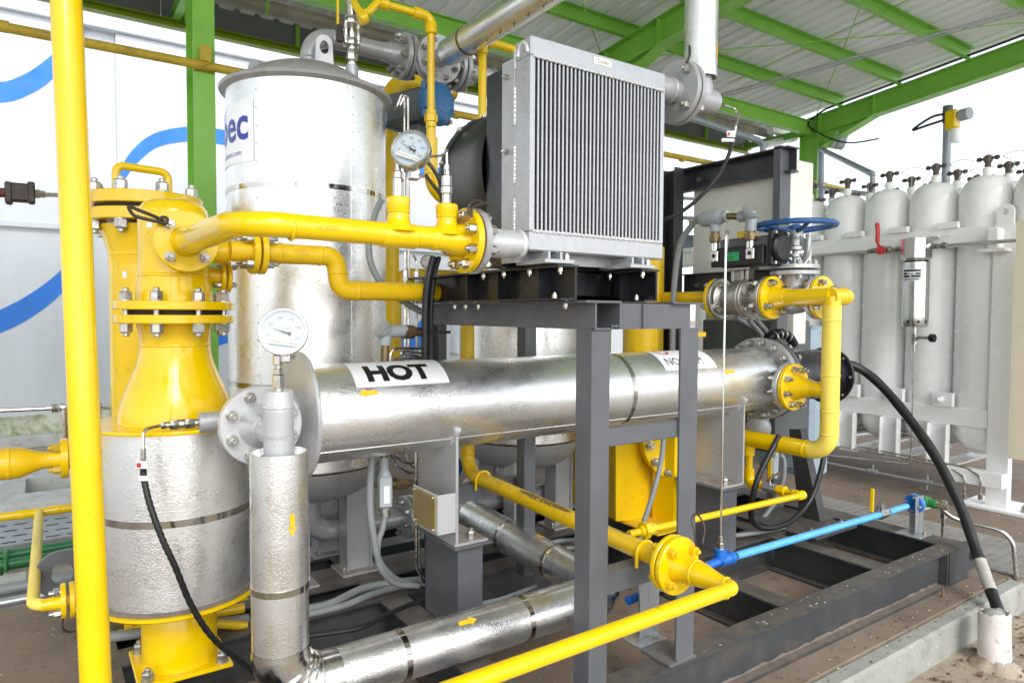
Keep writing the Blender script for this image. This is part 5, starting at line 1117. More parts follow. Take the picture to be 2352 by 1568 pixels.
Y1 = Thing('vent_gas_line', 'small glossy yellow line arching from the tank top and down past the gauge', 'pipe', (vrx, vry, 3.0))
a0 = V(vrx, vry, 3.02); p1 = P(832, 45, y=3.12); p2 = P(862, 8, y=3.10); p3 = P(992, 38, y=3.10); bt = P(990, 200, y=3.10)
rx = P(990, 200, y=3.10).x; zt_ = P(990, 40, y=3.10).z
pr = .0185
pth = route([a0, V(p1.x, 3.10, p1.z), V(p1.x + .07, 3.10, zt_), V(rx, 3.10, zt_), V(rx, 3.10, P(990, 270, y=3.1).z)], [.03, .04, .03], 6)
g = G(); g.tube(pth, pr, 20); Y1.part('pipe', g, 'yellow')
for c, d_ in ((V(p1.x - .005, 3.10, p1.z - .002), V(1, -.2, .6)), (V(p1.x + .10, 3.10, zt_), X), (V(rx - .075, 3.10, zt_), X)):
    g = G(); d_ = V(d_).normalized(); g.lathe(c - d_ * .02, d_, [(0, .026), (.003, .029), (.037, .029), (.04, .026)], 24); Y1.part('elbow_collar', g, 'yellow')
g = G(); g.lathe((rx, 3.10, zt_ - .085), Z, [(0, .025), (.004, .030), (.035, .030), (.06, .026)], 24); Y1.part('elbow_collar', g, 'yellow')
g = G(); g.tube([V(rx - .06, 3.10, zt_)] + [V(rx - .045 + .045 * math.sin(q), 3.10, zt_ - .045 + .045 * math.cos(q)) for q in (math.pi / 2 * i / 8 for i in range(9))] + [V(rx, 3.10, zt_ - .06)], .0255, 24); Y1.part('elbow', g, 'yellow')
for pa, pb, r, s in ((252, 264, .026, 20), (262, 280, .034, 6), (280, 293, .028, 8), (293, 316, .024, 20)):
    z0 = P(985, pb, y=3.1).z; z1 = P(985, pa, y=3.1).z; g = G(); g.lathe((rx, 3.1, z0), Z, [(0, r * .93), (.003, r), (z1 - z0 - .003, r), (z1 - z0, r * .93)], s); Y1.part('union', g, 'yellow', ang=25)
z0 = P(985, 316, y=3.1).z; pth = route([(rx, 3.1, z0), (rx, 3.1, P(985, 455, y=3.1).z), (rx + .30, 3.1, P(1040, 462, y=3.1).z)], .12, 8); g = G(); g.tube(pth, .034, 24); Y1.part('pipe', g, 'yellow')
Y1.part('weld_bead', weld((rx, 3.1, P(985, 400, y=3.1).z), Z, .034, .004), 'yellow')
# yellow pipes behind the cooler
Y2 = Thing('rear_gas_riser', 'yellow riser rising behind the fan shroud into a tee under the foil pipe', 'pipe', (1.82, 2.9, 2.3))
g = G(); xr_ = P(1108, 170, y=2.95).x; zt_ = P(1115, 95, y=2.95).z; g.tube(route([(xr_, 2.95, 1.6), (xr_, 2.95, zt_), (xr_ + .75, 2.95, zt_ - .01)], .03, 6), .021, 18); Y2.part('pipe', g, 'yellow'); g = G(); g.lathe((xr_, 2.95, zt_ - .07), Z, [(0, .026), (.002, .029), (.04, .029)], 18); Y2.part('collar', g, 'yellow')
g = G(); g.lathe((xr_ + .03, 2.95, zt_), X, [(0, .03), (.03, .03), (.032, .026)], 18); Y2.part('collar', g, 'yellow')
Y3 = Thing('rear_gas_header', 'yellow pipe with elbow descending just right of the tall foil tank', 'pipe', (1.8, 3.9, 1.8))
xc = P(897, 400, y=3.9).x
g = G(); g.tube(route([(xc + .45, 3.9, P(905, 182, y=3.9).z), (xc, 3.9, P(905, 182, y=3.9).z), (xc, 3.9, .9)], .14, 8), .052, 24); Y3.part('pipe', g, 'yellow_matt')
g = G(); zz_ = P(905, 634, y=4.0).z; g.tube(route([(xc + .08, 4.05, .9), (xc + .08, 4.05, zz_), (xc + 1.6, 4.05, zz_)], .14, 8), .058, 24); Y3.part('pipe', g, 'yellow_matt')
g = G(); g.tube(route([(xc + .1, 4.15, P(900, 540, y=4.15).z + .3), (xc + .1, 4.15, P(900, 615, y=4.15).z), (xc - .4, 4.15, P(900, 615, y=4.15).z)], .12, 8), .05, 20); Y3.part('pipe', g, 'yellow_matt')
g = G(); g.tube(route([P(900, 240, y=3.75), P(900, 205, y=3.75), P(960, 178, y=3.6), P(1010, 170, y=3.5)], .08, 8), .038, 20)
# stand pipe behind the exchanger -> return line through the stand
N_ = Thing('return_gas_line', 'yellow return pipe passing through the stand to the front blind flange', 'pipe', (1.75, 1.55, .655))
rx_ = 1.752; rr = .0345; zr_ = .656
g = G(); g.tube(route([(rx_, 2.93, 2.0), (rx_, 2.93, .70), (rx_, 1.60, zr_)], .10, 10), rr, 28); N_.part('pipe', g, 'yellow_matt')
rnd = random.Random(5)
def scuff(y0, y1, a0, a1):
    k = 26; g = G(); f = lambda y, a: V(rx_ - (rr + .0006) * math.sin(a), y, zr_ + (y - 1.6) * .0331 + (rr + .0006) * math.cos(a)); vs = []
    for i in range(k + 1):
        y = y0 + (y1 - y0) * i / k; e = max(0, math.sin(math.pi * i / k)) ** .4; m_ = (a0 + a1) / 2; h = (a1 - a0) / 2 * e
        vs += [f(y, m_ - h * (.75 + .35 * rnd.random())), f(y, m_), f(y, m_ + h * (.75 + .35 * rnd.random()))]
    g.add(vs, [(3 * i + q, 3 * i + 3 + q, 3 * i + 4 + q, 3 * i + 1 + q) for i in range(k) for q in (0, 1)]); N_.part('paint_scuff', g, 'scuff')
scuff(2.10, 2.46, -.1, .75); scuff(1.78, 1.99, -.7, .25)
N_.part('weld_bead', weld((rx_, 2.93, .80), Z, rr, .005), 'yellow_matt'); N_.part('weld_bead', weld((rx_, 2.82, .698), Y, rr, .005), 'yellow_matt')
g = G(); g.lathe((rx_, 1.66, zr_), -Y, [(0, rr), (.03, rr + .002), (.06, .045), (.075, .048)], 28); N_.part('neck', g, 'yellow')
fy = 1.567
fb = N_.part('flange', disc((rx_, fy, zr_), Y, .098, .018, seg=64), 'yellow'); fa = N_.part('flange', disc((rx_, fy - .026, zr_), Y, .098, .020, seg=64), 'yellow')
g = G(); g.lathe((rx_, fy - .007, zr_), Y, [(0, .055), (.008, .055)], 32); N_.part('gasket', g, 'gasket')
ring_bolts(N_, fa, (rx_, fy - .026, zr_), Y, .074, 4, .027, .044, 'yellow_matt', start=math.pi / 4 + .1, stud=1.3)
g = G(); g.lathe((rx_, fy - .026, zr_), -Y, [(0, .056), (.02, .05), (.035, .043), (.05, .041), (.085, .041)], 36); N_.part('neck', g, 'yellow'); N_.part('weld_bead', weld((rx_, fy - .098, zr_), Y, .041, .005), 'yellow')
g = G(); g.lathe((rx_, fy - .105, zr_), -Y, [(0, .041), (.02, .040), (.045, .034), (.07, .028), (.095, .024), (.115, .0225)], 36); N_.part('reducer', g, 'yellow'); N_.part('weld_bead', weld((rx_, fy - .215, zr_), Y, .023, .0045), 'yellow')
pth = route([(rx_, fy - .21, zr_), (rx_, 1.325, zr_), (.2, 1.325, zr_ - .012)], .04, 10); g = G(); g.tube(pth, .0225, 28); N_.part('pipe', g, 'yellow'); N_.part('weld_bead', weld((rx_ - .045, 1.325, zr_), X, .0228, .004), 'yellow')
for y in (1.70, 2.78):
    g = G(); z_ = zr_ + (.0 if y < 2 else .04); g.tube([(rx_ - rr - .007, y, z_ - .045)] + [(rx_ - (rr + .007) * math.cos(q), y, z_ + (rr + .007) * math.sin(q)) for q in (math.pi * i / 14 for i in range(15))] + [(rx_ + rr + .007, y, z_ - .045)], .0065, 10)
    single('u_bolt', g, 'yellow', 'yellow U bolt over the return pipe ' + ('at the front of the stand' if y < 2 else 'near its elbow below the exchanger'), 'clamp', base=(rx_, y, z_ - .045), group='U bolts over yellow pipes')
c0 = V(rx_ + .06, fy - .045, zr_ + .06)
g = G(); g.tube(smoothpath([c0, c0 + V(-.01, 0, .05), c0 + V(.0, .02, .095), c0 + V(.03, .02, .10), c0 + V(.04, .0, .06), c0 + V(.02, -.01, .01)], 6), .0035, 6); single('cable_tie', g, 'brown_dark', 'brown braided strap standing up from the front return flange', 'strap', base=c0)
# ------------------------------------------------------------------ control cabinet in its dark frame
cbx = 4.0
CF = Thing('cabinet_frame', 'dark steel channel frame holding the cream panel', 'frame', (4.0, 2.8, .2))
def cf(name, lo, hi, m='dark_frame', ch=.003):
    g = G(); g.box(lo, hi, ch); return CF.part(name, g, m)
py0 = 2.40; zt_ = P(1775, 345, x=cbx).z
pr_ = P(1776, 600, x=cbx); pr2 = P(1822, 600, y=pr_.y - .10)
yR = P(1802, 600, x=cbx).y
yc_ = P(1788.6, 600, x=cbx).y; yl_ = P(1771.4, 600, x=cbx).y; xr2 = P(1812.7, 600, y=yc_).x; zt_ = P(1776, 341, x=cbx).z; yE = P(1824, 600, x=cbx + .09).y
cf('post', (cbx, yc_, .2), (xr2, yl_, zt_ + .012), 'grey_paint')
yL = P(1561, 600, x=cbx).y
g = G(); g.beam((cbx, yL - .03, .2), (cbx, yL - .03, zt_), C_prof(.15, .10, .008), up=(0, 1, 0)); CF.part('post', g, 'dark_frame')
g = G(); z1 = zt_; g.box((cbx + .0, yE, z1 - .012), (cbx + .12, yL + .10, z1), .001); g.box((cbx + .09, yE, z1 - .15), (cbx + .098, yL + .10, z1 - .0125), 0); g.box((cbx + .04, yE, z1 - .162), (cbx + .12, yL + .10, z1 - .1505), .001); CF.part('top_channel', g, 'dark_frame')
zl = P(1600, 655, x=cbx).z
g = G(); g.box((cbx + .05, yl_ + .002, zl - .10), (cbx + .06, yL, zl + .08), 0); g.box((cbx - .0, yl_ + .002, zl + .0802), (cbx + .06, yL, zl + .088), 0); CF.part('mid_channel', g, 'dark_frame')
g = G(); a = P(1812, 985, x=3.62); b = P(1872, 1205, x=3.72); bx = 3.98; g.prism([P(1812, 985, x=bx), P(1838, 985, x=bx), V(bx, P(1884, 1195, x=bx).y, .216), V(bx, P(1836, 1195, x=bx).y, .216)], (.012, 0, 0)); g.prism([P(1836, 985, x=bx + .013), P(1840, 985, x=bx + .013), V(bx + .013, P(1884, 1195, x=bx).y, .216), V(bx + .013, P(1880, 1195, x=bx).y, .216)], (.06, 0, 0)); CF.part('brace', g, 'dark_frame')
cf('foot_plate', (3.66, 2.20, .2003), (4.10, 2.80, .214), 'skid_paint')
for p_ in ((4.04, 2.27), (3.72, 2.27)): CF.inst('bolt', bolt_mesh(.026), mw((p_[0], p_[1], .214), (0, 0, 1)))
for y_, z_ in ((yL - .14, z1 - .10), (yL - .14, zl)): CF.inst('bolt', bolt_mesh(.03, 'grey_paint'), mw((cbx + .05, y_, z_), (-1, 0, 0)))
PB = Thing('control_panel', 'large cream steel control panel behind the dark frame', 'panel', (4.15, 2.9, 1.75))
yP0 = P(1866, 400, x=3.85).y; zP1 = P(1866, 372, x=3.85).z; 
g = G(); y_l = P(1592, 500, x=4.14).y
yn = P(1800, 600, x=4.14).y; g.box((4.14, yn, P(1600, 642, x=4.14).z), (P(1864, 600, y=yn).x, y_l, P(1864, 374, y=yn).z), .006); PB.part('enclosure', g, 'cream_paint')
g = G(); g.box((4.3, yn + .02, 1.3), (P(1864, 600, y=yn).x - .02, y_l, P(1600, 644, x=4.14).z), .004); PB.part('lower_box', g, 'cream_paint')
# blue-grey lower enclosure
LB = Thing('power_enclosure', 'large dark grey green box and pale blue enclosure behind the exchanger end', 'enclosure', (4.3, 2.9, .6))
g = G(); g.box((4.14, P(1772, 800, x=4.14).y, .55), (4.6, P(1612, 800, x=4.14).y, P(1700, 735, x=4.14).z), .01); LB.part('enclosure', g, 'box_grey')
yb0 = P(1888, 800, x=4.15).y
g = G(); yb0 = P(1888, 800, x=4.72).y; g.box((4.62, yb0, .30), (4.85, 3.3, P(1850, 748, x=4.64).z), .03); LB.part('door_box', g, 'box_blue')
g = G(); g.box((4.598, yb0 + .05, .36), (4.618, 3.25, P(1850, 762, x=4.6).z), .01); LB.part('door', g, 'box_blue')
# ------------------------------------------------------------------ white gas cylinder rack
gx = 6.31; gp = .388; gr = .193; gy0 = 2.40
gc_ = G(); zb = .395; zs = 2.43
prof = [(0, .0), (.01, .06), (.04, .115), (.09, .158), (.15, .181), (.22, gr), (zs - zb, gr)] + [(zs - zb + .20 * math.sin(a_), .028 + (gr - .028) * math.cos(a_) ** .75) for a_ in (math.pi / 2 * i / 10 for i in range(1, 10))] + [(zs - zb + .205, .032), (zs - zb + .255, .030)]
def cylinder(x, y, label, small=False):
    t = Thing('gas_cylinder', label, 'gas cylinder', (x, y, zb), 'white gas cylinders in the rack')
    g = G(); g.lathe((x, y, zb), Z, prof, 48); t.part('shell', g, 'cylinder_white')
    g = G(); z0 = zs + .225; g.lathe((x, y, z0), Z, [(0, .036), (.04, .036), (.042, .03)], 24); t.part('neck_ring', g, 'cylinder_white')
    g = G(); z0 = zs + .255; g.lathe((x, y, z0), Z, [(0, .022), (.05, .024), (.07, .034), (.10, .034), (.115, .015)], 12); g.cyl((x - .01, y - .085, z0 + .085), (x + .01, y + .085, z0 + .085), .011, seg=8); g.cyl((x, y - .075, z0 + .085), (x, y - .05, z0 + .085), .02, seg=6); g.cyl((x, y + .05, z0 + .085), (x, y + .075, z0 + .085), .02, seg=6); t.part('valve', g, 'valve_brown'); return t
first = cylinder(gx, gy0, 'white gas cylinder at the right end of the front row, beside the rack post')
ordn = ['second', 'third', 'fourth', 'fifth', 'sixth', 'seventh', 'eighth']
for j in range(3):
    for i in range(8):
        if i == 0 and j == 0: continue
        rowname = ('front', 'middle', 'back')[j]
        lab = f'white gas cylinder, {ordn[i - 1]} from the rack post in the {rowname} row' if i else f'white gas cylinder beside the rack post in the {rowname} row'
        tree_copy(first.e, (j * .40, i * gp, 0), lab)
for j in (0, 1, 2): tree_copy(first.e, (j * .40, -gp, 0), f'white gas cylinder past the rack post at the right edge, {("front", "middle", "back")[j]} row')
RK = Thing('cylinder_rack', 'white painted steel rack holding three rows of white gas cylinders', 'rack', (6.1, 2.2, 0))
def rk(name, lo, hi, ch=.003):
    g = G(); g.box(lo, hi, ch); return RK.part(name, g, 'cylinder_white')
rx0 = 6.10
rk('post', (rx0 - .005, 2.115, .022), (rx0 + .07, 2.265, 2.205))
g = G(); g.box((rx0 - .10, 1.95, 0.0003), (rx0 + .30, 2.42, .022), .002); bp = RK.part('base_plate', g, 'white_paint'); RK.inst('bolt', bolt_mesh(.045), mw((rx0 + .0, 2.0, .022), (0, 0, 1)), bp)
zt0, zt1 = P(2250, 548, x=rx0).z, P(2250, 518, x=rx0).z
rk('top_beam', (rx0, 2.27, 2.06), (rx0 + .03, 5.6, 2.21)); rk('low_beam', (rx0, 2.27, .617), (rx0 + .03, 5.6, .762))
rk('top_beam', (rx0 + .96, 2.1, 2.06), (rx0 + .99, 5.6, 2.21)); rk('top_beam', (rx0 + .07, 1.80, 2.06), (rx0 + .10, 2.115, 2.205))
g = G(); k = 24
out = []; hole = []
for i in range(k):
    a_ = 6.2832 * i / k; s, q = math.cos(a_), math.sin(a_); hole.append(V(rx0 - .005, 2.19 + .02 * s, 2.30 + .024 * q)); out.append(V(rx0 - .005, 2.19 + .058 * (s if q >= 0 else max(-1, min(1, s * 1.7))), 2.30 + (.065 * q if q >= 0 else max(-1, q * 1.4) * .12)))
g.plate_hole(out, hole, (.025, 0, 0)); RK.part('lifting_lug', g, 'white_paint')
for i in range(8):
    y = gy0 + gp * (i + .5)
    g = G(); g.box((rx0 - .03, y - .085, 2.2105), (rx0 + .02, y + .07, 2.262), .003); RK.part('clamp_block', g, 'white_paint')
    g = G(); g.box((rx0 - .03, y - .085, .7625), (rx0 + .02, y + .07, .875), .003); c_ = RK.part('clamp_block', g, 'white_paint'); RK.inst('bolt', bolt_mesh(.04, 'white_paint', 2.), mw((rx0 - .03, y, .82), (-1, 0, 0)), c_)
    y = gy0 + gp * (i + .35)
    g = G(); g.beam((rx0, y, .29), (rx0, y, .616), C_prof(.15, .06, .008), up=(0, 1, 0)); g.box((rx0 - .0, y - .0, .26), (rx0 + 1.0, y + .15, .275), 0); g.box((rx0 + .0, y, .275), (rx0 + .012, y + .15, .617), 0); RK.part('hanger', g, 'white_paint')
    g = G(); g.box((rx0 + .25, gy0 + gp * i - .10, .37), (rx0 + 1.1, gy0 + gp * i + .1, .394), 0); RK.part('cradle', g, 'white_paint')
# pigtails
for j in range(3):
    for i in range(9):
        y = gy0 + gp * (i - 1); x = gx + .40 * j; z_ = zs + .34
        g = G(); g.tube(smoothpath([(x, y + .1, z_), (x + .02, y + .2, z_ + .03), (x, y + gp - .10, z_)], 5), .0035, 6); RK.part('pigtail', g, 'stainless')
        if j < 2: g = G(); g.tube(smoothpath([(x, y - .1, z_), (x + .03, y - .17, z_ - .05), (x + .2, y - .1, z_ - .10), (x + .36, y - .1, z_)], 5), .0035, 6); RK.part('pigtail', g, 'stainless')
# manifold tubing, valve and filter on the rack
Fm = Thing('inline_filter', 'polished steel inline filter with black drain knob on the rack front', 'filter', (5.95, 2.73, 1.7))
fq = P(2104, 640, x=5.93); fy_ = fq.y; fx_ = 5.93
za, zb2, zc2, zd = P(2104, 548, x=fx_).z, P(2104, 602, x=fx_).z, P(2104, 728, x=fx_).z, P(2104, 750, x=fx_).z
g = G(); g.lathe((fx_, fy_, zb2), Z, [(0, .088), (.03, .118), (za - zb2 - .004, .118), (za - zb2, .112)], 10); hd = Fm.part('head', g, 'stainless_bright', ang=20)
g = G(); g.lathe((fx_, fy_, zc2), Z, [(0, .099), (zb2 - zc2 - .004, .099)], 56); Fm.part('bowl', g, 'stainless_bright')
g = G(); g.lathe((fx_, fy_, zb2 - .006), Z, [(0, .097), (.008, .097)], 40); Fm.part('seal_ring', g, 'gasket')
g = G(); g.lathe((fx_, fy_, zd), Z, [(0, .09), (.012, .098), (zc2 - zd, .098)], 56); cp = Fm.part('bowl_cap', g, 'stainless_bright')
for s in (-.5, .25, .9):
    q = view2 = math.atan2(-fy_, -fx_) + s; g = G(); g.cyl((fx_ + .094 * math.cos(q), fy_ + .094 * math.sin(q), zd + .04), (fx_ + .0995 * math.cos(q), fy_ + .0995 * math.sin(q), zd + .04), .012, seg=16); Fm.part('hole', g, 'gasket', cp)
vw = math.atan2(-fy_, -fx_)
def onF(s, z, l=.0015): a_ = vw - .35 + s / .099; return V(fx_ + (.099 + l) * math.cos(a_), fy_ + (.099 + l) * math.sin(a_), z)
zp = P(2104, 640, x=fx_).z
npl = Fm.part('nameplate', patch(lambda s, z: onF(s, z), -.07, .07, zp - .02, zp + .075, 10, 2), 'paper')
g = G()
for z0, z1, s0, s1 in ((.055, .070, -.068, .068), (.030, .045, -.068, -.03), (.030, .045, .03, .068), (.032, .037, -.02, .02), (.008, .024, -.068, -.01), (.008, .024, .0, .068), (-.012, -.004, -.055, .055)):
    p_ = patch(lambda s, z: onF(s, z, .003), s0, s1, zp + z0, zp + z1, 6, 1); g.add(p_.v, p_.f)
Fm.part('print', g, 'ink', npl)
g = G(); g.cyl((fx_, fy_, zd), (fx_, fy_, zd - .06), .018, seg=12); g.cyl((fx_, fy_, zd - .06), (fx_, fy_, zd - .14), .024, seg=6); g.cyl((fx_, fy_, zd - .14), (fx_, fy_, zd - .2), .012, seg=12); g.cyl((fx_, fy_, zd - .09), (fx_, fy_ - .12, zd - .09), .014, seg=10); Fm.part('drain_valve', g, 'stainless')
g = G(); g.lathe((fx_, fy_ - .11, zd - .09), -Y, [(0, .02), (.015, .034), (.045, .034), (.05, .026)], 16); Fm.part('knob', g, 'black_plastic')
g = G(); g.tube(route([(fx_, fy_, zd - .2), (fx_, fy_, .27), (fx_ + .05, fy_ + .9, .20)], .04, 5), .006, 8); Fm.part('drain_tube', g, 'stainless')
g = G(); g.prism([V(fx_ - .02, fy_ - .16, za + .003), V(fx_ - .02, fy_ + .16, za + .003), V(fx_ + .16, fy_ + .11, za + .003), V(fx_ + .16, fy_ - .11, za + .003)], (0, 0, .012)); g.prism([V(fx_ + .16, fy_ - .2, za + .016), V(fx_ + .16, fy_ + .2, za + .016), V(fx_ + .16, fy_ + .1, za + .09), V(fx_ + .16, fy_ - .1, za + .09)], (.012, 0, 0)); Fm.part('bracket', g, 'white_paint')
zt_ = P(2104, 569, x=fx_).z
Mn = Thing('filter_tubing', 'stainless tube run with red handled valve feeding the inline filter', 'tubing', (fx_, 3.2, zt_))
g = G(); g.cyl((fx_, fy_ + .11, zt_), (fx_, 5.4, zt_ - .02), .014, seg=14); Mn.part('tube', g, 'stainless_bright'); g = G(); g.tube(route([(fx_, fy_ - .11, zt_), (fx_, 2.15, zt_), (fx_ + .02, 1.6, zt_ + .0)], .1, 4), .014, 14); Mn.part('tube', g, 'stainless_bright')
for y0, y1, r, s in ((.115, .16, .024, 6), (.16, .20, .017, 12), (.215, .32, .036, 8), (.32, .37, .024, 6), (.37, .40, .02, 6)):
    g = G(); g.cyl((fx_, fy_ + y0, zt_), (fx_, fy_ + y1, zt_), r, seg=s); Mn.part('fitting', g, 'stainless', ang=25)
for y0, y1, r, s in ((-.12, -.16, .024, 6), (-.16, -.19, .018, 12), (-.19, -.225, .027, 6)):
    g = G(); g.cyl((fx_, fy_ + y0, zt_), (fx_, fy_ + y1, zt_), r, seg=s); Mn.part('fitting', g, 'stainless', ang=25)
hy = fy_ + .27
g = G(); q0 = P(2018, 520, x=fx_ - .05); q1 = V(fx_ - .05, hy, zt_ + .0)
g.tube(smoothpath([V(fx_ - .055, hy - .01, zt_ - .03), V(fx_ - .055, hy - .01, zt_ + .0), V(fx_ - .06, hy + .02, zt_ + .06), V(fx_ - .06, q0.y, q0.z - .04), V(fx_ - .06, q0.y + .01, q0.z + .03)], 6), [.016] * 3 + [.02] * 4 + [.012] * 6 + [.018] * 6 + [.019] * 5 + [.012], 10); g.lathe((fx_ - .07, hy - .01, zt_ - .005), X, [(0, .038), (.02, .038)], 16); Mn.part('handle', g, 'red_handle')
g = G(); pc = P(2290, 545, x=6.06); g.box((5.98, pc.y - .04, pc.z - .09), (6.09, pc.y + .04, pc.z + .07), .01); g.box((5.96, pc.y - .09, pc.z - .115), (6.09, pc.y + .09, pc.z - .09), .004); single('tube_clamp', g, 'white_paint', 'white clamp block gripping the steel tube on the rack post', 'clamp', base=(6.03, pc.y, pc.z))
# cream door strip right of the rack
g = G(); a = P(2334, 800, x=5.9); g.box((5.88, 1.55, .45), (5.93, a.y + .02, 2.2), .004); single('cream_cabinet', g, 'cream_warm', 'cream cabinet edge at the right edge of the picture', 'cabinet', base=(5.9, 1.7, .45))
# small bore tubing near the floor, valve block
Bk = Thing('tube_manifold', 'white manifold block with two bent steel tubes at the rack post foot', 'manifold', (5.95, 2.4, .25))
pa = P(2172, 1130, x=5.95); pb = P(2300, 1145, x=5.95)
g = G(); g.box((5.93, P(2303, 1140, x=5.95).y, .195), (6.02, P(2175, 1120, x=5.95).y, .31), .004); Bk.part('block', g, 'white_paint')
for k, (px, hy_) in enumerate(((2252, 1095), (2215, 1085))):
    q = P(px, 1142, x=5.92); g = G(); g.tube(route([q - Z * .01, V(5.92, q.y, q.z + .16), V(5.94, q.y + .12, q.z + .21), V(6.3, q.y + 2.4, q.z + .20)], .05, 5), .008, 8); Bk.part('tube', g, 'stainless'); g = G(); g.cyl(q - Z * .015, q + Z * .03, .018, seg=6); Bk.part('nut', g, 'stainless')
g = G(); a = P(2180, 1118, x=5.98); g.tube([a, P(2090, 1100, x=6.0), P(1880, 1058, x=6.0), P(1700, 1020, x=6.0)], .011, 10); Bk.part('floor_tube', g, 'galv')
for (px, py) in ((2005, 1082), (2130, 1107)):
    q = P(px, py, x=6.0); g = G(); g.cyl(q + Y * .04, q - Y * .04, .022, seg=6); g.cyl(q, q + Z * .06, .009, seg=8); Bk.part('tee_fitting', g, 'galv')
q = P(2128, 1110, x=5.97); g = G(); g.cyl(q - Z * .01, q - Z * .05, .01, seg=8); g.cyl(q - Z * .05 - Y * .07, q - Z * .05 + Y * .05, .008, seg=8); Bk.part('valve_handle', g, 'stainless')
# mast with gas detector
m0 = P(2172, 420, x=8.2); mt = P(2172, 245, x=8.2)
M_ = Thing('detector_mast', 'grey mast with yellow gas detector behind the white cylinders', 'mast', (m0.x, m0.y, 0))
g = G(); g.cyl((m0.x, m0.y, 0), (m0.x, m0.y, mt.z), .042, seg=16); M_.part('pole', g, 'rail_grey')
g = G(); g.cyl((m0.x, m0.y, mt.z - .0), (m0.x, m0.y, mt.z - .18), .05, seg=16); M_.part('pole_cap', g, 'box_grey')
q = P(2188, 276, x=8.0); g = G(); g.box((7.94, q.y - .06, q.z - .10), (8.06, q.y + .06, q.z + .10), .02); M_.part('detector', g, 'yellow'); g = G(); g.cyl((8.0, q.y - .08, q.z + .03), (7.98, q.y - .17, q.z + .03), .062, seg=20); M_.part('detector_head', g, 'jbox'); g = G(); g.cyl((8.0, q.y - .03, q.z - .10), (8.0, q.y - .03, q.z - .24), .045, seg=16); M_.part('sensor', g, 'white_paint')
g = G(); g.tube(smoothpath([V(8.1, q.y + .05, q.z + .1), V(8.0, q.y + .2, q.z + .08), V(7.95, q.y + .38, q.z - .03), V(8.0, q.y + .25, q.z + .0), V(8.1, q.y + .1, q.z + .05)], 6), .014, 8); M_.part('cable_loop', g, 'black_rubber')
# diamond plate over the cable trench
D = Thing('diamond_plate', 'grey chequered steel plate covering the trench right of the skid', 'floor plate', (4.9, 2.3, 0))
g = G(); g.box((4.60, 1.50, .002), (5.30, 4.5, .010), .001); D.part('plate', g, 'tread_steel')
g = G()
for j in range(92):
    for i in range(22):
        x = 4.615 + i * .032 + (.016 if j % 2 else 0); y = 1.52 + j * .032; s = .012; w_ = .0032
        if j % 2: c_ = [(x - s, y, .0102), (x, y - w_, .0102), (x + s, y, .0102), (x, y + w_, .0102)]
        else: c_ = [(x, y - s, .0102), (x + w_, y, .0102), (x, y + s, .0102), (x - w_, y, .0102)]
        g.add(c_ + [(x, y, .0128)], [(0, 1, 4), (1, 2, 4), (2, 3, 4), (3, 0, 4)])
D.part('tread', g, 'tread_steel', stuff=True)
# blue pipe run, brackets, green union and stainless tube
B_ = Thing('blue_water_line', 'slim light blue pipe running to a flange near the skid end', 'pipe', (2.9, 1.97, .39))
bz = .375; by = 1.965
xa = P(1690, 1305, y=by).x; xb = P(2062, 1192, y=by).x
g = G(); g.cyl((xa, by, bz + .018), (P(2020, 1203, y=by).x, by, bz), .0185, seg=20); B_.part('pipe', g, 'blue_light')
g = G(); g.cyl((P(2040, 1198, y=by).x, by, bz), (xb + .1, by, bz), .0185, seg=20); B_.part('pipe', g, 'blue_light')
vx_ = P(2026, 1200, y=by).x; g = G(); g.cyl((vx_ - .04, by, bz), (vx_ + .045, by, bz), .027, seg=6); g.cyl((vx_, by, bz), (vx_, by, bz + .05), .014, seg=12); B_.part('ball_valve', g, 'stainless', ang=25)
g = G(); q = P(2002, 1165, y=by); g.obox((vx_ - .035, by, bz + .055), (.10, .02, .004), Matrix.Rotation(-.6, 3, 'Y'), 0); B_.part('lever', g, 'stainless')
g = G(); hq = P(2003, 1148, y=by); g.obox((hq.x, by, hq.z), (.010, .020, .13), Matrix.Rotation(.03, 3, 'Y'), .004); B_.part('lever_grip', g, 'yellow')
tx_ = P(1664, 1312, y=by).x
g = G(); g.cyl((tx_ + .035, by, bz + .018), (tx_ - .035, by, bz + .02), .027, seg=20, ch=.003); g.cyl((tx_ - .03, by, bz + .02), (tx_ - .03, by, bz + .075), .026, seg=20, ch=.003); g.cyl((tx_ + .03, by, bz + .018), (tx_ + .05, by, bz + .018), .030, seg=20); B_.part('tee', g, 'blue_dark')
g = G(); g.cyl((1.95, by + .02, .335), (tx_ - .03, by, bz + .02), .019, seg=18); B_.part('pipe', g, 'blue_dark')
fxx = P(2100, 1180, y=by).x
f_ = B_.part('flange', disc((fxx - .02, by, bz), X, .056, .014), 'blue_dark'); B_.part('flange', disc((fxx + .006, by, bz), X, .056, .014), 'blue_light'); ring_bolts(B_, f_, (fxx - .02, by, bz), X, .042, 4, .016, .040, start=.2)
g = G(); g.cyl((fxx + .02, by, bz), (fxx + .06, by, bz), .03, seg=20); g.cyl((fxx + .06, by - .01, bz), (fxx + .13, by - .01, bz), .034, seg=8); g.cyl((fxx + .1, by - .01, bz), (fxx + .1, by - .08, bz - .005), .026, seg=16); B_.part('union', g, 'green_fit', ang=30)
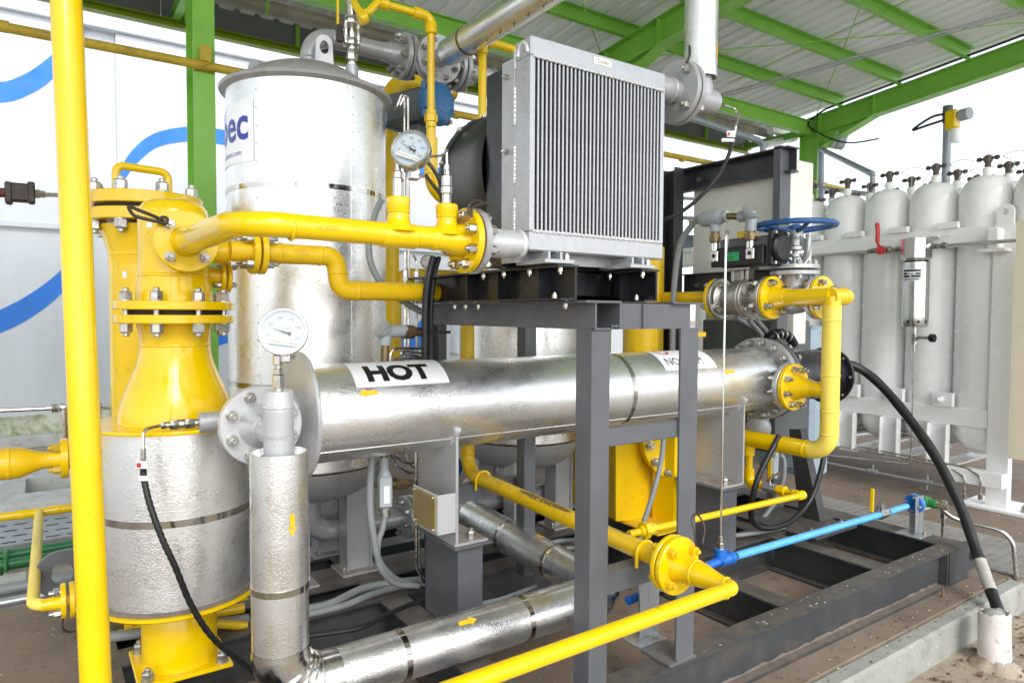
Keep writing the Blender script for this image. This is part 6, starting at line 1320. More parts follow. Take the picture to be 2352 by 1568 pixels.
def post_bracket(x, y, z0, z1, label, w_=.05):
    t = Thing('pipe_bracket', label, 'bracket', (x, y, z0), 'galvanised pipe brackets'); g = G(); g.beam((x, y, z0), (x, y, z1), C_prof(w_ * 1.1, w_, .005, -1), up=(0, 1, 0)); g.box((x - w_ * .9, y + .001, z0 + .01), (x - .0, y + .004, z1), 0); t.part('post', g, 'galv'); g = G(); g.box((x - .1, y - .05, z0), (x + .05, y + .09, z0 + .008), .001); b = t.part('foot', g, 'galv'); t.inst('bolt', bolt_mesh(.018), mw((x - .0, y - .03, z0 + .008), (0, 0, 1)), b); return t
q = P(2090, 1224, z=.2); post_bracket(q.x + .02, 1.93, .2, P(2090, 1146, y=1.93).z, 'galvanised bracket carrying the blue pipe flange at the skid end')
q = P(1530, 1450, z=.2); post_bracket(1.985, 1.90, .205, .47, 'galvanised bracket beside the second post under the yellow flange', .055)
St = Thing('steel_tube_run', 'thin stainless tube bending down over the plinth corner at the right', 'tubing', (4.8, 1.9, .3))
a = V(fxx + .1, by - .08, bz - .005)
g = G(); g.tube([a, a + V(.004, -.06, -.002)], .020, 6); St.part('nut', g, 'stainless', ang=25)
e = P(2340, 1250, x=4.62); e2 = P(2343, 1380, x=4.62)
g = G(); g.tube(route([a, P(2190, 1192, x=4.50), P(2325, 1222, x=4.58), P(2342, 1395, x=4.60), P(2348, 1420, x=4.62)], [.3, .11, .02], 8), .0125, 14); St.part('tube', g, 'stainless')
S2 = Thing('stand_tube', 'short stainless standpipe with elbow behind the green union', 'tubing', (4.75, 2.1, 0))
q = P(2165, 1170, z=.0); xq = 4.78; yq = P(2165, 1250, x=xq).y
g = G(); g.tube(route([(xq, yq, .002), (xq, yq, P(2165, 1157, x=xq).z), (fxx + .12, by + .05, P(2140, 1165, x=4.6).z)], .02, 5), .013, 12); S2.part('tube', g, 'stainless')
g = G(); zz = P(2165, 1157, x=xq).z; g.cyl((xq, yq, zz - .09), (xq, yq, zz - .045), .02, seg=6); g.cyl((xq, yq, zz - .04), (xq, yq, zz + .022), .022, seg=8); S2.part('elbow_fitting', g, 'stainless', ang=25)
# black hose to the pvc stub
H1 = Thing('power_cable', 'thick black cable sweeping from the heater head down to the white stub', 'cable', (4.3, 2.5, 1.1))
pts = [V(4.25, EY, EZ + .05), P(1955, 838, y=2.43), P(2010, 872, x=4.46), P(2080, 950, x=4.44), P(2150, 1050, x=4.36), P(2205, 1160, x=4.27), P(2243, 1265, x=4.16), P(2270, 1340, x=4.05), P(2292, 1400, x=3.96), P(2298, 1440, x=3.92)]
sp = smoothpath(pts, 8); dd = [FPX / (p - CAM).dot(FW) for p in sp]
g = G(); g.tube(sp, [.0285 + .0012 * math.sin(i * .9) for i in range(len(sp))], 20); cb = H1.part('cable', g, 'black_rubber')
i0 = next(i for i, p in enumerate(sp) if i > 10 and (p.z < P(2250, 1283, x=4.14).z)); i1 = next(i for i, p in enumerate(sp) if i > i0 and p.z < P(2280, 1355, x=4.02).z)
g = G(); g.tube(sp[i0:i1 + 1], .0302, 20); H1.part('tape_wrap', g, 'tape')
g = G(); q0 = V(4.05, 2.28, 1.0); sp2 = smoothpath([P(1895, 985, x=4.0), P(1890, 1060, x=3.95), P(1865, 1140, x=3.85), P(1830, 1185, x=3.7), P(1790, 1208, x=3.5), P(1745, 1210, x=3.35), P(1725, 1180, x=3.25), P(1740, 1100, x=3.25), P(1790, 1000, x=3.4)], 8); g.tube(sp2, .016, 12); single('heater_lead', g, 'black_rubber', 'black cable looping down beneath the heater head to the skid', 'cable', base=sp2[0])
pt = P(2289, 1398, x=3.95); pb = P(2285, 1525, z=-.16)
S3 = Thing('pvc_stub', 'paint flecked white plastic stub pipe receiving the black cable', 'pipe stub', pb)
a = V(pb.x, pb.y, -.17); top = V(a.x + .03, a.y + .02, P(2292, 1400, y=a.y + .02).z); R_ = .067
g = G(); ax = (top - a).normalized(); a_, u_, v_ = frame(ax); Ls = (top - a).length
rg = []
for t_, r in ((0, R_ + .003), (Ls * .5, R_), (Ls, R_), (Ls, R_ - .006), (Ls - .05, R_ - .006)):
    rg.append([a + ax * (t_ + ((.010 * math.sin(q + 1) + .004 * math.sin(5 * q) + .003 * math.sin(11 * q + 2)) if t_ > .9 * Ls else 0)) + (u_ * math.cos(q) + v_ * math.sin(q)) * r for q in (6.2832 * i / 48 for i in range(48))])
g.rings(rg, False); S3.part('pipe', g, 'pvc'); g = G(); g.lathe(a + ax * (Ls - .022), ax, [(0, R_ - .007), (.006, R_ - .012), (.028, .04), (.034, .025)], 24); S3.part('mortar', g, 'plinth_edge')
g = G(); rg = [[V(a.x + (r + .012 * math.sin(3 * q + k) * (k < 2) + .008 * math.sin(7 * q)) * math.cos(q), a.y + (r + .01 * math.sin(3 * q)) * math.sin(q), z_) for q in (6.2832 * i / 36 for i in range(36))] for k, (z_, r) in enumerate(((-.17, R_ + .06), (-.152, R_ + .035), (-.135, R_ + .008), (-.12, R_ - .004)))]; g.rings(rg, False); S3.part('mortar_collar', g, 'soil')
# ------------------------------------------------------------------ valve station over the exchanger end
xb_ = 3.42; zv = 1.60
YS = Thing('valve_station_line', 'yellow header with drop leg and flanged branch at the far end', 'pipe', (xb_, 2.0, .8))
yt = 2.0; pr = .046
xg = P(1950, 683, y=yt).x
g = G(); g.tube([(xb_, 4.2, zv + .02), (xb_, 2.76, zv + .01)], pr * .8, 28); YS.part('pipe', g, 'yellow_matt')
g = G(); g.tube([(xb_, 2.32, zv), (xb_, yt, zv)], pr, 28); g.tube([(xb_, yt + .002, zv), (xb_, yt, zv - .10)], pr, 28); YS.part('tee', g, 'yellow')
g = G(); g.tube(route([(xb_ - .03, yt, zv), (xg, yt, zv), (xg, P(1893, 680, x=xg).y, zv)], .05, 8), pr - .001, 28); YS.part('header', g, 'yellow')
g = G(); zlow = .775
g.tube(route([(xb_, yt, zv - .05), (xb_, yt, zlow), (xb_, 3.0, zlow + .0)], .10, 12), pr + .0008, 32); leg = YS.part('drop_leg', g, 'yellow_pale')
g = G(); g.tube([(xb_, yt + .10, zlow), (xb_, 3.05, zlow)], pr + .0014, 32); YS.part('pipe', g, 'yellow')
for z_ in (1.475, 1.185, .995, .875): YS.part('weld_bead', weld((xb_, yt, z_), Z, pr + .001, .006), 'yellow_pale', leg)
YS.part('weld_bead', weld((xb_, 2.13, zlow), Y, pr + .001, .006), 'yellow'); YS.part('weld_bead', weld((xb_, 2.27, zv), Y, pr, .006), 'yellow'); YS.part('weld_bead', weld((xb_ + .08, yt, zv), X, pr, .005), 'yellow')
g = G(); g.lathe((xb_, 2.26, zv), Y, [(0, pr), (.03, pr + .004), (.075, .062), (.095, .068)], 36); YS.part('neck', g, 'yellow')
fv = YS.part('flange', disc((xb_, 2.345, zv), Y, .122, .026, seg=64), 'yellow')
ring_bolts(YS, fv, (xb_, 2.345, zv), Y, .094, 4, .036, .062, 'stainless', start=math.pi / 4 + .25, stud=1.3)
# branch to the exchanger nozzle
zn = EZ - .02
g = G(); g.tube([(xb_, yt + .002, zn), (xb_, 2.13, zn)], .042, 32); g.lathe((xb_, 2.10, zn), Y, [(0, .042), (.04, .05), (.085, .068), (.105, .075)], 36); YS.part('branch', g, 'yellow'); YS.part('weld_bead', weld((xb_, 2.115, zn), Y, .043, .006), 'yellow')
f3 = YS.part('flange', disc((xb_, 2.2, zn), Y, .13, .028, seg=64), 'yellow'); ring_bolts(YS, f3, (xb_, 2.2, zn), Y, .103, 8, .030, .062, 'stainless', start=math.pi / 8 + .1, stud=1.6)
# drain branch, little valve and line to the front union
zd_ = .513
g = G(); g.cyl((xb_, 2.49, zlow - .03), (xb_, 2.49, zlow - .10), .030, seg=24, ch=.002); g.cyl((xb_, 2.49, zlow - .09), (xb_, 2.49, .60), .0195, seg=20); YS.part('drain_branch', g, 'yellow')
L1 = Thing('drain_gas_line', 'thin yellow line with small ball valve running back to a union behind the second post', 'pipe', (xb_, 2.16, .52))
g = G(); g.tube([(xb_, 2.49, .60), (xb_, 2.49, zd_ + .04)] + [(xb_, 2.49 - .03 + .03 * math.cos(q), zd_ + .04 - .04 * math.sin(q)) for q in (math.pi / 2 * i / 6 for i in range(7))] + [(xb_, 2.42, zd_)], .030, 20); L1.part('elbow', g, 'yellow')
g = G(); g.cyl((xb_, 2.46, zd_), (xb_, 2.17, zd_), .0165, seg=18); L1.part('pipe', g, 'yellow')
g = G(); g.cyl((xb_, 2.385, zd_), (xb_, 2.31, zd_), .03, seg=8); L1.part('ball_valve', g, 'galv', ang=25)
g = G(); g.cyl((xb_, 2.295, zd_), (xb_, 2.25, zd_), .032, seg=6); L1.part('union', g, 'yellow', ang=25)
g = G(); g.tube(route([(xb_, 2.35, zd_ + .02), (xb_ + .0, 2.35, zd_ + .05), (xb_ + .03, 2.30, zd_ + .10)], .01, 3), .006, 6); L1.part('lever', g, 'stainless')
g = G(); q = P(1761, 1062, x=xb_ + .03); q2 = P(1780, 1100, x=xb_ + .03); g.obox(V(xb_ + .03, q.y + -.02, (q.z + q2.z) / 2 + .02), (.006, .022, .14), None, .002); L1.part('lever_grip', g, 'yellow')
xe_ = P(1450, 1222, y=2.16).x
g = G(); g.tube(route([(xb_, 2.22, zd_), (xb_, 2.155, zd_), (xe_ - .02, 2.155, zd_ + .02)], .02, 5), .0165, 18); L1.part('pipe', g, 'yellow')
g = G(); g.cyl((xb_, 2.20, zd_), (xb_, 2.175, zd_), .024, seg=18); g.lathe((xb_ + .024, 2.155, zd_), -X, [(0, .018), (.004, .025), (.05, .025), (.06, .02)], 18); L1.part('elbow', g, 'yellow')
ux = P(1480, 1218, y=2.155).x
g = G(); g.lathe((ux - .03, 2.155, zd_ + .02), X, [(0, .022), (.002, .024), (.02, .024)], 18); g.lathe((ux - .01, 2.155, zd_ + .02), X, [(0, .038), (.03, .038)], 6); g.lathe((ux + .02, 2.155, zd_ + .02), X, [(0, .03), (.03, .027), (.05, .02)], 8); L1.part('union', g, 'yellow', ang=25)
# ball valve between the flanges with pneumatic actuator
BV = Thing('ball_valve', 'stainless flanged ball valve between yellow flanges, carrying the black actuator', 'valve', (xb_, 2.55, zv))
BV.part('flange', disc((xb_, 2.374, zv), Y, .122, .024, seg=64), 'valve_metal')
g = G(); g.lathe((xb_, 2.398, zv), Y, [(0, .075), (.03, .06), (.06, .064), (.085, .062), (.10, .10), (.115, .10)], 48); BV.part('end_piece', g, 'valve_metal')
fb_ = BV.part('body_flange', disc((xb_, 2.50, zv), Y, .112, .02, seg=56), 'valve_metal'); ring_bolts(BV, fb_, (xb_, 2.50, zv), Y, .09, 6, .022, .04, 'stainless', start=.3); BV.part('body_flange', disc((xb_, 2.522, zv), Y, .112, .02, seg=56), 'valve_metal')
g = G(); g.lathe((xb_, 2.54, zv), Y, [(0, .10), (.03, .105), (.07, .10), (.10, .075), (.13, .07), (.15, .10)], 48); BV.part('valve_body', g, 'valve_metal')
f_ = BV.part('flange', disc((xb_, 2.70, zv), Y, .122, .024, seg=64), 'valve_metal'); f5 = YS.part('flange', disc((xb_, 2.727, zv), Y, .122, .026, seg=64), 'yellow'); ring_bolts(YS, f5, (xb_, 2.70, zv), Y, .094, 4, .034, .053, 'stainless', start=math.pi / 4 + .25, stud=1.3)
g = G(); g.cyl((xb_, 2.56, zv + .08), (xb_, 2.56, zv + .165), .02, seg=12); g.box((xb_ - .03, 2.50, zv + .10), (xb_ + .03, 2.52, zv + .165), .002); g.box((xb_ - .03, 2.60, zv + .10), (xb_ + .03, 2.62, zv + .165), .002); g.box((xb_ - .05, 2.48, zv + .165), (xb_ + .05, 2.65, zv + .178), .002); BV.part('yoke', g, 'valve_metal')
AC = Thing('pneumatic_actuator', 'black pneumatic actuator with green label above the ball valve', 'actuator', (xb_, 2.56, zv + .18))
za_ = zv + .182; yA0 = P(1765, 590, x=xb_ - .05).y; yA1 = P(1650, 590, x=xb_ - .05).y
g = G(); g.box((xb_ - .05, yA0 + .0, za_), (xb_ + .06, yA1, za_ + .17), .015); AC.part('body', g, 'grey_paint')
g = G(); g.box((xb_ - .085, yA0 + .01, za_ + .004), (xb_ - .0505, yA1 + .03, za_ + .115), .006); cvr = AC.part('side_block', g, 'black_plastic')
g = G(); g.box((xb_ - .065, yA0 - .035, za_ - .005), (xb_ + .075, yA0 - .0005, za_ + .20), .012); AC.part('end_cap', g, 'black_plastic')
g = G(); g.lathe((xb_ - .005, yA0 - .036, za_ + .097), -Y, [(0, .078), (.02, .078), (.03, .066)], 32); ec = AC.part('end_dome', g, 'black_plastic')
for sx in (-1, 1):
    for sz in (-1, 1): AC.inst('bolt', bolt_mesh(.018, 'stainless_bright', .2, False), mw((xb_ + .005 + sx * .055, yA0 - .0355, za_ + .097 + sz * .085), (0, -1, 0)))
g = G(); yc = P(1682, 602, x=xb_ - .086).y; g.box((xb_ - .0865, yc - .045, za_ + .035), (xb_ - .0852, yc + .045, za_ + .085), 0); gl = AC.part('green_label', g, 'plate_green')
g = G(); rnd = random.Random(4)
for r_ in range(4):
    for k in range(9):
        if rnd.random() < .65: y = yc + .036 - k * .0085; z_ = za_ + .042 + r_ * .011; g.box((xb_ - .0872, y, z_), (xb_ - .0868, y - .005, z_ + .006), 0)
AC.part('print', g, 'ink', gl)
for yk in (P(1640, 600, x=xb_ - .1).y, P(1722, 600, x=xb_ - .1).y):
    g = G(); g.box((xb_ - .105, yk - .028, za_ + .035), (xb_ - .0855, yk + .028, za_ + .10), .005); AC.part('solenoid', g, 'stainless'); g = G(); g.cyl((xb_ - .108, yk, za_ + .07), (xb_ - .104, yk, za_ + .07), .012, seg=12); AC.part('solenoid_cap', g, 'black_plastic')
g = G(); g.cyl((xb_, 2.56, za_ + .17), (xb_, 2.56, za_ + .21), .035, seg=20); AC.part('indicator', g, 'yellow')
# conduit fittings feeding the actuator
CT = Thing('conduit_fitting', 'grey green cast conduit tees with brass glands above the actuator', 'conduit', (xb_, 2.5, zv + .4))
ya, yb_ = P(1642, 560, x=xb_ - .07).y, P(1724, 560, x=xb_ - .07).y; xk = xb_ - .07
def zat(py, y): return P(1700, py, y=y).z
za2, zb3 = P(1642, 500, x=xk).z, P(1724, 495, x=xk).z
g = G(); g.lathe((xk, ya + .11, za2), -Y, [(0, .03), (.015, .045), (.05, .05), (.12, .05), (.15, .045), (.165, .034), (.20, .034)], 24); g.cyl((xk, ya, za2), (xk, ya, za2 - .085), .031, seg=20); CT.part('tee_box', g, 'jbox')
g = G(); g.cyl((xk, ya - .08, za2 + .0), (xk, yb_ + .06, zb3), .019, seg=16); CT.part('nipple', g, 'brass_dull')
g = G(); g.cyl((xk, yb_ + .075, zb3), (xk, yb_ - .0, zb3), .032, seg=20); g.cyl((xk, yb_, zb3 + .02), (xk, yb_, zb3 - .09), .032, seg=20); g.lathe((xk, yb_ + .02, zb3 - .01), V(-.2, -.6, .75).normalized(), [(0, .035), (.03, .052), (.045, .054)], 24); CT.part('elbow_box', g, 'jbox'); g = G(); g.lathe(V(xk, yb_ + .02, zb3 - .01) + V(-.2, -.6, .75).normalized() * .0455, V(-.2, -.6, .75).normalized(), [(0, .05), (.004, .05)], 24); CT.part('cover', g, 'galv')
for y_, z0 in ((ya, za2 - .085), (yb_, zb3 - .09)):
    z1 = za_ + .10; L = z0 - z1
    for f0, f1, r, s, m in ((0, .12, .026, 16, 'brass_dull'), (.12, .3, .032, 6, 'brass_dull'), (.3, .5, .034, 20, 'brass_dull'), (.5, .6, .026, 16, 'brass_dull'), (.6, 1., .025, 20, 'stainless_bright')):
        g = G(); g.cyl((xk, y_, z0 - L * f0), (xk, y_, z0 - L * f1 + .001), r, seg=s); CT.part('gland', g, m, ang=25)
g = G(); c0 = V(xk, ya + .115, za2); g.cyl(c0, c0 + Y * .03, .028, seg=6); g.cyl(c0 + Y * .03, c0 + Y * .075, .022, seg=12); CT.part('gland', g, 'galv')
sp = smoothpath([c0 + Y * .07, P(1590, 515, x=xk), P(1563, 560, x=xk), P(1550, 640, x=xk), P(1546, 720, x=xk), P(1544, 840, x=xk)], 8); g = G(); g.tube(sp, .019, 12); CT.part('flexible_conduit', g, 'conduit')
# impulse tube from the actuator down to the blue tee
q = P(1664, 700, y=by); 
ST = Thing('impulse_tube', 'long thin stainless tube dropping from the actuator to the blue tee', 'tubing', (tx_ - .03, by, .45))
xt = tx_ - .03
g = G(); zt3 = P(1664, 545, x=xt).z
pe = V(xb_ - .05, 2.50, P(1690, 570, x=xb_).z)
g.tube(route([(xt, by, .47), (xt, by, P(1664, 533, y=by).z), V(xt + .30, by + .22, P(1688, 530, y=by + .22).z), V(xt + .31, by + .24, P(1690, 580, y=by + .24).z)], .03, 6), .0048, 10); ST.part('tube', g, 'stainless_bright')
g = G(); g.cyl((xt, by, bz + .075), (xt, by, bz + .10), .018, seg=6); g.cyl((xt, by, bz + .10), (xt, by, bz + .13), .013, seg=6); ST.part('compression_fitting', g, 'stainless', ang=25)
# gate valve with blue handwheel
GY = P(1893, 680, x=xg).y; dy = GY - 2.355
GV = Thing('gate_valve', 'grey gate valve with worn blue handwheel beside the control panel', 'valve', (xg, 2.5 + dy, zv))
f_ = YS.part('flange', disc((xg, 2.355 + dy, zv), Y, .12, .024, seg=56), 'yellow'); ring_bolts(YS, f_, (xg, 2.355 + dy, zv), Y, .094, 4, .034, .055, 'stainless', start=math.pi / 4 + .25, stud=1.3)
GV.part('flange', disc((xg, 2.385 + dy, zv), Y, .12, .024, seg=56), 'silver_paint')
g = G(); g.lathe((xg, 2.409 + dy, zv), Y, [(0, .075), (.04, .065), (.08, .085), (.14, .095), (.20, .085), (.25, .065), (.28, .08)], 40); g.lathe((xg, P(1827, 516, x=xg).y, zv), Z, [(0, .08), (.10, .07), (.13, .072)], 32); GV.part('body', g, 'silver_paint'); GV.part('flange', disc((xg, 2.69 + dy, zv), Y, .12, .024, seg=56), 'silver_paint')
yv = P(1827, 516, x=xg).y
zf = P(1830, 632, x=xg).z
b_ = GV.part('bonnet_flange', disc((xg, yv, zv + .13), Z, .135, .024, seg=40), 'silver_paint'); bb = GV.part('bonnet_flange', disc((xg, yv, zv + .165), Z, .135, .024, seg=40), 'silver_paint'); ring_bolts(GV, bb, (xg, yv, zv + .13), Z, .11, 6, .024, .059, 'silver_paint', start=.3)
zh = P(1827, 518, x=xg).z
for s in (-1, 1):
    g = G(); g.tube(smoothpath([(xg + .01, yv + s * .03, zv + .20), (xg, yv + s * .075, zv + .25), (xg, yv + s * .085, zv + .36), (xg, yv + s * .075, zh - .13), (xg, yv + s * .035, zh - .075)], 5), .017, 8); GV.part('yoke_arm', g, 'galv')
g = G(); g.cyl((xg, yv, zv + .19), (xg, yv, zh), .014, seg=12); g.cyl((xg, yv, zh - .10), (xg, yv, zh - .03), .045, seg=16); GV.part('stem', g, 'galv')
for z_ in (.235, .275, .30, .33): 
    g = G(); g.cyl((xg, yv, zv + z_), (xg, yv, zv + z_ + .018), .045 if z_ != .275 else .06, seg=16); GV.part('gland', g, 'galv')
g = G(); k = 40; Rw = (P(1904, 516, x=xg).y - P(1750, 516, x=xg).y); Rw = abs(Rw) / 2; ring = [V(xg + Rw * math.cos(6.2832 * i / k), yv + Rw * math.sin(6.2832 * i / k), zh) for i in range(k + 1)]
g = G(); g.tube(ring, [.0165 + .0016 * math.sin(i * 2.9) for i in range(k + 1)], 12); hw = GV.part('handwheel', g, 'blue_wheel')
for i in range(5):
    q = 6.2832 * i / 5 + .3; g = G(); g.tube(smoothpath([V(xg, yv, zh - .035), V(xg + Rw * .45 * math.cos(q), yv + Rw * .45 * math.sin(q), zh - .028), V(xg + Rw * math.cos(q), yv + Rw * math.sin(q), zh)], 5), [.018, .017, .016, .014, .013, .012, .012, .012, .012, .012, .012], 8); GV.part('spoke', g, 'blue_wheel', hw)
g = G(); g.lathe((xg, yv, zh - .055), Z, [(0, .03), (.01, .042), (.045, .042), (.06, .025)], 16); GV.part('wheel_hub', g, 'blue_wheel', hw)
fnl = lambda s, z: V(xg + .1355 * math.cos(math.atan2(-yv, -xg) + s), yv + .1355 * math.sin(math.atan2(-yv, -xg) + s), z)
tg = GV.part('name_label', patch(fnl, .0, .75, zv + .168, zv + .187, 6, 1), 'paper_warm', bb)
# ------------------------------------------------------------------ yellow pole in the foreground
g = G(); a = P(152, 0, d=1.47); b = P(220, 1568, d=1.47); d_ = (b - a).normalized(); t0 = (-.158 - b.z) / d_.z; bot = b + d_ * t0; top = a - d_ * .9
Pq = Thing('foreground_pole', 'scuffed yellow steel pole crossing the whole picture at the near left', 'pole', bot)
g.tube([bot, b, a, top], .0302, 32); Pq.part('pole', g, 'yellow')
g = G(); g.obox(bot + Z * .006, (.16, .16, .012)); Pq.part('base_plate', g, 'yellow')
# ------------------------------------------------------------------ temperature sensor of the exchanger pocket
q0 = V(.43, EY - .02, EZ + .005)
TS = Thing('outlet_sensor', 'stainless sensor with label tag and black braided lead at the near exchanger end', 'sensor', q0)
x = q0.x
for L_, r, s in ((.012, .012, 16), (.030, .018, 6), (.02, .0165, 16), (.026, .018, 6), (.012, .011, 16), (.014, .013, 6)):
    g = G(); g.lathe((x, q0.y, q0.z), -X, [(0, r * .95), (.002, r), (L_ - .002, r), (L_, r * .95)], s); TS.part('hex_fitting' if s == 6 else 'sleeve', g, 'stainless', ang=25); x -= L_
c1 = P(330, 985, y=2.44); c2 = P(329, 1060, y=2.43)
g = G(); g.tube(route([(x, q0.y, q0.z), V(c1.x, 2.45, q0.z - .003), c2], .025, 6), .0052, 10); TS.part('probe_tube', g, 'stainless')
g = G(); g.cyl(P(329, 1030, y=2.43), P(329, 1066, y=2.43), .0078, seg=12); TS.part('ferrule', g, 'stainless')
pt = smoothpath([P(329, 1066, y=2.43), P(331, 1100, y=2.42), P(345, 1160, y=2.40), P(372, 1235, y=2.38), P(402, 1300, y=2.38), P(440, 1390, y=2.40), P(490, 1465, y=2.42), P(560, 1525, y=2.46), P(620, 1570, y=2.5)], 10)
g = G(); g.tube(pt, [.0098 + (.0008 if i % 2 else -.0008) for i in range(len(pt))], 12); TS.part('braided_lead', g, 'black_rubber')
cpt = P(325, 1067, y=2.405); ux_ = (RT).normalized()
g = G(); g.obox(cpt, (.034, .0012, .024), Matrix.Rotation(-.6, 3, 'Z'), 0); tg = TS.part('tag', g, 'paper'); g = G(); g.obox(cpt + V(-.008, -.0025, 0), (.012, .0012, .014), Matrix.Rotation(-.6, 3, 'Z'), 0); TS.part('red_mark', g, 'ink_red', tg)
g = G()
for k in range(4): g.obox(cpt + V(.008, .003 - .004, .008 - .005 * k), (.012, .0012, .0018), Matrix.Rotation(-.6, 3, 'Z'), 0)
TS.part('print', g, 'ink_grey', tg)
g = G(); g.obox(P(329, 1098, y=2.405), (.030, .0015, .016), Matrix.Rotation(-.6, 3, 'Z'), 0); TS.part('tag', g, 'paper_warm')
# cooler inlet sensor
q0 = V(vx + .088, 1.83, oz)
CS = Thing('inlet_sensor', 'sensor with paper tags and black lead hanging from the cooler outlet tee', 'sensor', q0)
x = q0.x - .0
for L_, r, s in ((.01, .013, 16), (.022, .019, 6), (.012, .012, 6), (.01, .007, 12)):
    g = G(); g.lathe((x, 1.83, oz), X, [(0, r * .95), (.002, r), (L_ - .002, r), (L_, r * .95)], s); CS.part('hex_fitting' if s == 6 else 'sleeve', g, 'brass_dull', ang=25); x += L_
e1 = P(1697, 262, y=1.80); e2 = P(1687, 300, y=1.78)
g = G(); g.tube(route([(x, 1.83, oz), V(e1.x, 1.82, oz - .004), e1, e2], .022, 5), .005, 10); CS.part('probe_tube', g, 'stainless')
g = G(); g.cyl(P(1689, 290, y=1.78), P(1684, 318, y=1.78), .007, seg=10); CS.part('ferrule', g, 'stainless')
pt = smoothpath([P(1684, 316, y=1.78), P(1676, 350, y=1.79), P(1655, 395, y=1.82), P(1620, 440, y=1.86), P(1575, 480, y=1.92), P(1530, 503, y=1.98), P(1490, 512, y=2.05)], 8)
g = G(); g.tube(pt, .008, 10); CS.part('lead', g, 'black_rubber')
rt = Matrix.Rotation(-.6, 3, 'Z')
g = G(); g.obox(P(1679, 308, y=1.765), (.034, .0012, .024), rt, 0); tg = CS.part('tag', g, 'paper'); g = G(); g.obox(P(1674, 308, y=1.762), (.010, .0012, .013), rt, 0); CS.part('red_mark', g, 'ink_red', tg)
g = G(); g.obox(P(1672, 322, y=1.765), (.05, .0012, .013), rt, 0); tg = CS.part('tag', g, 'paper_warm'); o_ = P(1660, 325, y=1.763); CS.part('lettering', text_geo('Cooler inlet te', .009, fn=lambda a_, b_: o_ + rt @ V(a_, -.0016, b_), maxlen=1), 'ink_soft', tg)
c0 = P(1574, 150, y=1.77); g = G(); g.tube(smoothpath([c0, c0 + V(.01, -.01, .03), c0 + V(.022, 0, .065), c0 + V(.034, .01, .08), c0 + V(.036, .01, .05), c0 + V(.03, .02, .01), c0 + V(.036, .0, -.02)], 6), .0045, 8); single('cable_tie', g, 'brown_dark', 'black strap looped over the cooler outlet flange at top', 'strap', base=c0)
# ------------------------------------------------------------------ piping at the far left
F1 = Thing('left_reducer_line', 'large yellow pipe with reducer and bolted flange entering from the left edge', 'pipe', (0, 3.6, .85))
yl = 3.6; zl = P(60, 1060, y=yl).z
xf = P(139, 1050, y=yl).x; xn = P(100, 1050, y=yl).x; xb1 = P(20, 1060, y=yl).x
g = G(); g.lathe((xb1 - 1.6, yl, zl), X, [(0, .068), (1.6, .068), (1.6 + (xn - xb1) * .35, .066), (1.6 + (xn - xb1) * .7, .048), (1.6 + (xn - xb1), .037), (1.6 + (xf - xb1) - .03, .036), (1.6 + xf - xb1, .045)], 40); F1.part('reducer', g, 'yellow_matt'); F1.part('weld_bead', weld((xb1, yl, zl), X, .068, .01), 'yellow_matt')
f_ = F1.part('flange', disc((xf, yl, zl), X, .088, .028, seg=48), 'yellow'); F1.part('flange', disc((xf + .038, yl, zl), X, .088, .024, seg=48), 'yellow'); ring_bolts(F1, f_, (xf, yl, zl), X, .068, 4, .032, .062, 'yellow_old', start=.6, stud=1.6)
g = G(); g.lathe((xf + .028, yl, zl), X, [(0, .05), (.01, .05)], 24); F1.part('gasket', g, 'gasket')
g = G(); g.cyl((xf + .06, yl, zl), (.30, yl, zl), .040, seg=28); xv = P(222, 1020, y=yl).x; g.cyl((xv, yl, zl), (xv, yl, zl + .10), .018, seg=16); F1.part('pipe', g, 'yellow_matt')
g = G(); g.cyl((xv, yl, zl + .10), (xv, yl, zl + .30), .014, seg=12); g.cyl((xv, yl, zl + .18), (xv, yl, zl + .24), .022, seg=8); F1.part('instrument_valve', g, 'stainless')
F2 = Thing('left_low_gas_line', 'thin yellow line with tee and flange low at the left edge', 'pipe', (-.02, 4.3, .25))
g = G(); g.tube([(-2.2, 5.15, .25), (1.9, 5.15, .25)], .026, 20); F2.part('pipe', g, 'yellow')
xq = P(90, 1178, y=5.15).x
g = G(); g.lathe((xq - .11, 5.15, .25), X, [(0, .029), (.02, .031), (.04, .027), (.18, .027), (.20, .031), (.22, .029)], 20); F2.part('tee', g, 'yellow')
g = G(); g.tube(route([(xq, 5.15, .25), (xq - .02, 3.49, .25), (xq + .20, 3.49, .25)], .07, 10), .0245, 24); F2.part('branch_pipe', g, 'yellow_pale')
xf = P(146, 1400, y=3.49).x
g = G(); g.lathe((xf - .08, 3.49, .25), X, [(0, .0245), (.04, .028), (.08, .04)], 24); F2.part('neck', g, 'yellow')
f_ = F2.part('flange', disc((xf - .01, 3.49, .25), X, .078, .02, seg=48), 'yellow'); F2.part('flange', disc((xf + .022, 3.49, .25), X, .078, .02, seg=48), 'yellow_matt'); ring_bolts(F2, f_, (xf - .01, 3.49, .25), X, .06, 4, .028, .052, start=.5, stud=1.8)
g = G(); g.cyl((xf + .04, 3.49, .25), (xf + .3, 3.49, .25), .026, seg=20); F2.part('pipe', g, 'yellow_matt')
g = G(); c0 = V(xf - .005, 3.40, .21); g.tube(smoothpath([c0, c0 + V(.0, -.01, -.04), c0 + V(.03, -.01, -.06), c0 + V(.06, .0, -.04), c0 + V(.09, .0, 0)], 5), .005, 6); F2.part('strap', g, 'brown_dark')
F3 = Thing('green_water_pipes', 'pair of green pipes in a clamp over the pavers at the left', 'pipe', (-.3, 5.4, -.08))
for px, py, y in ((0, 1277, 5.45), (0, 1298, 5.30)):
    z_ = P(px, py, y=y).z; g = G(); g.cyl((-2.5, y, z_), (1.6, y, z_), .033, seg=20); F3.part('pipe', g, 'green_pipe')
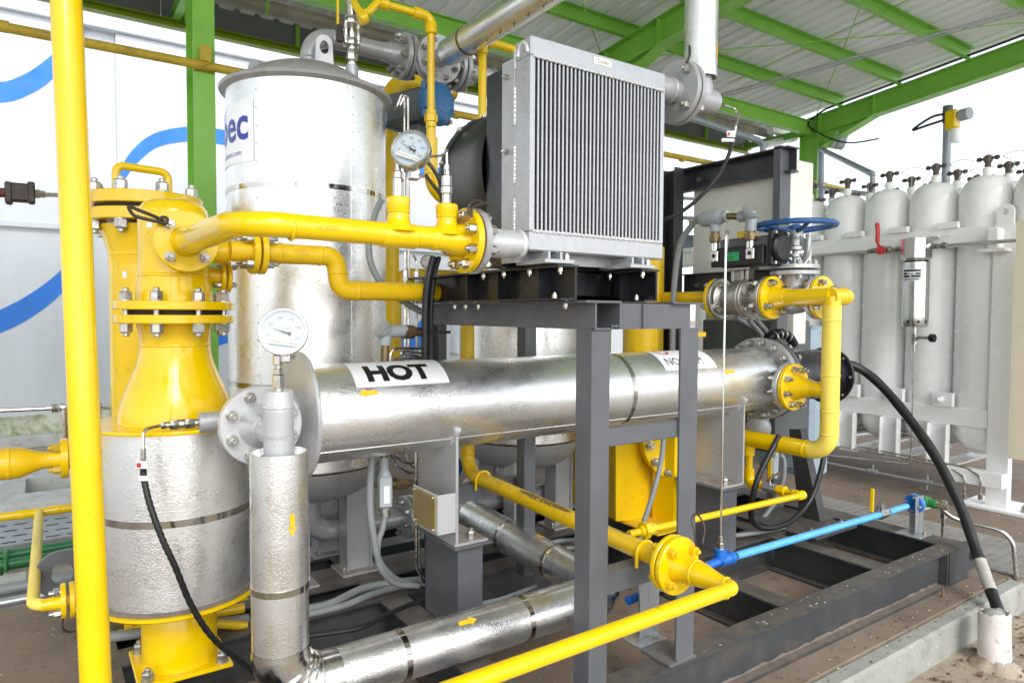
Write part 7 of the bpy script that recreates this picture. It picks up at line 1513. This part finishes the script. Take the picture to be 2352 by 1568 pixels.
q = P(14, 1300, y=5.3); g = G(); g.tube([(q.x, 5.25, q.z - .05)] + [(q.x, 5.37 - .12 * math.cos(a_), q.z + .0 + .08 * math.sin(a_)) for a_ in (math.pi * i / 10 for i in range(11))], .011, 8); g.box((q.x - .05, 5.2, -.158), (q.x + .05, 5.5, q.z - .035)); F3.part('clamp', g, 'green_pipe')
for k, (py, y, r, m) in enumerate(((1355, 4.62, .032, 'conduit'), (1385, 4.40, .024, 'galv'))):
    z_ = P(0, py, y=y).z; g = G(); g.cyl((-2.5, y, z_), (.9, y, z_), r, seg=16); single('floor_conduit', g, 'conduit' if k == 0 else 'galv', ('thick' if k == 0 else 'thin') + ' grey conduit lying on the ground at the left behind the plinth', 'conduit', base=(0, y, z_))
q = P(0, 1345, y=4.85); g = G(); g.box((-1.2, 4.72, -.158), (q.x + .13, 5.0, -.06), .01); single('concrete_block', g, 'concrete_pale', 'small pale concrete block beside grey conduits at the left edge', 'block', base=(q.x, 4.85, -.158))
# stainless tubes at the left edge
M1 = Thing('left_tube_valve', 'dark brown block valve on a thin tube at the left edge', 'valve', P(50, 443, y=4.0))
y = 4.0; g = G(); q0 = P(22, 443, y=y); q1 = P(77, 444, y=y); g.obox((q0 + q1) / 2, ((q1 - q0).length, .07, .085), None, .008); M1.part('body', g, 'brown_dark')
for px in (20, 72): g = G(); q = P(px, 444, y=y); g.obox(q, (.03, .08, .10), None, .01); M1.part('flange', g, 'brown_dark')
g = G(); g.cyl(P(-80, 440, y=y), P(20, 443, y=y), .022, seg=12); M1.part('tube', g, 'maroon')
g = G(); g.cyl(P(78, 445, y=y), P(92, 446, y=y), .022, seg=6); g.cyl(P(92, 446, y=y), P(104, 447, y=y), .018, seg=6); g.cyl(P(100, 447, y=y), P(240, 452, y=y), .010, seg=10); M1.part('tube', g, 'stainless')
M2 = Thing('left_instrument_tube', 'thin steel tube with elbow fitting left of the near vessel', 'tubing', P(130, 935, y=4.0))
g = G(); g.cyl(P(-80, 946, y=y), P(120, 937, y=y), .0105, seg=10); M2.part('tube', g, 'stainless'); g = G(); g.cyl(P(118, 937, y=y), P(134, 936, y=y), .024, seg=6); g.cyl(P(138, 936, y=y), P(150, 936, y=y), .02, seg=8); g.cyl(P(147, 934, y=y), P(149, 975, y=y), .02, seg=8); M2.part('elbow_fitting', g, 'stainless', ang=25)
g = G(); g.cyl(P(149, 970, y=y), P(150, 1010, y=y), .012, seg=10); M2.part('tube', g, 'stainless')
y = 3.9; g = G(); g.tube(route([P(222, 965, y=y), P(213, 905, y=y), P(221, 898, y=y), P(232, 935, y=y), P(262, 938, y=y), P(262, 960, y=y)], .02, 5), .006, 8); single('bent_tube', g, 'stainless', 'small bent steel tube beside the rear yellow vessel', 'tubing', base=P(222, 965, y=y))
# fittings and low pipes beneath the front vessel
L2 = Thing('low_drain_manifold', 'old yellow screwed elbows and low pipes beneath the near vessel', 'pipe', (.3, 3.1, .2))
y = 3.05
def lowpipe(name, a, b, r, m, y):
    g = G(); g.cyl(P(*a, y=y), P(*b, y=y), r, seg=16); return L2.part(name, g, m)
lowpipe('pipe', (270, 1445), (560, 1395), .021, 'yellow', 3.0); lowpipe('pipe', (330, 1388), (570, 1352 + 30), .018, 'yellow', 3.2); lowpipe('conduit', (245, 1462), (570, 1420), .021, 'conduit', 2.98); lowpipe('pipe', (300, 1420), (566, 1436), .018, 'yellow_matt', 2.92)
c = P(262, 1400, y=3.0); g = G(); g.tube(route([c + V(.05, 0, .04), c + V(-.01, 0, .05), c + V(-.01, 0, -.04), c + V(.06, 0, -.05)], .035, 6), .036, 18); L2.part('elbow', g, 'brass_dull')
for dz in (.045, -.045): g = G(); g.lathe(c + V(.03, 0, dz), X, [(0, .036), (.003, .042), (.03, .042), (.032, .036)], 18); L2.part('collar', g, 'yellow_matt')
# ------------------------------------------------------------------ conduits and tubes between tank and stand
C1 = Thing('cable_post_conduits', 'black cable bundle strapped to the rear post of the stand', 'cable', (1.45, 2.7, .6))
yk = 2.66
g = G(); pts = [P(996, 590, y=yk - .05), P(984, 640, y=yk - .06), P(977, 720, y=yk - .06), P(975, 900, y=yk - .04), P(976, 1050, y=yk), P(985, 1300, y=yk)]; g.tube(smoothpath(pts, 8), .016, 12); C1.part('cable', g, 'black_rubber')
sp = smoothpath([p + V(.022, -.01, 0) for p in pts], 20); g = G(); g.tube(sp, [.009 + (.0012 if i % 2 else 0) for i in range(len(sp))], 10); C1.part('corrugated_sleeve', g, 'black_plastic')
for py in (762,): g = G(); q = P(992, py, y=yk - .02); g.box(q + V(-.045, -.07, -.006), q + V(.055, -.062, .006), .001); C1.part('strap', g, 'black_plastic')
C2 = Thing('conduit_elbow', 'grey green conduit elbow box with brass nipple beside the tall tank', 'conduit', P(885, 760, y=2.62))
yk = 2.62
c = P(884, 762, y=yk)
g = G(); g.cyl(c, c + V(.10, .02, .003), .026, seg=18); g.cyl(c + Z * .01, c - Z * .055, .026, seg=18); dd_ = V(-.75, -.2, .6).normalized(); g.lathe(c - dd_ * .01, dd_, [(0, .028), (.025, .040), (.032, .041)], 20); C2.part('elbow_box', g, 'jbox'); g = G(); g.lathe(c + dd_ * .0225, dd_, [(0, .038), (.004, .038)], 20); C2.part('cover', g, 'galv')
g = G(); e = P(972, 762, y=yk + .04); m_ = c + (e - c) * .45; g.cyl(c + (e - c) * .3, e, .019, seg=14); g.cyl(m_, c + (e - c) * .72, .029, seg=8); C2.part('nipple', g, 'brass_dull')
g = G(); g.cyl(c - Z * .055, P(881, 1060, y=yk), .017, seg=12); C2.part('nipple', g, 'brass_dull')
c3 = P(884, 1125, y=yk)
g = G(); g.cyl(P(882, 1050, y=yk), P(882, 1080, y=yk), .019, seg=14); a_ = P(883, 1078, y=yk); b_ = P(886, 1168, y=yk); g.tube([a_, a_ + (b_ - a_) * .12, a_ + (b_ - a_) * .25, a_ + (b_ - a_) * .75, a_ + (b_ - a_) * .88, b_], [.018, .026, .031, .031, .026, .017], 18); g.obox(c3 + V(-.01, -.03, 0), (.05, .012, .125), Matrix.Rotation(-.3, 3, 'Z'), .006); C2.part('inline_box', g, 'jbox')
g = G(); g.obox(c3 + V(-.008, -.0375, -.01), (.022, .0015, .07), Matrix.Rotation(-.3, 3, 'Z'), 0); C2.part('label_plate', g, 'paper')
g = G(); g.cyl(c3 + V(.02, 0, .02), P(945, 1108, y=yk + .05), .016, seg=12); g.cyl(P(908, 1110, y=yk), P(930, 1108, y=yk + .03), .027, seg=8); C2.part('nipple', g, 'brass_dull')
g = G(); g.cyl(P(886, 1168, y=yk), P(886, 1184, y=yk), .021, seg=6); C2.part('gland', g, 'stainless')
g = G(); g.tube(smoothpath([P(886, 1180, y=yk), P(878, 1215, y=yk), P(868, 1250, y=yk), P(872, 1300, y=yk), P(905, 1338, y=yk + .05), P(960, 1345, y=yk + .1)], 8), .0125, 12); C2.part('flexible_conduit', g, 'conduit')
g = G(); g.tube(smoothpath([P(876, 460, y=2.9), P(862, 490, y=2.88), P(848, 550, y=2.85), P(852, 605, y=2.82), P(880, 655, y=2.8), P(940, 700, y=2.78), P(985, 725, y=2.76)], 8), .0145, 12); single('flexible_conduit', g, 'conduit', 'grey flexible conduit curving past the tall tank to the stand', 'conduit', base=P(862, 490, y=2.88))
g = G(); g.tube(smoothpath([P(862, 1000, y=2.62), P(852, 1080, y=2.6), P(850, 1160, y=2.6), P(858, 1230, y=2.6), P(872, 1290, y=2.62), P(910, 1330, y=2.7), P(960, 1342, y=2.8)], 8), .0145, 12); single('flexible_conduit', g, 'conduit', 'thick pale grey flexible conduit drooping below the exchanger to the skid', 'conduit', base=P(850, 1160, y=2.6))
T3 = Thing('instrument_tubes', 'group of thin stainless instrument tubes between the tall tank and the stand', 'tubing', P(940, 700, y=2.9))
for k, pts in enumerate(([(930, 580), (930, 830), (932, 1060)], [(957, 600), (957, 650), (958, 840)], [(950, 585), (957, 600), (958, 640)], [(940, 690), (938, 700), (938, 1050)], [(958, 655), (950, 690), (939, 712)], [(985, 640), (958, 645), (932, 638)])):
    g = G(); g.tube(route([P(*p, y=2.9 + .01 * k) for p in pts], .03, 4), .0062, 8); T3.part('tube', g, 'stainless')
for px, py in ((931, 630), (957, 632)): q = P(px, py, y=2.9); g = G(); g.cyl(q - Z * .012, q + Z * .016, .015, seg=6); g.cyl(q - Z * .03, q - Z * .012, .011, seg=8); T3.part('nut', g, 'stainless', ang=25)
for k, pts in enumerate(([(975, 800), (905, 800), (897, 812), (897, 850)], [(975, 822), (900, 824), (892, 832), (892, 860)], [(985, 826), (960, 818), (915, 812), (930, 806), (975, 812)], [(985, 1060), (930, 1062), (905, 1045), (895, 1020)], [(985, 1078), (940, 1085), (910, 1068), (895, 1040)], [(985, 1098), (935, 1060), (925, 1030)])):
    g = G(); g.tube(route([P(*p, y=2.74 + .012 * k) for p in pts], .03, 4), .0066, 8); T3.part('tube', g, 'stainless')
g = G(); q = P(980, 602, y=4.2); g.lathe(q, V(-.3, -1, 0).normalized(), [(0, .045), (.03, .048), (.035, .042)], 32); DG = single('rear_dial', g, 'stainless', 'small round dial glimpsed below the upper yellow line', 'gauge', base=q)
# vertical stainless pair beside the near pedestal
g = G(); g.tube(route([P(955, 1035, y=2.68), P(956, 1300, y=2.68), P(972, 1335, y=2.70), P(990, 1340, y=2.72)], .05, 6), .007, 8); g2 = G(); g2.tube(route([P(962, 1035, y=2.69), P(963, 1300, y=2.69), P(980, 1332, y=2.71)], .05, 6), .0055, 8)
t = Thing('pedestal_tubes', 'pair of thin steel tubes running down beside the near pedestal', 'tubing', P(956, 1300, y=2.68)); t.part('tube', g, 'stainless'); t.part('tube', g2, 'stainless')
# ------------------------------------------------------------------ grey drain line below the first tank
DL = Thing('tank_drain_line', 'dark silver drain pipe with flange pair below the first tank', 'pipe', (1.115, 3.42, .5))
zz = P(880, 1195, y=3.42).z
g = G(); g.tube(route([(1.115, 3.42, .6), (1.115, 3.42, zz), (2.6, 3.42, zz)], .10, 10), .052, 28); DL.part('pipe', g, 'silver_paint')
xx_ = P(925, 1190, y=3.42).x; f_ = DL.part('flange', disc((xx_, 3.42, zz), X, .115, .026, seg=48), 'silver_paint'); DL.part('flange', disc((xx_ + .034, 3.42, zz), X, .115, .026, seg=48), 'silver_paint'); ring_bolts(DL, f_, (xx_, 3.42, zz), X, .092, 8, .026, .06, start=.2)
g = G(); g.lathe((xx_ + .026, 3.42, zz), X, [(0, .07), (.008, .07)], 24); DL.part('gasket', g, 'gasket')
xx_ = P(1075, 1135, y=3.6).x; g = G(); z2 = P(1075, 1130, y=3.6).z
f_ = DL.part('flange', disc((xx_, 3.6, z2), X, .085, .02, seg=40), 'silver_bright'); DL.part('flange', disc((xx_ + .028, 3.6, z2), X, .085, .02, seg=40), 'silver_bright'); g = G(); g.cyl((xx_ - .3, 3.6, z2), (xx_ + .5, 3.6, z2), .032, seg=20); DL.part('pipe', g, 'silver_paint')
g = G(); q = P(1050, 1070, y=3.0); g.lathe(q, -X, [(0, .05), (.03, .055), (.04, .045)], 28); single('blue_knob', g, 'blue_act', 'dark blue round cap peeping out right of the near saddle', 'cap', base=q)
# ------------------------------------------------------------------ yellow vessel and box behind the second post
YB = Thing('yellow_blower_box', 'yellow painted vessel with big bolted flange and plate stand behind the posts', 'vessel', (2.75, 3.1, .2))
yv_ = 3.3; q = P(1475, 900, y=yv_)
g = G(); g.cyl((q.x, yv_, .75), (q.x, yv_, 1.95), .135, seg=40); YB.part('shell', g, 'yellow_matt')
y = 2.95
a = P(1422, 1215, y=y); b = P(1540, 1215, y=y)
g = G(); g.box((a.x, y, .27), (a.x + .02, y + .55, .88), .002); g.box((a.x, y + .28, .212), (b.x + .15, y + .30, .9), 0); YB.part('plate_stand', g, 'yellow_matt')
g = G(); g.prism([P(1415, 1000, y=2.9), P(1612, 980, y=2.9), P(1612, 1150, y=2.9), P(1550, 1190, y=2.9), P(1415, 1196, y=2.9)], (0, .012, 0)); YB.part('side_plate', g, 'yellow_matt')
g = G(); g.box((a.x - .02, 2.62, P(1480, 1212, y=2.75).z - .008), (b.x + .1, 2.95, P(1480, 1212, y=2.75).z), .001); YB.part('foot_plate', g, 'yellow_matt')
g = G(); g.box((P(1545, 1150, y=2.70).x, 2.69, .26), (P(1556, 1150, y=2.70).x + .01, 2.86, .80), .002); YB.part('gusset', g, 'yellow')
c = P(1560, 1010, y=2.75); dx_ = V(-.45, -1, .0).normalized()
f_ = YB.part('flange', disc(c, dx_, .235, .03, seg=64), 'yellow'); YB.part('flange', disc(c - dx_ * .045, dx_, .235, .03, seg=64), 'yellow'); ring_bolts(YB, f_, c - dx_ * .045, dx_, .20, 12, .042, .075, 'zinc', start=.1)
g = G(); g.cyl(c - dx_ * .04, c - dx_ * .4, .19, seg=40); YB.part('body', g, 'yellow_matt')
g = G(); sp = smoothpath([P(1526, 985, y=2.6), P(1518, 1060, y=2.6), P(1498, 1140, y=2.6), P(1478, 1200, y=2.6), P(1470, 1240, y=2.6)], 6); g.tube(sp, .014, 12); single('flexible_conduit', g, 'conduit', 'grey flexible conduit slanting in front of the yellow flange', 'conduit', base=sp[0])
q = P(1608, 768, y=2.6); g = G(); g.obox(q, (.09, .015, .028), None, .008); single('valve_lever', g, 'orange_sticker', 'orange lever end beside the second post', 'handle', base=q)
q = P(1740, 985, y=2.72); t = Thing('round_junction_box', 'round grey junction box under the far end of the exchanger', 'junction box', q)
dx_ = V(-.8, -.5, .0).normalized(); g = G(); g.lathe(q, -dx_, [(0, .078), (.03, .082), (.10, .078), (.11, .06)], 32); t.part('body', g, 'jbox'); g = G(); g.lathe(q + dx_ * .003, dx_, [(-.002, .075), (.004, .075), (.006, .07)], 32); t.part('cover', g, 'galv')
for a_ in (.8, 2.3, 3.9, 5.4):
    u_ = dx_.cross(Z); cc_ = q - dx_ * .05 + (u_ * math.cos(a_) + Z * math.sin(a_)) * .085; g = G(); g.obox(cc_, (.02, .07, .02), Matrix.Rotation(math.atan2(dx_.y, dx_.x) + 1.57, 3, 'Z'), .003); t.part('ear', g, 'galv')
q = P(1778, 1068, y=2.6); t = Thing('small_conduit_box', 'slim grey conduit box with pale label under the yellow drop leg', 'junction box', q); g = G(); g.obox(q, (.035, .05, .17), Matrix.Rotation(.05, 3, 'Y'), .015); t.part('body', g, 'jbox'); g = G(); g.obox(q + V(-.02, -.005, 0), (.002, .026, .10), None, 0); t.part('label_plate', g, 'paper')
g = G(); g.tube(smoothpath([q + Z * .07 + V(.03, -.02, 0), q + V(.06, -.03, .03), q + V(.06, -.03, -.08), q + V(.04, 0, -.22), q + V(-.05, .05, -.36)], 6), .014, 10); t.part('flexible_conduit', g, 'conduit')
for k, pts in enumerate(([(1720, 735), (1750, 770), (1762, 800)], [(1738, 735), (1768, 770), (1778, 800)], [(1690, 730), (1740, 760), (1752, 800)])):
    g = G(); g.tube(smoothpath([P(*p, y=2.75 + .05 * k) for p in pts], 6), .016, 10); single('flexible_conduit', g, 'conduit', ['grey conduit arching down behind the exchanger flange, middle of three', 'grey conduit arching down behind the exchanger flange, rightmost of three', 'grey conduit arching down behind the exchanger flange, leftmost of three'][k], 'conduit', base=P(*pts[0], y=2.75))
# far valve flange seen right of the cooler
q = P(1534, 572, y=4.2); t = Thing('far_yellow_flange', 'small yellow flange pair seen between cooler and cabinet frame', 'flange', q)
for dz in (.03, -.05): t.part('flange', disc(q + Z * dz, Z, .13, .035), 'yellow')
for s in (-.6, .4): t.inst('bolt', bolt_mesh(.05), mw(q + V(s * .12, -.08, .066), (0, 0, 1)));
for s in (-.6, .4): t.inst('bolt', bolt_mesh(.05), mw(q + V(s * .12, -.08, -.05), (0, 0, -1)))
g = G(); g.cyl(q - Z * 1.6, q - Z * .05, .085, seg=24); t.part('pipe', g, 'yellow_matt')
# ------------------------------------------------------------------ cables lying on the skid
def cable(pts, r, m, lab, z=.215, n=8):
    g = G(); sp = smoothpath([P(a, b, z=z) if len(p_) == 2 else P(a, b, z=p_[2]) for p_ in pts for a, b in (p_[:2],)], n); g.tube(sp, r, 10); return single('floor_cable', g, m, lab, 'cable', base=sp[0])
cable([(700, 1400), (760, 1385), (830, 1352), (900, 1338), (975, 1330), (1060, 1322)], .0175, 'conduit', 'thick grey conduit lying across the skid below the exchanger, upper one')
cable([(700, 1412), (790, 1390), (860, 1362), (930, 1345), (1000, 1338)], .015, 'conduit', 'grey conduit lying across the skid just below another one')
cable([(690, 1462), (760, 1452), (830, 1440), (880, 1415), (940, 1388), (1000, 1372)], .011, 'black_rubber', 'thin black cable lying across the skid beams left of the pedestal')
cable([(1235, 1258), (1275, 1244), (1315, 1240), (1380, 1243)], .013, 'conduit', 'grey hose lying behind the stand, upper of three', .24)
cable([(1235, 1272), (1275, 1262), (1315, 1258), (1380, 1262)], .012, 'conduit', 'grey hose lying behind the stand, lower of three', .23)
cable([(1242, 1282), (1280, 1290), (1330, 1288), (1380, 1280)], .009, 'black_rubber', 'thin black lead lying behind the stand under the grey hoses', .22)
cable([(1620, 1235), (1680, 1230), (1740, 1222), (1800, 1210)], .012, 'conduit', 'pale hose lying on the skid behind the far pedestal', .25)
cable([(1060, 1400), (1110, 1385), (1160, 1372), (1230, 1345)], .010, 'conduit', 'short grey hose lying right of the near pedestal', .22)
